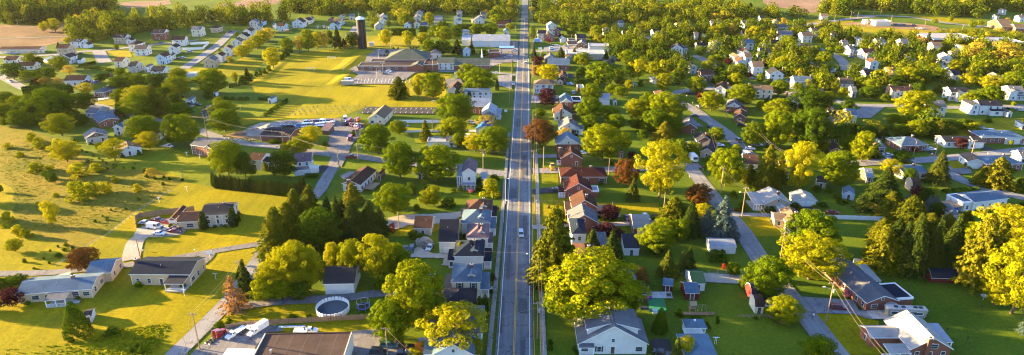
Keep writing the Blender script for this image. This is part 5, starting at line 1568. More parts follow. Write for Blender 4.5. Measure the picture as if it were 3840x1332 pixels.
patch('driveway', T(0, 1, 1200, 215, 1289, 195, 1289, 225) + T(1, 1, 20, 230), 'concrete'); patch('driveway', T(0, 0, 680, 760, 860, 730, 850, 745, 720, 770), 'concrete'); patch('driveway', T(4, 0, 170, 630, 210, 625, 240, 655, 190, 650), 'dark_asphalt'); patch('driveway', T(5, 0, 310, 755, 365, 755, 340, 795, 300, 795), 'dirt')
patch('driveway', T(4, 0, 20, 705, 220, 700, 150, 722, 30, 718), 'dark_asphalt'); patch('driveway', T(3, 0, 430, 565, 485, 565, 480, 590, 420, 590), 'dark_asphalt')
patch('gravel_lot', T(2, 1, 350, 760, 460, 735, 700, 728, 930, 708, 1050, 700, 930, 735, 850, 775, 720, 805, 500, 815, 440, 838, 350, 852), 'gravel', 1.5)
patch('gravel_parking', T(2, 2, 500, 118, 580, 82, 680, 130, 850, 145, 840, 200, 800, 228, 755, 220, 780, 170, 640, 165, 520, 162), 'gravel', 1.2)
patch('parking_lot', T(2, 2, 88, 720, 270, 708, 400, 715, 430, 894, 430, 960, 60, 960, 60, 800), 'parking_asphalt'); patch('parking_lot', T(1, 2, 190, 860, 420, 690, 640, 700, 790, 676, 860, 720, 720, 735, 560, 960, 100, 960), 'parking_asphalt')
patch('parking_lot', T(2, 0, 85, 640, 60, 618, 100, 590, 130, 570, 60, 530, 110, 500, 135, 535, 560, 535, 700, 540, 560, 552, 490, 600, 400, 640), 'parking_asphalt'); patch('parking_lot', T(2, 0, 180, 470, 190, 430, 260, 376, 560, 372, 620, 400, 700, 425, 620, 440, 480, 470), 'parking_asphalt')
patch('parking_lot', T(2, 0, 140, 862, 180, 812, 752, 818, 745, 866), 'dark_asphalt'); patch('parking_lot', T(2, 0, 1120, 450, 1289, 400, 1289, 478, 1120, 476), 'parking_asphalt'); patch('parking_lot', T(2, 0, 1180, 575, 1289, 572, 1289, 680, 1190, 650), 'side_asphalt'); patch('parking_lot', T(2, 0, 790, 600, 900, 600, 930, 650, 790, 660), 'parking_asphalt')
patch('parking_lot', T(3, 0, 240, 395, 240, 360, 290, 350, 700, 345, 840, 358, 830, 372, 740, 378, 580, 385, 400, 392), 'side_asphalt'); patch('parking_lot', T(3, 0, 640, 450, 740, 430, 830, 430, 820, 460, 700, 465), 'side_asphalt'); patch('parking_lot', T(3, 0, 142, 725, 350, 725, 350, 785, 142, 785), 'side_asphalt'); patch('parking_lot', T(3, 0, -20, 310, 48, 310, 44, 460, -40, 460) + T(2, 0, 1180, 450, 1180, 380), 'parking_asphalt')
patch('patio', T(3, 2, 1002, 425, 1200, 425, 1215, 475, 1000, 472), 'concrete'); patch('play_mat', T(3, 2, 1022, 476, 1148, 476, 1168, 576, 1040, 582), plain('green_turf_mat', (.02, .16, .06)).name)
patch('patio', T(0, 2, 400, 525, 420, 480, 620, 470, 600, 512), 'concrete'); patch('garden_bed', T(4, 2, 620, 600, 700, 600, 830, 690, 740, 670), 'dirt'); patch('garden_bed', T(4, 2, 0, 578, 240, 578, 240, 602, 0, 602), 'dirt')
for v in ((1248, 894, 1250, 800),): pass
for nm, off, y0, y1, w in (('sidewalk', -6.0, 90, 330, 1.25), ('sidewalk', 7.4, 90, 300, 1.35)):
    pts = [(.5 + (y - 139) * .0224 + off + (-.6 if off < 0 else .5) * max(0, (200 - y) / 100), y) for y in range(y0, y1, 10)]; m = MB()
    for a, b in zip(pts, pts[1:]):                                    # separate paving slabs with joints
        n = 6
        for k in range(n):
            t0, t1 = k / n + .01, (k + 1) / n; A = (a[0] + (b[0] - a[0]) * t0, a[1] + (b[1] - a[1]) * t0); B = (a[0] + (b[0] - a[0]) * t1, a[1] + (b[1] - a[1]) * t1)
            m.box(A[0] - w / 2, A[0] + w / 2, A[1], B[1], 0, .34 + rnd.uniform(0, .02), 'pavement_slab')
    tag(m.build(nm), None, None, None, 'structure')
zl[0] += .01; z = zl[0]
def mark(name, off, w, y0, y1, mat, dash=0):
    m = MB(); y = y0
    while y < y1:
        e = min(y1, y + (dash or 30)); f = lambda q: .5 + (q - 139) * .0224 + off
        m.poly([(f(y) - w / 2, y, z), (f(y) + w / 2, y, z), (f(e) + w / 2, e, z), (f(e) - w / 2, e, z)], mat); y = e + (dash * 2 if dash else 0)
    tag(m.build(name), None, None, None, 'structure')
mark('road_marking', -.16, .16, 90, 700, 'paint_yellow'); mark('road_marking', .16, .16, 90, 700, 'paint_yellow'); mark('road_marking', -4.1, .18, 90, 500, 'paint_white'); mark('road_marking', 4.0, .18, 90, 500, 'paint_white')
m = MB()
for k in range(14):
    for (a, b) in ((T(2, 0, 190 + k * 38, 822, 180 + k * 38, 832)), (T(2, 0, 165 + k * 41, 850, 155 + k * 41, 860))): A = G(*a); B = G(*b); m.poly([(A[0] - .09, A[1], z), (B[0] - .09, B[1], z), (B[0] + .09, B[1], z), (A[0] + .09, A[1], z)], 'paint_white')
for k in range(16): (a, b) = T(2, 0, 130 + k * 26, 600, 120 + k * 26, 632); A = G(*a); B = G(*b); m.poly([(A[0] - .09, A[1], z), (B[0] - .09, B[1], z), (B[0] + .09, B[1], z), (A[0] + .09, A[1], z)], 'paint_white')
tag(m.build('road_marking'), None, None, None, 'structure')
# kerbs of the streets
# banks of the sports field
def bank(pts, h, w, mat='turf_field'):
    P = [G(*p) for p in pts]; S = strip_pts(smooth(P), w); m = MB(); n = len(S)
    for i in range(n - 1):
        (a, b), (c, d) = S[i], S[i + 1]; h0 = h * math.sin(PI * i / (n - 1)) ** .5; h1 = h * math.sin(PI * (i + 1) / (n - 1)) ** .5
        ma, mc = a.lerp(b, .4), c.lerp(d, .4); mb, md = a.lerp(b, .6), c.lerp(d, .6)
        m.poly([(*a, 0), (*ma, h0), (*mc, h1), (*c, 0)][::-1], mat); m.poly([(*ma, h0), (*mb, h0), (*md, h1), (*mc, h1)][::-1], mat); m.poly([(*mb, h0), (*b, 0), (*d, 0), (*md, h1)][::-1], mat)
    me = m.build('embankment'); 
    tag(me, None, None, None, 'structure')
bank(T(2, 0, 250, 382, 130, 430, 60, 490, 0, 530) + T(1, 0, 1230, 570), 1.1, 16); bank(T(2, 0, 60, 560, 0, 610) + T(1, 0, 1230, 650), 1.1, 14); bank(T(1, 0, 900, 430, 760, 540, 640, 640), .5, 10)
# ------------------------------------------------------------------ houses
read_houses(HOUSE_ROWS)
read_houses('''
@ 2 0
375 537 492 12 3.4 0 L b f C~!*|long low brick school with flat roof
+ H -6 24 12 38 5.2 .42 bE ~
+ F 15 23.5 -3.5 6 4.2 .4 bE ~
+ L -17 -5.5 12.1 22 3.8 0 bf ~
+ w -20 -.02 1.8 w
+ w -14 -.02 1.8 w
+ w -8 -.02 1.8 w
+ w -2 -.02 1.8 w
+ w 4 -.02 1.8 w
+ w 10 -.02 1.8 w
675 537 105 20 4.6 0 L b f C~!
985 531 268 14 3.6 0 G b E 5C!|long brick church with dark green-grey roof
790 528 122 13 4.8 0 G w E 4C!|white church annex with brick base
950 347 80 24 4.6 0 G c w 2C~|leftmost low warehouse with pale roof
1058 354 134 28 5 0 G w w 2C~!|middle white warehouse with pale metal roof
1198 357 148 28 5 0 G w w 2C~!|right white warehouse with blue-white metal roof
@ 5 0
770 346 335 30 5 -3 L b W C~!|long brick-red warehouse with white flat roof
1165 362 290 28 3.6 -3 L b w C~!|low brick building with grey flat roof at the right
1125 236 150 26 4 -8 G n t 4C*|large brown hall with tan layered roofs
+ G 4 14 -6 8 3.6 .4 bt
''')
for h in HOUSES:
    if not h['lab'] and h['py'] < 330 and h['R'] != 'L' and 'x' not in h['fl']:
        h['rot'] += rnd.uniform(-9, 9); h['e'] *= rnd.uniform(.85, 1.0)
        if h['wk'] == 'w' and rnd.random() < .4: h['wk'] = rnd.choice('ceegt')
        if rnd.random() < .3: h['rk'] = rnd.choice('kbgut')
        if h['R'] == 'G' and not h['ext'] and rnd.random() < .55: q = h['w'] / 2; h['ext'].append(['F', str(round(-q * rnd.uniform(.6, .9), 2)), str(round(q * rnd.uniform(-.1, .1), 2)), '-1.6', '3', str(round(h['e'] * rnd.uniform(.55, .97), 2)), '.55', h['wk'] + h['rk']])
        if 'c' not in h['fl'] and rnd.random() < .3: h['fl'] += 'c'
    if h['R'] == 'L' and 'x' not in h['fl'] and 'C' not in h['fl'] and 'trailer' not in h['lab']: h['fl'] += 'C'
for ph, p in (('tall dark silo', T(2, 0, 155, 300)[0]), ('round above-ground pool', T(1, 2, 1227, 545)[0]), ('white gazebo', T(4, 2, 94, 700)[0]), ('black trampoline', T(2, 2, 170, 530)[0]), ('clipped arborvitae hedge', T(1, 1, 600, 500)[0]), ('yellow excavator', T(3, 1, 300, 370)[0]), ('long travel trailer', T(5, 2, 400, 580)[0]), ('white soccer goals', T(1, 0, 1150, 480)[0]), ('marked dark parking court', T(2, 0, 450, 840)[0]), ('gravestones', T(1, 0, 1200, 840)[0]), ('rough meadow fence line', T(0, 1, 1150, 650)[0]), ('red semi-truck cab', T(1, 2, 330, 750)[0])):
    landmark(ph, *p)
for h in HOUSES: o = build_house(h); h['obj'] = o
def house(lab): return next(h for h in HOUSES if h['lab'] == lab)
bh = house('large white bungalow with wide grey gabled roof'); bo = bh['obj']; hw = bh['w'] / 2; pk = bh['e'] + .6 * hw + .22    # long shed dormers on both slopes
for s in (-1, 1):
    xr, xe = s * .6, s * hw * .80; zr = pk - .15; ze = zr - .27 * abs(xe - xr); y0, y1 = 1.5, bh['d'] - .6; m = MB()
    q = [(xr, y0 - .5, zr), (xe, y0 - .5, ze), (xe, y1, ze), (xr, y1, zr)]; m.slab(q if s > 0 else q[::-1], .18, 'grey_shingle', 'trim_white'); xi = xe - s * .5; zi = pk - .6 * abs(xi) - .1
    d = m.build('dormer_roof', bo); m = MB(); q = [(xr, y0, zr - .2), (xi, y0, ze - .05), (xi, y0, zi)]; m.poly(q, 'white_siding'); m.poly([(xi, y0, zi), (xi, y1, zi), (xi, y1, ze - .05), (xi, y0, ze - .05)], 'white_siding'); m.build('dormer_wall', bo)
print('houses', len(HOUSES), 'objects', len(bpy.data.objects))
# ------------------------------------------------------------------ single things
def at(c, r, x, y): return tile(c, r)(x, y)
def new(name, px, py, rot=0): return root(name, *G(px, py), R(rot))
# silo
px, py = at(2, 0, 155, 362); X, Y = G(px, py + 4); hz = zat(Y, at(2, 0, 0, 150)[1]); o = root('silo', X, Y + 3.5); tag(o, 'tall dark blue-black ringed silo with white dome', 'silo'); plain('silo_steel', (.012, .015, .026), .5, .1, .3, .15)
m = MB(); m.lathe([(3.55, 0), (3.55, hz)], (0, 0, 0), 'silo_steel', 28); m.build('tank', o); m = MB(); m.lathe([(3.65, hz), (3.4, hz + .7), (2.2, hz + 1.6), (.3, hz + 2.1), (0, hz + 2.15)], (0, 0, 0), 'trim_white', 28); m.build('dome', o)
m = MB()
for k in range(int(hz / 1.5)): m.lathe([(3.55, k * 1.5 + .9), (3.62, k * 1.5 + .95), (3.62, k * 1.5 + 1.03), (3.55, k * 1.5 + 1.08)], (0, 0, 0), 'silo_steel', 28)
m.build('hoops', o); m = MB(); m.box(.6, 1.5, -3.9, -3.35, 0, hz * .92, plain('rust_chute', (.06, .035, .03)).name); m.build('unloading_chute', o); m = MB(); m.tube((-1, 0, hz + 1), (-1, 0, hz + 5), .06, .03, 'steel', 5); m.build('antenna', o)
# steeple
px, py = at(2, 0, 1060, 531); X, Y = G(px, py); Y += 8.5; zt = zat(Y, at(2, 0, 0, 366)[1]); zb = zat(Y, at(2, 0, 0, 440)[1]); o = root('steeple', X, Y, 0, 0); tag(o, 'slender white steeple on the church ridge', 'steeple')
m = MB(); m.box(-.8, .8, -.8, .8, zb - .6, zb + 1.6, 'trim_white'); m.build('belfry', o); m = MB(); m.tube((0, 0, zb + 1.6), (0, 0, zt), .62, .03, 'trim_white', 8); m.build('spire', o)
# pool, trampoline, blue pool
def pool(px, py, r, h, lab, deck=True):
    o = new('swimming_pool', px, py); tag(o, lab, 'pool'); m = MB(); m.lathe([(r, 0), (r, h), (r - .12, h), (r - .12, .3)], (0, 0, 0), 'pool_white', 32); m.build('pool_wall', o); m = MB(); m.lathe([(0, h - .35), (r - .12, h - .35)], (0, 0, 0), 'pool_water', 32); m.build('water', o)
    if deck:
        for k in range(28):
            a = 2 * PI * k / 28; c, s = math.cos(a), math.sin(a); q = MB(); t = .40
            p = [(r * c + s * t, r * s - c * t), ((r + .1) * c + s * t, (r + .1) * s - c * t), ((r + .1) * c - s * t, (r + .1) * s + c * t), (r * c - s * t, r * s + c * t)]
            q.slab([(*u, h + .75) for u in p][::-1], .95, 'pool_white', 'pool_white'); q.build('guard_panel', o)
        m = MB()
        for s in (0, .6):
            m.tube((r - .2 + .2, s - .3, 0), (r + .1, s - .3, h + 1.6), .05, .05, 'pool_white', 6)
        for k in range(5): m.box(r, r + .2, -.3, .3, .4 + k * .4, .45 + k * .4, 'pool_white')
        m.build('ladder', o)
pool(*at(1, 2, 1227, 560), 4.5, 1.1, 'round above-ground pool with white guard panels')
pool(*at(5, 1, 720, 695), 2.9, 1.1, 'small round blue pool under a blue cover', False)
px, py = at(5, 1, 720, 695); X, Y = G(px, py); m = MB(); m.lathe([(3.0, 1.2), (2.6, 1.5), (1.2, 1.75), (0, 1.8)], (0, 0, 0), paint('blue_cover', (.01, .05, .4)).name, 24); o = m.build('pool_cover'); o.location = (X, Y, 0); tag(o, 'bright blue domed cover lying on the small pool', 'cover')
o = new('trampoline', *at(2, 2, 168, 545)); tag(o, 'black round trampoline with safety net behind the fence', 'trampoline'); m = MB(); m.lathe([(0, .9), (1.55, .9)], (0, 0, 0), 'black', 24); m.build('jumping_mat', o); m = MB(); m.lathe([(1.55, .88), (1.9, .88), (1.9, .94), (1.55, .94)], (0, 0, 0), paint('blue_pad', (.02, .06, .3)).name, 24); m.build('pad_ring', o)
for k in range(6): a = k * PI / 3; q = MB(); q.tube((1.8 * math.cos(a), 1.8 * math.sin(a), 0), (1.85 * math.cos(a), 1.85 * math.sin(a), 2.6), .04, .04, 'steel', 5); q.build('leg', o)
m = MB(); m.lathe([(1.86, 2.55), (1.9, 2.6), (1.86, 2.65)], (0, 0, 0), 'steel', 24); m.build('net_rim', o)
# gazebo
o = new('gazebo', *at(4, 2, 94, 752)); tag(o, 'white gazebo with blue-grey hipped roof on the dark lawn', 'gazebo'); m = MB(); m.box(-2.6, 2.6, 0, 3.6, 0, .25, 'trim_white'); m.build('floor', o)
for x in (-2.5, -.85, .85, 2.5):
    for y in (.1, 3.5): q = MB(); q.box(x - .09, x + .09, y - .09, y + .09, .25, 2.6, 'trim_white'); q.build('post', o)
m = MB()
for y in (.1, 3.5):
    m.box(-2.5, 2.5, y - .03, y + .03, .95, 1.05, 'trim_white'); m.box(-2.5, 2.5, y - .04, y + .04, 2.35, 2.6, 'trim_white')
    for k in range(22): x = -2.4 + k * .23; m.box(x - .02, x + .02, y - .02, y + .02, .25, .95, 'trim_white')
    for cx in (-1.68, 0, 1.68):
        for s in (-1, 1): m.tube((cx + s * .8, y, 2.0), (cx + s * .3, y, 2.4), .07, .07, 'trim_white', 5)
for x in (-2.5, 2.5): m.box(x - .03, x + .03, .1, 3.5, .95, 1.05, 'trim_white'); m.box(x - .03, x + .03, .1, 3.5, 2.35, 2.6, 'trim_white')
m.build('railing', o); roof_part(o, -2.6, 2.6, 0, 3.6, 2.6, 'H', .45, 'u', .3); m = MB(); m.box(-.25, .25, 1.55, 2.05, 3.4, 4.0, 'trim_white'); m.build('cupola', o)
# playset
o = new('playset', *at(4, 2, 70, 566)); tag(o, 'wooden playset with peaked tower and swings', 'playset'); m = MB()
for x in (-.8, .8):
    for y in (-.7, .7): m.box(x - .07, x + .07, y - .07, y + .07, 0, 2.6, 'wood')
m.box(-.85, .85, -.75, .75, 1.3, 1.4, 'wood'); m.box(-.85, .85, -.78, -.72, 1.4, 2.0, 'wood'); m.build('tower', o); m = MB(); m.slab([(-1, -.9, 2.5), (1, -.9, 2.5), (1, 0, 3.5), (-1, 0, 3.5)], .06, 'deck_wood', 'wood'); m.slab([(-1, 0, 3.5), (1, 0, 3.5), (1, .9, 2.5), (-1, .9, 2.5)], .06, 'deck_wood', 'wood'); m.build('roof', o)
m = MB(); m.tube((.8, 0, 2.2), (3.6, 0, 2.2), .07, .07, 'wood', 6); m.tube((3.6, 0, 2.2), (3.9, -.9, 0), .06, .06, 'wood', 6); m.tube((3.6, 0, 2.2), (3.9, .9, 0), .06, .06, 'wood', 6); m.build('swing_beam', o)
for x in (1.6, 2.7): q = MB(); q.tube((x, -.2, 2.2), (x, -.2, .5), .02, .02, 'steel', 4); q.tube((x, .2, 2.2), (x, .2, .5), .02, .02, 'steel', 4); q.box(x - .12, x + .12, -.25, .25, .45, .5, PAINT['y'][0] if 'yellow_paint' in MATS else 'black'); q.build('swing', o)
# trucks on the lot at the bottom
def truck(name, px, py, rot, cab, parts, lab, cat, wheels, cy=-1.0):
    o = new(name, px, py, rot); tag(o, lab, cat); cm = paint(*PAINT[cab]).name
    m = MB()
    if 'sleeper' in parts:
        m.prism([(-4.6, .8), (-4.6, 1.7), (-4.4, 1.9), (-2.9, 2.1), (-2.9, .8)], -.85, .85, cm); m.prism([(-2.9, .6), (-2.9, 2.1), (-2.5, 3.0), (-.2, 3.6), (0, 3.6), (0, .6)], -1.2, 1.2, cm, [0, 0, .12, .2, .2, 0])
    else: m.prism([(-3.6, .45), (-3.6, 1.15), (-3.4, 1.3), (-2.3, 1.45), (-2.3, 1.45), (-.6, 1.45), (-.6, .45)], -1.0, 1.0, cm, [.05, .05, .05, 0, 0, 0, 0]); m.prism([(-2.2, 1.4), (-1.6, 2.1), (-.65, 2.15), (-.6, 1.4)], -.95, .95, cm, [0, .15, .15, 0])
    m.build('cab', o)
    m = MB()
    if 'sleeper' in parts: m.slab([(-1.0, -2.93, 2.2), (1.0, -2.93, 2.2), (.95, -2.62, 2.9), (-.95, -2.62, 2.9)], .04, 'glass_pane', 'glass_pane'); m.box(-1.22, 1.22, -2.3, -1.5, 2.1, 2.7, 'glass_pane')
    else: m.slab([(-.85, -2.2, 1.5), (.85, -2.2, 1.5), (.75, -1.68, 2.08), (-.75, -1.68, 2.08)], .04, 'glass_pane', 'glass_pane'); m.box(-.93, .93, -1.55, -.8, 1.5, 1.95, 'glass_pane')
    m.build('windscreen', o)
    m = MB(); m.box(-.5, -.3, -3, 3.4, .7, .9, 'black'); m.box(.3, .5, -3, 3.4, .7, .9, 'black')
    for y in (.6, 1.9, 3.3): m.box(-.5, .5, y - .08, y + .08, .72, .86, 'black')
    m.build('chassis', o)
    for y in wheels:
        for s in (-1, 1): w_ = place(WHEEL, 'wheel', o, s * .92, y, .5 if 'sleeper' in parts else .4); w_.scale = ((2.4, 1.5, 1.5) if y > 0 else (1.5, 1.5, 1.5)) if 'sleeper' in parts else (1.5, 1.15, 1.15)
    if 'flat' in parts: m = MB(); m.box(-1.15, 1.15, -.4, 4.2, 1.0, 1.18, 'pool_white'); m.box(-1.15, 1.15, -.45, -.35, 1.18, 2.0, 'pool_white'); m.build('flatbed', o)
    if 'box' in parts: m = MB(); m.box(-1.15, 1.15, -.5, 4.4, .75, 3.0, 'pool_white'); m.build('cargo_box', o); m = MB(); m.box(-1.0, 1.0, -.4, 4.2, 3.0, 3.05, 'trim_white'); m.build('box_roof', o); m = MB(); [m.box(-1.17, -1.15, 1.2 + k * .42, 1.45 + k * .42, 1.6, 2.1, 'black') for k in range(5)]; m.build('lettering', o)
    if 'stack' in parts:
        for s in (-1, 1): m = MB(); m.tube((s * 1.05, .15, .9), (s * 1.05, .15, 3.9), .09, .09, 'chrome', 8); m.build('exhaust_stack', o); m = MB(); m.box(s * .9 - .35, s * .9 + .35, 3.6, 3.66, .3, 1.0, 'trim_white'); m.build('mud_flap', o)
    for s in (-1, 1): yy = -4.63 if 'sleeper' in parts else -3.63; m = MB(); m.box(s * .65 - .18, s * .65 + .18, yy, yy + .08, .85, 1.05, 'light_lens'); m.build('headlight', o)
    return o
truck('semi_truck', *at(1, 2, 338, 778), 158, 'r', ('sleeper', 'stack'), 'red semi-truck cab without trailer facing away', 'truck', (-3.8, 1.6, 2.9)).scale = (.74,) * 3
truck('flatbed_truck', *at(1, 2, 490, 742), -27, 'w', ('flat',), 'white flatbed truck facing the viewer left of the box van', 'truck', (-2.8, 2.6)).scale = (.78,) * 3
truck('cab_chassis_truck', *at(1, 2, 578, 720), 158, 'w', (), 'white truck with bare chassis between flatbed and box van', 'truck', (-2.8, 2.6)).scale = (.72,) * 3
truck('box_truck', *at(1, 2, 655, 722), -30, 'w', ('box',), 'white box van with dark lettering on its side', 'van', (-2.8, 2.8)).scale = (.76,) * 3
o = truck('boom_truck', *at(1, 2, 1030, 727), 90, 'w', ('flat',), 'white truck carrying a long blue and white boom', 'truck', (-2.8, 2.6)); o.scale = (.82,) * 3; pb = paint(*PAINT['b']).name
m = MB(); m.box(-.3, .3, .2, .8, 1.2, 2.6, pb); m.tube((0, .4, 2.5), (0, 8.6, 2.3), .3, .2, 'pool_white', 6); m.build('boom', o); m = MB(); m.tube((.02, .2, 2.9), (.02, 7.6, 2.65), .16, .16, pb, 6); m.build('boom_ram', o); m = MB(); m.box(-.5, .5, 8.2, 9.0, 1.7, 2.5, pb); m.build('bucket', o)
# trailer roofs, big flat roof shop at the bottom
A = GZ(*at(1, 2, 712, 726), 5); B = GZ(*at(2, 2, 84, 714), 5); w_ = math.dist(A, B); ang = math.atan2(B[1] - A[1], B[0] - A[0])
o = root('workshop_building', A[0], A[1] - 0, ang); tag(o, 'large workshop with flat brown tar roof at the bottom', 'building'); wall_part(o, 0, w_, -34, 0, 4.7, 'L', 0, 'w'); roof_mat('f')
m = MB(); m.box(.3, w_ - .3, -33.7, -.3, 4.5, 4.72, 'tar_roof')
for k in range(1, 6): x = w_ * k / 6; m.box(x - .03, x + .03, -33.7, -.3, 4.72, 4.73, 'parking_asphalt')
m.build('roof', o); m = MB()
m.box(0, w_, -.3, 0, 4.5, 4.9, 'tar_roof')
for b in ((0, .3, -34, -.3), (w_ - .3, w_, -34, -.3)): m.box(*b, 4.5, 5.05, 'stone_grey')
m.build('parapet', o)
for x, y in ((4, -8), (16, -11), (26, -14), (10, -16)): m = MB(); m.tube((x, y, 4.7), (x, y, 5.5), .22, .22, 'steel', 8); m.tube((x, y, 5.5), (x, y, 5.7), .35, .3, 'steel', 8); m.build('roof_vent', o)
A = GZ(*at(1, 2, 430, 842), 3.2); o = root('trailer_body', A[0], A[1], R(-2)); tag(o, 'white roofed storage trailer beside the brown-roofed workshop', 'trailer'); m = MB(); m.box(0, 7, -9, 0, .5, 3.2, 'pool_white'); m.build('body', o); m = MB(); [m.box(.1, 6.9, -9 + k * .9, -8.95 + k * .9, 3.2, 3.25, 'steel') for k in range(1, 10)]; m.build('roof_ribs', o); 
for s in (-7, -2):
    for x in (.2, 6.8): place(WHEEL, 'wheel', o, x, s, .36)
# travel trailer and motorhome
o = new('travel_trailer', *at(5, 2, 398, 622), -5); tag(o, 'long cream travel trailer with roof units beside brick house', 'trailer'); rvc = plain('trailer_cream', (.30, .28, .24), .4).name
m = MB(); m.prism([(0, .55), (0, 2.9), (.3, 3.0), (2.2, 3.0), (2.5, 2.9), (2.5, .55)], -5.4, 5.4, rvc, [.6, .1, 0, 0, .1, .6]); m.build('body', o); m = MB(); m.box(-5.2, 5.2, .2, 2.3, 3.0, 3.04, 'stone_grey'); m.build('roof', o)
for x in (-2.8, -.8, 2.4, 3.8): m = MB(); m.box(x - .45, x + .45, .9, 1.6, 3.04, 3.3, 'black'); m.build('roof_unit', o)
for x, w2, z1 in ((-3.4, 1.0, 2.4), (1.2, 1.3, 2.5), (3.2, 1.0, 2.3)): m = MB(); m.box(x - w2, x + w2, -.03, .02, 1.3, z1, 'pool_white'); m.box(x - w2 + .15, x + w2 - .15, -.05, -.02, 1.5, z1 - .15, 'glass_pane'); m.build('window', o)
m = MB(); m.box(-.6, .1, -.03, .02, .7, 2.6, 'black'); m.build('door', o); m = MB(); m.box(-5.3, 5.3, -.02, .02, .95, 1.15, PAINT['g'][0] if 'grey_paint' in MATS else 'black'); m.build('stripe', o)
for x in (.2, 1.2):
    for y in (.2, 2.3): w_ = place(WHEEL, 'wheel', o, x, y, .36, PI / 2)
o = new('motorhome', *at(4, 1, 78, 318), 6); tag(o, 'white motorhome parked beside the dark-roofed house', 'motorhome'); m = MB(); m.prism([(-3, .5), (-3.1, 1.3), (-2.6, 2.9), (3, 3.0), (3, .5)], -1.2, 1.2, 'pool_white'); m.build('body', o); m = MB(); m.slab([(-1, -3.05, 1.6), (1, -3.05, 1.6), (1, -2.75, 2.5), (-1, -2.75, 2.5)], .1, 'glass_pane', 'glass_pane'); m.build('windscreen', o)
for x in (-1.05, 1.05):
    for y in (-2.2, 2): place(WHEEL, 'wheel', o, x, y, .36)
# excavator and loader by the crossing
o = new('excavator', *at(3, 1, 303, 385), 8); tag(o, 'yellow tracked loader parked beside the brick house crossing', 'excavator'); py_ = paint(*PAINT['y']).name; m = MB()
for s in (-1, 1): m.prism([(-1.4, 0), (-1.6, .35), (-1.3, .7), (1.3, .7), (1.6, .35), (1.4, 0)], s * .95 - .22, s * .95 + .22, 'black')
m.build('tracks', o); m = MB(); m.box(-.85, .85, -.9, 1.5, .6, 1.6, py_); m.build('body', o); m = MB(); m.box(-.6, .6, -.6, .5, 1.6, 2.7, 'glass_pane'); m.box(-.7, .7, -.7, .6, 2.7, 2.8, py_); m.build('cab', o); m = MB(); m.box(-1.2, 1.2, -2.4, -2.2, .1, .9, py_); m.tube((-.7, -.8, 1.2), (-.7, -2.3, .5), .1, .1, py_, 6); m.tube((.7, -.8, 1.2), (.7, -2.3, .5), .1, .1, py_, 6); m.build('bucket', o)
o = new('tractor', *at(3, 1, 452, 384), -70); tag(o, 'dark tractor with front bucket parked at the kerb', 'tractor'); m = MB(); m.box(-.4, .4, -1.6, .3, .6, 1.3, PAINT['k'][0]); m.box(-.55, .55, .3, 1.4, .6, 1.1, PAINT['k'][0]); m.build('body', o); m = MB(); m.box(-.7, .7, -2.4, -1.9, .2, .8, 'steel'); m.build('bucket', o); m = MB(); m.box(-.55, .55, .2, 1.3, 2.1, 2.2, 'black'); [m.tube((x, y, 1.1), (x, y, 2.1), .04, .04, 'black', 4) for x in (-.5, .5) for y in (.3, 1.2)]; m.build('canopy', o)
for y, s in ((-1.2, 1.0), (1.0, 1.7)):
    for x in (-.65, .65): q = place(WHEEL, 'wheel', o, x, y, .34 * s); q.scale = (1.3, s, s)
co_ = MB(); co_.tube((0, 0, .04), (0, 0, .75), .2, .04, PAINT['o'][0] if 'orange_paint' in MATS else paint(*PAINT['o']).name, 8); co_.box(-.25, .25, -.25, .25, 0, .05, 'orange_paint'); CONE = co_.mesh('traffic_cone')
for x, y in ((245, 383), (262, 386), (392, 386), (415, 384), (230, 392)): o = link('traffic_cone', CONE); o.location = (*G(*at(3, 1, x, y)), .06); tag(o, 'orange traffic cone beside the yellow tracked loader', 'cone', 'orange traffic cones at the crossing')
# rows of stored cars and trucks in the yard
r = random.Random(5)
for i in range(15):
    px, py = at(1, 1, 965 + i * 19, 66 - i * 1.2); vehicle(px, py, r.uniform(-8, 8), r.choice('cspc'), r.choice('swkgswb'), 'used car in the long row behind the store', 'cars stored in rows behind the store')
for i in range(9):
    px, py = at(1, 1, 1020 + i * 24, 40 - i * 1.6); vehicle(px, py, r.uniform(-8, 8), r.choice('csp'), r.choice('swkgr'), 'stored car in the back row of the yard', 'cars stored in the back row')
for i, (x, y, pk, kd) in enumerate(((20, 50, 'k', 'p'), (55, 40, 'r', 'v'), (95, 60, 'r', 'p'), (115, 30, 'r', 'v'), (120, 62, 'w', 'p'), (150, 62, 'r', 'c'), (70, 20, 'r', 's'), (105, 110, 'm', 'p'), (30, 15, 's', 'v'))): vehicle(*at(2, 1, x, y), r.uniform(-15, 15), kd, pk)
for x, y, pk in ((830, 70, 'b'), (860, 72, 'k'), (890, 72, 'k'), (915, 70, 'm')): vehicle(*at(1, 1, x, y), 90, 'p', pk)
for x, y, w_, h_ in ((760, 75, 7, 3.2), (640, 118, 5, 2), (700, 62, 6, 2.2), (600, 100, 4, 1.4)):
    o = new('gravel_pile', *at(1, 1, x, y)); tag(o, relabel('heap of pale gravel', *at(1, 1, x, y), None), 'gravel pile', 'gravel piles in the yard'); rr = np.random.default_rng(int(x)); m = MB(); pr = [(w_ * (1 - t) ** .8 + .01, h_ * t) for t in np.linspace(0, 1, 8)]; m.lathe(pr, (0, 0, 0), 'gravel', 18)
    m.v = [(a + rr.normal() * .18, b + rr.normal() * .18, c + (rr.normal() * .12 if c else 0)) for a, b, c in m.v]; m.build('heap', o)
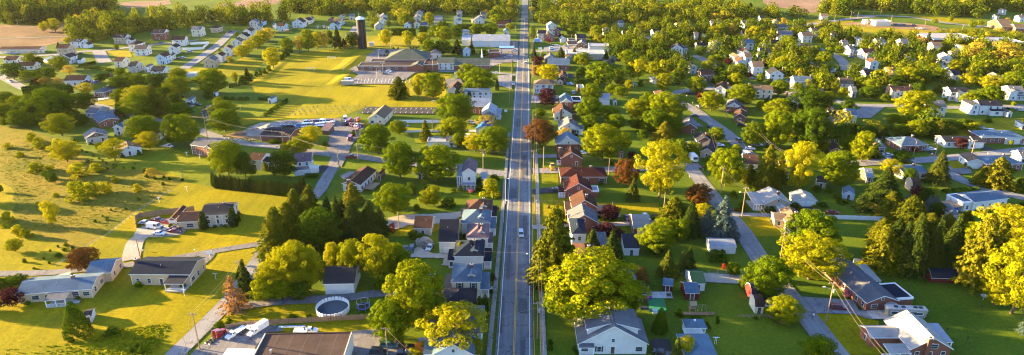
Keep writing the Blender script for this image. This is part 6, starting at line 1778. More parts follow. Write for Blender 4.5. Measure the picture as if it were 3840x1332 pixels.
for x0, y0, n in ((400, 145, 18), (430, 160, 16), (900, 190, 0)):
    for i in range(n):
        o = link('boulder', None) if 0 else None
        m = MB(); s = r.uniform(.3, .8); m.lathe([(.05, 0), (s, .1), (s * .9, s * .6), (.05, s * .9)], (0, 0, 0), r.choice(('stone_grey', 'dirt')), 7); m.v = [(a * r.uniform(.8, 1.2), b * r.uniform(.8, 1.2), c) for a, b, c in m.v]; o = m.build('boulder'); o.location = (*G(*at(1, 1, x0 + i * 14 + r.uniform(-5, 5), y0 + i * 1.5 + r.uniform(-8, 8))), .05); tag(o, 'rough rock on the dirt bank below the store yard', 'rock', 'rocks on the dirt bank')
# soccer goals
for x0, x1, y in ((1187, 1245, 451), (1029, 1086, 536)):
    A = G(*at(1, 0, x0, y)); B = G(*at(1, 0, x1, y)); o = root('soccer_goal', *A); tag(o, 'white soccer goal ' + ('nearer the camera' if y > 500 else 'farther from the camera'), 'goal'); L = B[0] - A[0]; m = MB(); m.tube((0, 0, 0), (0, 0, 2.4), .09, .09, 'fence_white', 6); m.tube((L, 0, 0), (L, 0, 2.4), .09, .09, 'fence_white', 6); m.tube((0, 0, 2.4), (L, 0, 2.4), .09, .09, 'fence_white', 6); m.build('frame', o)
    m = MB(); [m.tube((L * k / 12, 0, 2.4), (L * k / 12, 1.8, 0), .018, .018, 'fence_white', 3) for k in range(13)]; [m.tube((0, 1.8 * k / 5, 2.4 - 2.4 * k / 5), (L, 1.8 * k / 5, 2.4 - 2.4 * k / 5), .018, .018, 'fence_white', 3) for k in range(6)]; m.build('net', o)
# gravestones
gm = MB(); gm.box(-.55, .55, -.2, .2, 0, .25, 'stone_grey'); gm.box(-.42, .42, -.12, .12, .25, 1.0, 'concrete'); gm.tube((0, -.12, .98), (0, .12, .98), .38, .38, 'concrete', 12); GRAVE = gm.mesh('gravestone')
for k in range(52):
    t = k % 13; rw = k // 13; px, py = at(1, 0, 985 + t * 44 + rw * -30 + r.uniform(-6, 6), 812 + rw * 19 + t * -1 + r.uniform(-3, 3)); o = link('gravestone', GRAVE); o.location = (*G(px, py), .02); o.rotation_euler = (0, 0, r.uniform(-.1, .1)); q = r.uniform(.4, .75); o.scale = (q, q, q); tag(o, 'grey gravestone in the rows of the open cemetery lawn', 'gravestone', 'gravestones on the cemetery lawn')
# fences
fence(T(4, 1, 945, 757, 1289, 766) + T(5, 1, 212, 775), 1.7, 'white', 'long white panel fence behind the buff stone house'); fence(T(4, 2, 1135, 95, 1222, 180), 1.7, 'white', 'short white fence slanting toward the brick ranch'); fence(T(5, 2, 0, 196, 90, 204), 1.6, 'white', 'white fence under the golden pine')
fence(T(2, 1, 462, 108, 770, 106), 1.3, 'white', 'white picket fence left of the round maple'); fence(T(2, 1, 940, 106, 1035, 104), 1.3, 'white', 'short white fence beside the bright blue roof'); fence(T(2, 1, 400, 36, 740, 36), 1.8, 'white', 'white panel fence behind the tan-roofed workshop')
fence(T(1, 0, 92, 380, 245, 374, 290, 332, 150, 340), 2.0, 'white', 'white fence ring round a suburban back yard'); fence(T(0, 0, 330, 462, 450, 428), 1.8, 'white', 'white fence between the row building and tan house'); fence(T(0, 0, 330, 466, 405, 500), 1.8, 'white', 'lower white fence by the golden tree')
fence(T(1, 2, 420, 702, 560, 678, 720, 668, 900, 655, 1289, 634) + T(2, 2, 235, 622), 1.7, 'wood', 'weathered board fence behind the parked trucks'); fence(T(0, 1, 1033, 832, 1028, 775, 1062, 752, 1180, 735, 1289, 722) + T(1, 1, 180, 700), 2.2, 'wood', 'dark board fence round the gravel yard')
fence(T(5, 1, 140, 168, 250, 160, 360, 156), 1.6, 'wire', 'wire fence behind the brick ranch'); fence(T(4, 1, 1050, 192, 1240, 172), 1.6, 'wire', 'wire fence before the dark hedge'); fence(T(4, 2, 422, 612, 660, 612), 1.1, 'rail', 'two-rail wooden fence below the cream shed'); fence(T(1, 2, 435, 600, 560, 590), 1.0, 'rail', 'low rail fence on the lawn by the dying pine')
fence(T(3, 1, 640, 745, 815, 745), 1.2, 'white', 'white railing fence around the wooden deck'); fence(T(4, 2, 0, 285, 520, 280), 1.2, 'wire', 'thin wire fence below the white ribbed-roof shed'); fence(T(3, 0, 735, 370, 860, 375), 1.8, 'wood', 'board fence right of the flat-roofed store')
fence(T(0, 1, 1289, 552, 1060, 695, 800, 894) + T(0, 2, 560, 130, 430, 225), .9, 'wire', 'low wire fence edging the rough meadow')
# long hedge of arborvitae, darker hedges
hp = T(1, 1, 328, 505, 352, 520) + T(1, 1, *[v for k in range(21) for v in (388 + k * 27.5, 522 + k * 3.2)]) + T(1, 1, 955, 578, 985, 560, 1010, 545)
for i, (px, py) in enumerate(hp): s = scale(py); plant(px, py + 3, r.uniform(2.0, 2.6), r.uniform(5.2, 6.2), 'a', 'tall arborvitae in the clipped hedge behind the houses', 'arborvitaes of the long clipped hedge')
for pts, w, h, lab in ((T(0, 0, 180, 735, 350, 715, 540, 715), 5, 6, 'dark overgrown hedge below the valley road'), (T(0, 0, 600, 510, 720, 480), 2, 2, 'low dark hedge arc beside the cul-de-sac'), (T(0, 0, 640, 525, 760, 525, 860, 545), 2.2, 2, 'lower dark hedge beside the cul-de-sac'), (T(2, 0, 380, 268, 470, 268, 560, 268), 5, 6, 'tall dark hedge behind the school trees'), (T(2, 0, 590, 242, 650, 242), 5, 5, 'short dark hedge right of the tall hedge'), (T(2, 0, 880, 225, 960, 228, 1060, 228), 5, 5, 'green hedge belt behind the warehouses'), (T(4, 1, 1090, 168, 1180, 158, 1289, 148) + T(5, 1, 0, 160, 130, 165), 6, 7, 'tall dark evergreen hedge behind the right lawns'), (T(4, 0, 230, 640, 330, 632, 440, 640), 5, 5, 'dark hedge below the brick house'), (T(3, 0, 470, 660, 600, 662), 3, 5, 'dark hedge behind the parked blue cars'), (T(0, 0, 1120, 600, 1289, 585), 3, 3, 'dark hedge in front of the white house row'), (T(5, 1, 690, 568, 940, 552), 3.5, 1.6, 'low clipped hedge on the lawn edge'), (T(4, 2, 300, 130, 322, 210), 1.5, 1.6, 'narrow hedge beside the white shed'), (T(5, 1, 1190, 525, 1289, 560), 2, 2, 'sunlit clipped hedge at the right street')):
    P = smooth([G(*p) for p in pts], 4); rg = np.random.default_rng(len(lab)); Q = []; Nn = []
    for a, b in zip(P, P[1:]):
        L = math.dist(a, b); n = int(L * h * w * 9) + 4; u = rg.uniform(0, 1, n); th = rg.uniform(-.15, PI + .15, n); rr = rg.uniform(.85, 1.08, n); d = ((b[0] - a[0]) / L, (b[1] - a[1]) / L)
        c = np.cos(th) * w / 2 * rr; zz = np.abs(np.sin(th)) ** .6 * h * rr; Q.append(np.stack([a[0] + (b[0] - a[0]) * u - d[1] * c, a[1] + (b[1] - a[1]) * u + d[0] * c, zz], 1)); Nn.append(np.stack([-d[1] * np.cos(th), d[0] * np.cos(th), np.sin(th) + .1], 1) + rg.normal(size=(n, 3)) * .4)
    Q = np.concatenate(Q); Nn = np.concatenate(Nn); o = link('hedge', quad_mesh('hedge', quads(Q, Nn, .38, rg), 'dark_leaves')); tag(o, lab, 'hedge', 'hedges')
# poles and wires
POLE_ROWS = ''' 
a 4 1 446 745 520 1 -1
b 4 1 284 565 370 1 0
c 4 1 553 212 90 1 -1
d 4 1 755 505 262 1 0
e 4 2 735 178 -34 1 0
f 4 2 1078 655 345 1 -1
g 4 0 148 772 715 1 -1
h 2 1 1072 385 235 2 0
i 2 1 128 325 190 1 1
j 2 1 436 838 705 0 0
k 1 1 857 240 100 1 0
l 1 1 278 145 -10 1 0
m 1 1 1275 398 225 1 0
n 1 2 222 857 575 1 0
o 0 2 1068 190 15 0 0
p 3 1 237 420 215 0 0
q 3 1 1143 722 560 0 0
r 3 1 730 425 303 0 0
s 5 1 615 290 185 1 0
t 5 1 885 300 165 1 0
u 5 1 455 275 160 1 0
v 4 0 325 900 830 1 0
w 1 2 560 440 180 1 0
x 1 1 90 445 380 0 0
y 0 0 1085 830 785 2 0
z 0 0 915 690 630 1 0
A 2 2 350 894 685 1 0
B 5 0 540 195 148 0 0
C 5 0 820 240 185 0 0
D 5 0 285 165 118 0 0
E 5 0 150 125 70 1 0
F 5 0 205 120 72 1 0
G 4 0 1145 165 108 1 0
H 4 0 1268 140 82 1 1
I 4 0 1018 190 140 1 0
J 4 0 870 185 140 0 0
K 3 0 793 365 290 1 0
L 3 0 755 345 290 1 0
M 3 0 448 308 262 1 0
N 3 0 178 300 268 1 0
O 3 0 485 705 637 0 0
P 2 1 690 110 0 0 0
Q 2 1 115 150 0 0 0
R 0 0 420 645 590 1 0
S 0 0 138 200 150 1 0
T 0 0 642 130 88 1 0
U 4 0 385 240 205 1 0
V 4 0 35 265 222 1 0
W 4 0 750 215 178 1 0
X 5 0 1280 290 240 0 0
Y 5 0 30 145 92 0 0
'''
for ln in POLE_ROWS.strip().split('\n'):
    p = ln.split(); f = tile(int(p[1]), int(p[2])); px, py = f(float(p[3]), float(p[4])); utility_pole(p[0], px, py, f(0, float(p[5]))[1], int(p[6]), int(p[7]), r.uniform(-20, 20), p[0] in 'fhe')
RY = [112, 146, 176, 215, 262, 315, 375, 440, 510, 590, 690, 800]
for i, y in enumerate(RY):
    for side in ((6.0,) if i < 6 else (6.6, -7.2)):
        x = .5 + (y - 139) * .0224 + side; key = f'main{i}{"" if side > 0 else "L"}'; o = root('utility_pole', x, y); m = MB(); m.tube((0, 0, -.3), (0, 0, 11.5), .18, .13, 'pole_wood', 8); m.build('pole', o)
        q = MB(); q.box(-1.2, 1.2, -.07, .07, 10.9, 11.05, 'pole_wood'); c = q.build('crossarm', o); q = MB(); [q.tube((k, 0, 11.05), (k, 0, 11.3), .05, .07, 'stone_grey', 6) for k in (-1.1, -.4, .4, 1.1)]; q.build('insulators', c)
        if i in (1, 3): q = MB(); q.tube((.4, 0, 8.3), (.4, 0, 9.3), .27, .27, 'steel', 10); q.build('transformer', o)
        if i in (0, 2): q = MB(); q.tube((0, 0, 8.6), (-2.6, 0, 9.1), .05, .04, 'steel', 5); a = q.build('lamp_arm', o); q = MB(); q.box(-3.1, -2.5, -.15, .15, 9.05, 9.2, 'light_lens'); q.build('lamp_head', a)
        tag(o, relabel('roadside utility pole', 1920 + F * x / (y * CT + 90 * ST), 666 + F * (H * CT - y * ST) / (y * CT + H * ST), None), 'pole', 'utility poles along the main road'); POLES[key] = (x, y, 11.3)
for i in range(len(RY) - 1):
    a, b = POLES[f'main{i}'], POLES[f'main{i + 1}']
    for dx in (-1.1, .4, 1.1): wire((a[0] + dx, a[1], a[2]), (b[0] + dx, b[1], b[2]), .7, .02, 'thin power line strung along the main road')
def span(a, b, sag=1.5, off=(-.6, .6), rr=.017, lab=None):
    A = POLES[a] if isinstance(a, str) else a; B = POLES[b] if isinstance(b, str) else b
    for d in off: wire((A[0] + d, A[1], A[2] - .1), (B[0] + d, B[1], B[2] - .1), sag, rr, lab)
fx = lambda c, rr_, x, y, z: (*GZ(*at(c, rr_, x, y), z), z)
span('b', 'a'); span('a', 'e'); span('e', 'f'); span('f', fx(5, 2, 330, 980, 9)); span('g', 'c'); span('c', 'd'); span('g', 'b', 2.5); span('s', 't'); span('s', 'u'); span('h', 'i', 2); span('i', 'm', 1.2); span('m', 'k', 1.5); span('k', 'l', 1.5); span('l', 'y', 2); span('y', 'z', 2); span('h', fx(3, 1, 235, 225, 9.5), 1.5); span('n', 'w', 1); span('n', fx(1, 2, 60, 990, 9)); span('R', 'y', 2); span(fx(0, 0, -60, 520, 10), 'R', 3); span(fx(0, 0, -60, 560, 9), 'R', 3); span('A', fx(2, 2, 600, 930, 5), .5, (0,)); span('p', 'r', .8, (0,))
for c, rr_, x, y, yt, hd in ((2, 0, 270, 603, 505, 2), (2, 0, 316, 560, 478, 2), (2, 0, 282, 450, 376, 1), (2, 0, 375, 392, 328, 1), (2, 0, 512, 385, 315, 1), (2, 0, 435, 405, 372, 1), (2, 0, 692, 542, 447, 2), (2, 0, 15, 547, 455, 1), (2, 0, 1197, 555, 480, 1), (2, 1, 1240, 650, 455, 1), (2, 1, 1225, 790, 620, 1), (3, 0, 213, 440, 375, 1)): f = tile(c, rr_); light_pole(*f(x, y), f(0, yt)[1], None, hd)
# signs and small things
def sign(px, py, w, h, z, cm, lab, txt=None, rot=0):
    o = new('road_sign', px, py, rot); tag(o, lab, 'sign'); m = MB(); m.tube((-w * .3, 0, 0), (-w * .3, 0, z), .06, .06, 'steel', 5); m.tube((w * .3, 0, 0), (w * .3, 0, z), .06, .06, 'steel', 5); m.build('post', o); m = MB(); m.box(-w / 2, w / 2, -.1, .1, z - h, z, cm); m.build('board', o)
    if txt:
        c = bpy.data.curves.new('lettering', 'FONT'); c.body = txt; c.size = h * .35; c.align_x = 'CENTER'; c.align_y = 'CENTER'; c.extrude = .01; q = bpy.data.objects.new('tmp', c); COL.objects.link(q); bpy.context.view_layer.update()
        me = bpy.data.meshes.new_from_object(q.evaluated_get(bpy.context.evaluated_depsgraph_get())); bpy.data.objects.remove(q); me.materials.clear(); me.materials.append(MATS['pool_white']); t = link('lettering', me, o); t.location = (0, -.12, z - h / 2); t.rotation_euler = (PI / 2, 0, 0)
sign(*at(3, 0, 282, 330), 3, 3.6, 4.6, paint('sign_red', (.28, .008, .008)).name, 'square red store sign beside the brick ranch'); sign(*at(3, 0, 213, 398), 3, 1.2, 4, 'pool_white', 'pale roadside store sign by the spruce'); sign(*at(3, 0, 170, 782), 2.2, 1.2, 4, 'pool_white', 'small pale sign in the front parking court'); sign(*at(2, 0, 1170, 562), 1.8, 1.2, 2.2, 'pool_white', 'white church sign on the roadside lawn'); sign(*at(2, 1, 1160, 698), 3, 1.3, 1.6, 'barn_red' if 'barn_red' in MATS else 'wood', 'low red-brown sign on the roadside lawn'); sign(*at(2, 0, 1242, 852), 1.6, 1.2, 1.8, 'pool_white', 'white notice board by the chapel walk')
sign(*at(4, 1, 152, 398), .8, .8, 2.3, 'sign_red', 'red stop sign at the street corner', 'STOP', 10)
def canopy(px, py, w, d, h, lab, c1, c2):
    o = new('filling_station_canopy', px, py); tag(o, lab, 'canopy'); m = MB(); m.box(-w / 2, w / 2, 0, d, h, h + .5, 'pool_white'); m.build('deck', o); m = MB(); m.box(-w / 2 - .03, w / 2 + .03, -.04, d + .03, h + .5, h + .95, c1); m.build('fascia', o); m = MB(); m.box(-w / 2 - .03, w / 2 + .03, -.06, d + .03, h + .95, h + 1.2, c2); m.build('fascia_stripe', o)
    for x in (-w * .35, w * .35): m = MB(); m.box(x - .2, x + .2, d / 2 - .2, d / 2 + .2, 0, h, 'steel'); m.build('column', o); m = MB(); m.box(x - .4, x + .4, d / 2 - 2, d / 2 - 1.2, 0, 1.6, PAINT['b'][0]); m.build('pump', o)
canopy(*at(2, 0, 1250, 412), 12, 8, 4, 'filling station canopy with red and blue fascia', 'sign_red', PAINT['b'][0]); canopy(*at(3, 0, 455, 375), 8, 8, 4, 'dark-topped service canopy behind the tan store', 'red_brick', 'charcoal_shingle')
sh = MB(); sh.box(-2.5, 2.5, -.9, .9, 3.4, 3.45, 'glass_pane')
o = new('delivery_truck', *at(3, 0, 196, 322), 0); tag(o, 'light blue box truck by the main road', 'truck'); lb = paint(*PAINT['l']).name; m = MB(); m.box(-3.2, 1.6, -1.2, 1.2, .6, 3.3, lb); m.build('cargo_box', o); m = MB(); m.prism([(-1.1, .5), (-1.1, 2.3), (1.1, 2.3), (1.1, .5)], 1.7, 3.6, 'pool_white'); m.build('cab', o); [place(WHEEL, 'wheel', o, x, y, .36, PI / 2) for x in (-2.2, 2.7) for y in (-1, 1)]
o = new('box_trailer', *at(2, 0, 45, 648), 0); tag(o, 'cream box trailer at the parking lot corner', 'trailer'); m = MB(); m.box(-4, 4, 0, 2.5, .5, 3, rvc); m.build('body', o); [place(WHEEL, 'wheel', o, x, y, .36, PI / 2) for x in (1.4, 2.4) for y in (.1, 2.4)]
mb = MB(); mb.tube((0, 0, 0), (0, 0, 1.1), .06, .06, 'wood', 5); mb.box(-.14, .14, -.28, .28, 1.1, 1.38, 'light_lens'); MAILB = mb.mesh('mailbox')
for c, rr_, x, y in ((0, 2, 1085, 130), (0, 2, 1032, 100), (1, 2, 185, 125), (4, 1, 50, 460), (4, 2, 985, 618), (4, 1, 315, 185), (5, 1, 590, 288), (5, 1, 810, 312), (5, 1, 1012, 285), (5, 1, 1125, 292), (4, 0, 30, 740), (4, 0, 75, 790), (5, 1, 252, 322), (5, 1, 1140, 540), (4, 1, 390, 850)): o = link('mailbox', MAILB); o.location = (*G(*at(c, rr_, x, y)), .1); tag(o, relabel('small pale mailbox on a post', *at(c, rr_, x, y), None), 'mailbox', 'mailboxes along the streets')
tb = MB(); tb.tube((0, 0, 0), (0, 0, 2.1), .06, .06, 'fence_white', 5); tb.box(-.7, .7, -.05, .05, 2.05, 2.15, 'fence_white'); TPOST = tb.mesh('clothesline_post')
for c, rr_, x, y in ((1, 2, 105, 448), (1, 2, 343, 325), (1, 1, 126, 555), (1, 1, 125, 290), (1, 1, 222, 306), (0, 1, 1205, 638), (1, 0, 528, 828), (5, 1, 443, 505), (4, 2, 240, 812), (4, 2, 252, 815)): o = link('clothesline_post', TPOST); o.location = (*G(*at(c, rr_, x, y)), .1); tag(o, relabel('white T-shaped clothesline post', *at(c, rr_, x, y), None), 'post', 'clothesline posts')
o = new('basketball_hoop', *at(1, 2, 303, 180), 20); tag(o, 'white basketball hoop at the driveway of the split-level', 'basketball hoop'); m = MB(); m.tube((0, 0, 0), (0, 0, 3), .08, .08, 'fence_white', 6); m.build('pole', o); m = MB(); m.box(-.9, .9, -.6, -.55, 2.7, 3.8, 'fence_white'); m.build('backboard', o); m = MB(); m.lathe([(.23, 3.0), (.25, 3.02)], (0, -.85, 0), PAINT['o'][0], 10); m.build('rim', o)
sd_ = MB(); sd_.tube((0, 0, 0), (0, .0, .5), .06, .06, 'steel', 6); sd_.lathe([(.02, 0), (.35, .08), (.5, .25)], (0, 0, .5), 'stone_grey', 12); DISH = sd_.mesh('satellite_dish')
for c, rr_, x, y in ((2, 0, 690, 782), (2, 2, 605, 815), (5, 2, 980, 480)): o = link('satellite_dish', DISH); o.location = (*G(*at(c, rr_, x, y)), .1); o.scale = (2,) * 3; tag(o, relabel('grey dish on a short post', *at(c, rr_, x, y), None), 'dish', 'dishes')
# patio furniture on the paved yard
def boxy(name, c, rr_, x, y, dims, mat, lab, cat, z=.1):
    o = new(name, *at(c, rr_, x, y)); o.location.z = z; tag(o, lab, cat); w, d, h = dims; m = MB(); m.box(-w / 2, w / 2, -d / 2, d / 2, h * .9, h, mat); m.build('top', o)
    for a in (-1, 1):
        for b in (-1, 1): q = MB(); q.box(a * (w / 2 - .06) - .05, a * (w / 2 - .06) + .05, b * (d / 2 - .06) - .05, b * (d / 2 - .06) + .05, 0, h * .9, mat); q.build('leg', o)
    return o
boxy('picnic_table', 3, 2, 1028, 445, (1.8, .8, .75), 'wood', 'wooden picnic table on the paved yard', 'table'); boxy('patio_table', 3, 2, 1182, 455, (1.2, 1.2, .75), 'black', 'dark patio table on the paved yard', 'table'); boxy('hot_tub_frame', 3, 2, 998, 560, (2.4, 2, .9), 'black', 'dark square tub on the cluttered deck', 'tub')
o = new('parasol', *at(3, 2, 1028, 425)); tag(o, 'closed tan parasol behind the picnic table', 'parasol'); m = MB(); m.tube((0, 0, 0), (0, 0, 2.6), .04, .04, 'wood', 6); m.build('pole', o); m = MB(); m.tube((0, 0, 1.1), (0, 0, 2.6), .25, .04, plain('tan_cloth', (.55, .32, .15)).name, 8); m.build('canopy', o)
for x, y, cm, lab in ((1020, 482, plain('pink_plastic', (.5, .03, .25)).name, 'pink toy house on the green mat'), (1043, 480, plain('purple_plastic', (.2, .03, .3)).name, 'purple toy chest on the green mat')): o = new('toy', *at(3, 2, x, y)); tag(o, lab, 'toy'); m = MB(); m.prism([(0, 0), (0, .8), (.4, 1.2), (.8, .8), (.8, 0)], -.5, .5, cm); m.build('body', o)
o = new('toy_slide', *at(3, 2, 1078, 570)); tag(o, 'pale toy tent on the green play mat', 'toy'); m = MB(); m.prism([(-.7, 0), (0, 1.2), (.7, 0)], -.7, .7, 'pool_white'); m.build('body', o)
o = new('storage_bin', *at(2, 2, 582, 862)); tag(o, 'orange storage shed on the small deck', 'shed'); m = MB(); m.box(-.7, .7, -.6, .6, .2, 2, PAINT['o'][0]); m.build('body', o); m = MB(); m.box(-.8, .8, -.7, .7, 2, 2.1, PAINT['o'][0]); m.build('lid', o); m = MB(); m.box(-1.4, 1.4, -1.2, 1.2, 0, .2, 'deck_wood'); m.build('platform', o)
o = new('flag', *at(2, 2, 1112, 450)); tag(o, 'small striped flag on the cream house porch', 'flag'); m = MB(); m.tube((0, 0, 2), (1.0, 0, 3.6), .03, .03, 'fence_white', 5); m.build('pole', o); m = MB(); [m.box(.5, 1.3, -.02, .02, 2.4 + k * .1, 2.5 + k * .1, 'sign_red' if k % 2 == 0 else 'pool_white') for k in range(8)]; m.box(.5, .85, -.03, .03, 2.8, 3.2, PAINT['b'][0]); m.build('cloth', o)
for i in range(3):
    o = new('waste_bin', *at(3, 2, (192, 185, 195)[i], (592, 398, 585)[i])); tag(o, ('black wheeled bin at the kerb below the great maple', 'black bin at the foot of the roadside pole', 'second black bin below the great maple')[i], 'bin'); m = MB(); m.box(-.3, .3, -.35, .35, 0, 1.0, 'black'); m.build('body', o); m = MB(); m.box(-.33, .33, -.38, .38, 1.0, 1.08, 'black'); m.build('lid', o)
for x, y, c, rr_ in ((700, 745, 5, 2), (852, 808, 5, 2), (955, 575, 5, 2), (408, 420, 5, 2)): o = new('garden_post', *at(c, rr_, x, y - 70 if 0 else y)); tag(o, relabel('thin dark lamp post', *at(c, rr_, x, y), None), 'post', 'thin dark posts on the lawn'); m = MB(); m.tube((0, 0, 0), (0, 0, 2), .07, .06, 'black', 6); m.build('pole', o); m = MB(); m.box(-.15, .15, -.15, .15, 2, 2.3, 'black'); m.build('lamp', o)
# ------------------------------------------------------------------ vehicles
for tf, k, ln in rows(CAR_ROWS):
    ln, _, lab = ln.partition('|'); p = ln.split(); px, py = tf(float(p[0]), float(p[1])); vehicle(px, py, float(p[2]), p[3], p[4], lab.strip() or None)
for h in HOUSES:
    if not h['lab'] and h['px'] > 2000 and 120 < h['py'] < 420 and 'x' not in h['fl'] and r.random() < .42:
        vehicle(h['px'] + r.choice((-1, 1)) * (h['w'] / 2 + 2.6) * scale(h['py']), h['py'] + r.uniform(0, 5), r.choice((0, 180, 85, 10)), r.choice('ccsp'), r.choice('wkssbgrm'))
for i in range(5):                     # service drops from the roadside poles to the nearest roofs
    for key in (f'main{i}',) + ((f'main{i}L',) if f'main{i}L' in POLES else ()):
        a = POLES[key]; near = sorted((h for h in HOUSES if h['py'] > 420 and 'x' not in h['fl'] and abs(h['px'] - 1950) < 520), key=lambda h: math.dist(G(h['px'], h['py']), a[:2]))[:2]
        for h in near: hx, hy = G(h['px'], h['py']); wire((a[0], a[1], a[2] - 1.5), (hx, hy + 2, h['e'] + 1.2), .5, .014, 'thin service wire from roadside pole to a house')
# ------------------------------------------------------------------ trees
read_trees(TREE_ROWS); TREES.sort(key=lambda t: -t[2] * scale(t[1]))
for t in TREES: plant(*t)
print('trees', len(TREES), {k: sum(1 for t in TREES if t[4] == k) for k in CROWN})
for h in HOUSES:                        # shrubs along the front walls
    if h['py'] > 300 and 'x' not in h['fl'] and 'C' not in h['fl'] and '~' not in h['fl']:
        X, Y = G(h['px'], h['py']); cr, sr = math.cos(R(h['rot'])), math.sin(R(h['rot']))
        for sgn, nm in ((-1, 'left'), (1, 'right')):
            u, v = sgn * h['w'] * r.uniform(.3, .42), -.9; bx_, by_ = X + u * cr - v * sr, Y + u * sr + v * cr; kk = r.choice('hhHhw'); s_ = r.uniform(1.1, 2.1)
            lab = f"{'white flowering' if kk == 'w' else 'small'} bush at the {nm} front wall of the {h['obj']['label']}"
            if len(lab.split()) <= 16: ix, iy = 1920 + F * bx_ / (by_ * CT + H * ST), 666 + F * (H * CT - by_ * ST) / (by_ * CT + H * ST); plant(ix, iy, s_ * 1.3, s_ * .85, kk, lab)
for k_, (dx_, y_, w_, l_) in enumerate(((-1.8, 118, 1.6, 9), (2.2, 131, 1.2, 14), (1.9, 158, 2.2, 7), (-2.6, 176, 1.1, 22), (2.4, 205, 1.4, 16), (-2.2, 238, 2.4, 9), (2.0, 262, 1.8, 24), (3.9, 300, 1.0, 30), (-1.6, 330, 2.4, 14), (3.9, 185, .9, 20), (-3.9, 148, .8, 18))):
    c_ = .5 + (y_ - 139) * .0224 + dx_; m = MB(); zz = zl[0] - .004; m.poly([(c_ - w_ / 2, y_, zz), (c_ + w_ / 2, y_, zz), (c_ + w_ / 2 + l_ * .0224, y_ + l_, zz), (c_ - w_ / 2 + l_ * .0224, y_ + l_, zz)], 'road_patch' if 'road_patch' in MATS else plain('road_patch', (.07, .073, .08), var=.25).name); tag(m.build('road_patch'), None, None, None, 'structure')
ROADP = [(p, w) for pts, w in ROADS for p in pts]
BIG = [(*G(t[0], t[1]), t[2]) for t in TREES]
def avoid(x, y, m):
    for hx, hy, rr_ in HOUSE_FOOT:
        if abs(x - hx) < rr_ + m and -17 < y - hy < rr_ + m + 2: return True
    for p, w in ROADP:
        if abs(x - p[0]) < w + m + 2 and -9 < y - p[1] < w + m: return True
    return abs(x - (.5 + (y - 139) * .0224)) < 8 + m or any(abs(x - a) < c * .4 and abs(y - b) < c * .4 for a, b, c in BIG)
def avoid_soft(x, y, m): return abs(x - (.5 + (y - 139) * .0224)) < 6 + m or any(abs(x - hx) < rr_ + m and -14 < y - hy < rr_ + m for hx, hy, rr_ in HOUSE_FOOT)
A_ = T(0, 0, -80, 192, 280, 188, 520, 148, 640, 132, 860, 85, 880, 60, 700, 40, 300, 10, -80, 20)
B_ = T(0, 0, 535, 315, 700, 330, 860, 268, 1000, 300, 1160, 235, 1289, 235) + T(1, 0, 150, 205, 300, 165, 395, 185, 560, 215, 600, 178, 700, 185, 770, 180, 830, 172, 905, 155, 960, 135, 830, 138, 700, 145, 560, 160, 395, 150, 200, 152, 0, 182) + T(0, 0, 1100, 200, 900, 212, 700, 222, 560, 250)
C_ = T(1, 0, 850, 95, 1060, 115, 1200, 125, 1289, 105) + T(2, 0, 0, 100, 120, 95, 250, 100, 340, 150, 350, 175, 460, 185, 540, 110, 600, 95, 700, 100, 860, 110, 1000, 120, 1180, 170, 1289, 165) + T(3, 0, 60, 150, 70, 40) + T(2, 0, 900, 35, 600, 55, 300, 30) + T(1, 0, 1100, 20, 880, 40)
D_ = T(3, 0, 118, 20, 125, 225, 200, 215, 330, 195, 400, 250, 560, 260, 700, 220, 830, 230, 1000, 200, 1289, 190) + T(4, 0, 180, 170, 330, 165, 560, 140, 760, 148, 880, 130, 940, 122, 760, 106, 500, 88, 330, 60, 120, 40) + T(3, 0, 700, 20)
E_ = T(4, 0, 1112, -60, 1110, 60, 1000, 105, 1200, 125, 1289, 100) + T(5, 0, 0, 60, 100, 92, 400, 100, 480, 112, 600, 130, 870, 138, 1000, 150, 1040, 100, 1289, 110, 1400, -60)
F_ = T(3, 0, 700, 300, 1000, 215, 1289, 205) + T(4, 0, 200, 215, 500, 225, 900, 230, 1060, 225, 1289, 275) + T(5, 0, 60, 300, 500, 330, 600, 355, 940, 350, 1289, 350, 1400, 350, 1400, 770, 900, 640, 300, 640, 0, 780) + T(4, 0, 1000, 880, 700, 640, 200, 560, 0, 620) + T(3, 0, 1200, 580, 1000, 560, 860, 500, 700, 420)
G_ = T(5, 0, 480, 300, 620, 250, 800, 245, 900, 235, 1289, 280, 1289, 325, 950, 320, 760, 280, 600, 282)
H_ = T(3, 0, 560, 285, 840, 300, 820, 345, 580, 325); I_ = T(2, 0, 230, 150, 340, 190, 350, 230, 250, 225, 190, 180)
J_ = T(4, 1, 560, 40, 1080, 80, 1289, 60) + T(5, 1, 100, 60, 640, 100, 640, 150, 100, 150) + T(4, 1, 1060, 170, 700, 160)
scatter_wood('woodland', [(A_, 11, 17, .12, .05), (B_, 9, 16, .5, .04), (C_, 12, 13, .42, .06)], 'dense green woodland behind the far left fields', 'woodland', 5, avoid_soft)
scatter_wood('distant_woodland', [(D_, 13, 12, .42, .08), (E_, 12, 14, .36, .08)], 'mixed green woods on the far right slope', 'woodland', 6, avoid_soft)
scatter_wood('suburban_tree_cover', [(F_, 7.8, 10, .24, .15), (G_, 7, 4.5, .7, 0), (H_, 8, 6, .4, .1), (I_, 9, 8, .5, 0), (J_, 11, 10, .3, .2)], 'mixed smaller trees filling the gardens of the right suburb', 'trees', 8, avoid)
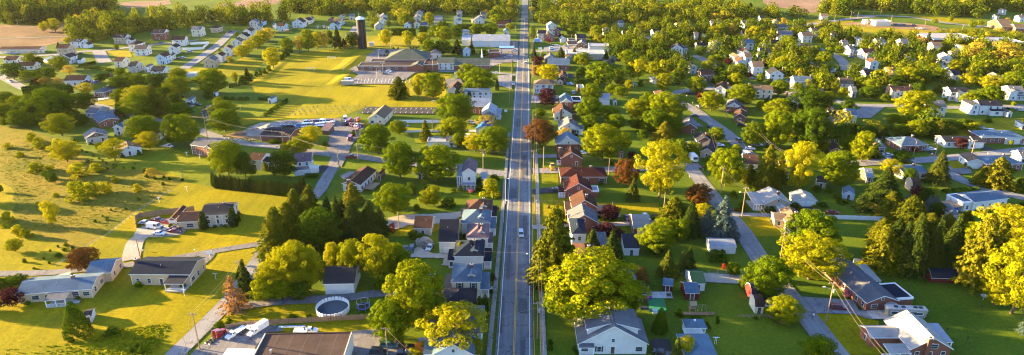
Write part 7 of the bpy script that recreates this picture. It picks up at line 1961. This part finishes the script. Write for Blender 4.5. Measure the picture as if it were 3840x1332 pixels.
# the warm evening air: one even volume round everything
hz_ = MB(); hz_.box(-3600, 3600, -320, 6200, -1, 112, 'steel'); hm_ = bpy.data.materials.new('haze_air'); hm_.use_nodes = True; ht = hm_.node_tree; ht.nodes.clear(); hv = ht.nodes.new('ShaderNodeVolumePrincipled'); ho = ht.nodes.new('ShaderNodeOutputMaterial'); hv.inputs['Color'].default_value = (.95, .88, .78, 1); hv.inputs['Density'].default_value = .000012; hv.inputs['Anisotropy'].default_value = .2; ht.links.new(hv.outputs[0], ho.inputs['Volume']); MATS['haze_air'] = hm_; hz_.mats = ['haze_air']; tag(hz_.build('haze'), 'thin warm evening haze over the far end of town', 'haze', None, 'stuff')
# tall grass tufts and weeds of the rough meadow
rg = np.random.default_rng(4); mp_ = [G(*p) for p in T(0, 1, 0, 110, 380, 170, 640, 330, 1000, 420, 1289, 470, 1270, 545, 800, 880, 120, 840, 90, 500, 0, 420)]; mq = [G(*p) for p in T(0, 2, 0, 860, 420, 800, 900, 700, 1289, 650, 1200, 850, 1100, 960, 0, 960)]
P = []
nmead = 0
for poly, n in ((mp_, 9000), (mq, 3600)):
    nmead = len(P)
    xs = [p[0] for p in poly]; ys = [p[1] for p in poly]
    while n > 0:
        x, y = rg.uniform(min(xs), max(xs)), rg.uniform(min(ys), max(ys)); n -= 1
        if inside(poly, x, y) and math.sin(x * .11 + 1.3 * math.sin(y * .07)) + rg.normal() * .7 > -.3: P.append((x, y, rg.uniform(.04, .2)))
Pm = np.array(P); P = Pm[:nmead]; Q = Pm[nmead:]; o = link('weeds', quad_mesh('weeds', quads(Q, rg.normal(size=Q.shape) + np.array([-.4, -.3, .5]), .26, rg), 'weed_leaves')); tag(o, 'bright yellow-green weeds along the bottom left corner', 'weeds', None, 'stuff')
o = link('meadow_grass', quad_mesh('meadow_grass', quads(P, rg.normal(size=P.shape) + np.array([-.4, -.3, .5]), .24, rg), 'meadow_leaves')); tag(o, 'tall dry grass tufts of the rough meadow', 'grass', None, 'stuff')
import os
if os.environ.get('STATS'):
    from collections import Counter
    L = Counter(o.get('label') for o in bpy.data.objects if o.get('label')); print([(k, v) for k, v in L.most_common(60) if v > 1]); print(random.sample(list(L), 40))
    print('objects', len(bpy.data.objects), 'polys', sum(len(m.polygons) for m in bpy.data.meshes))
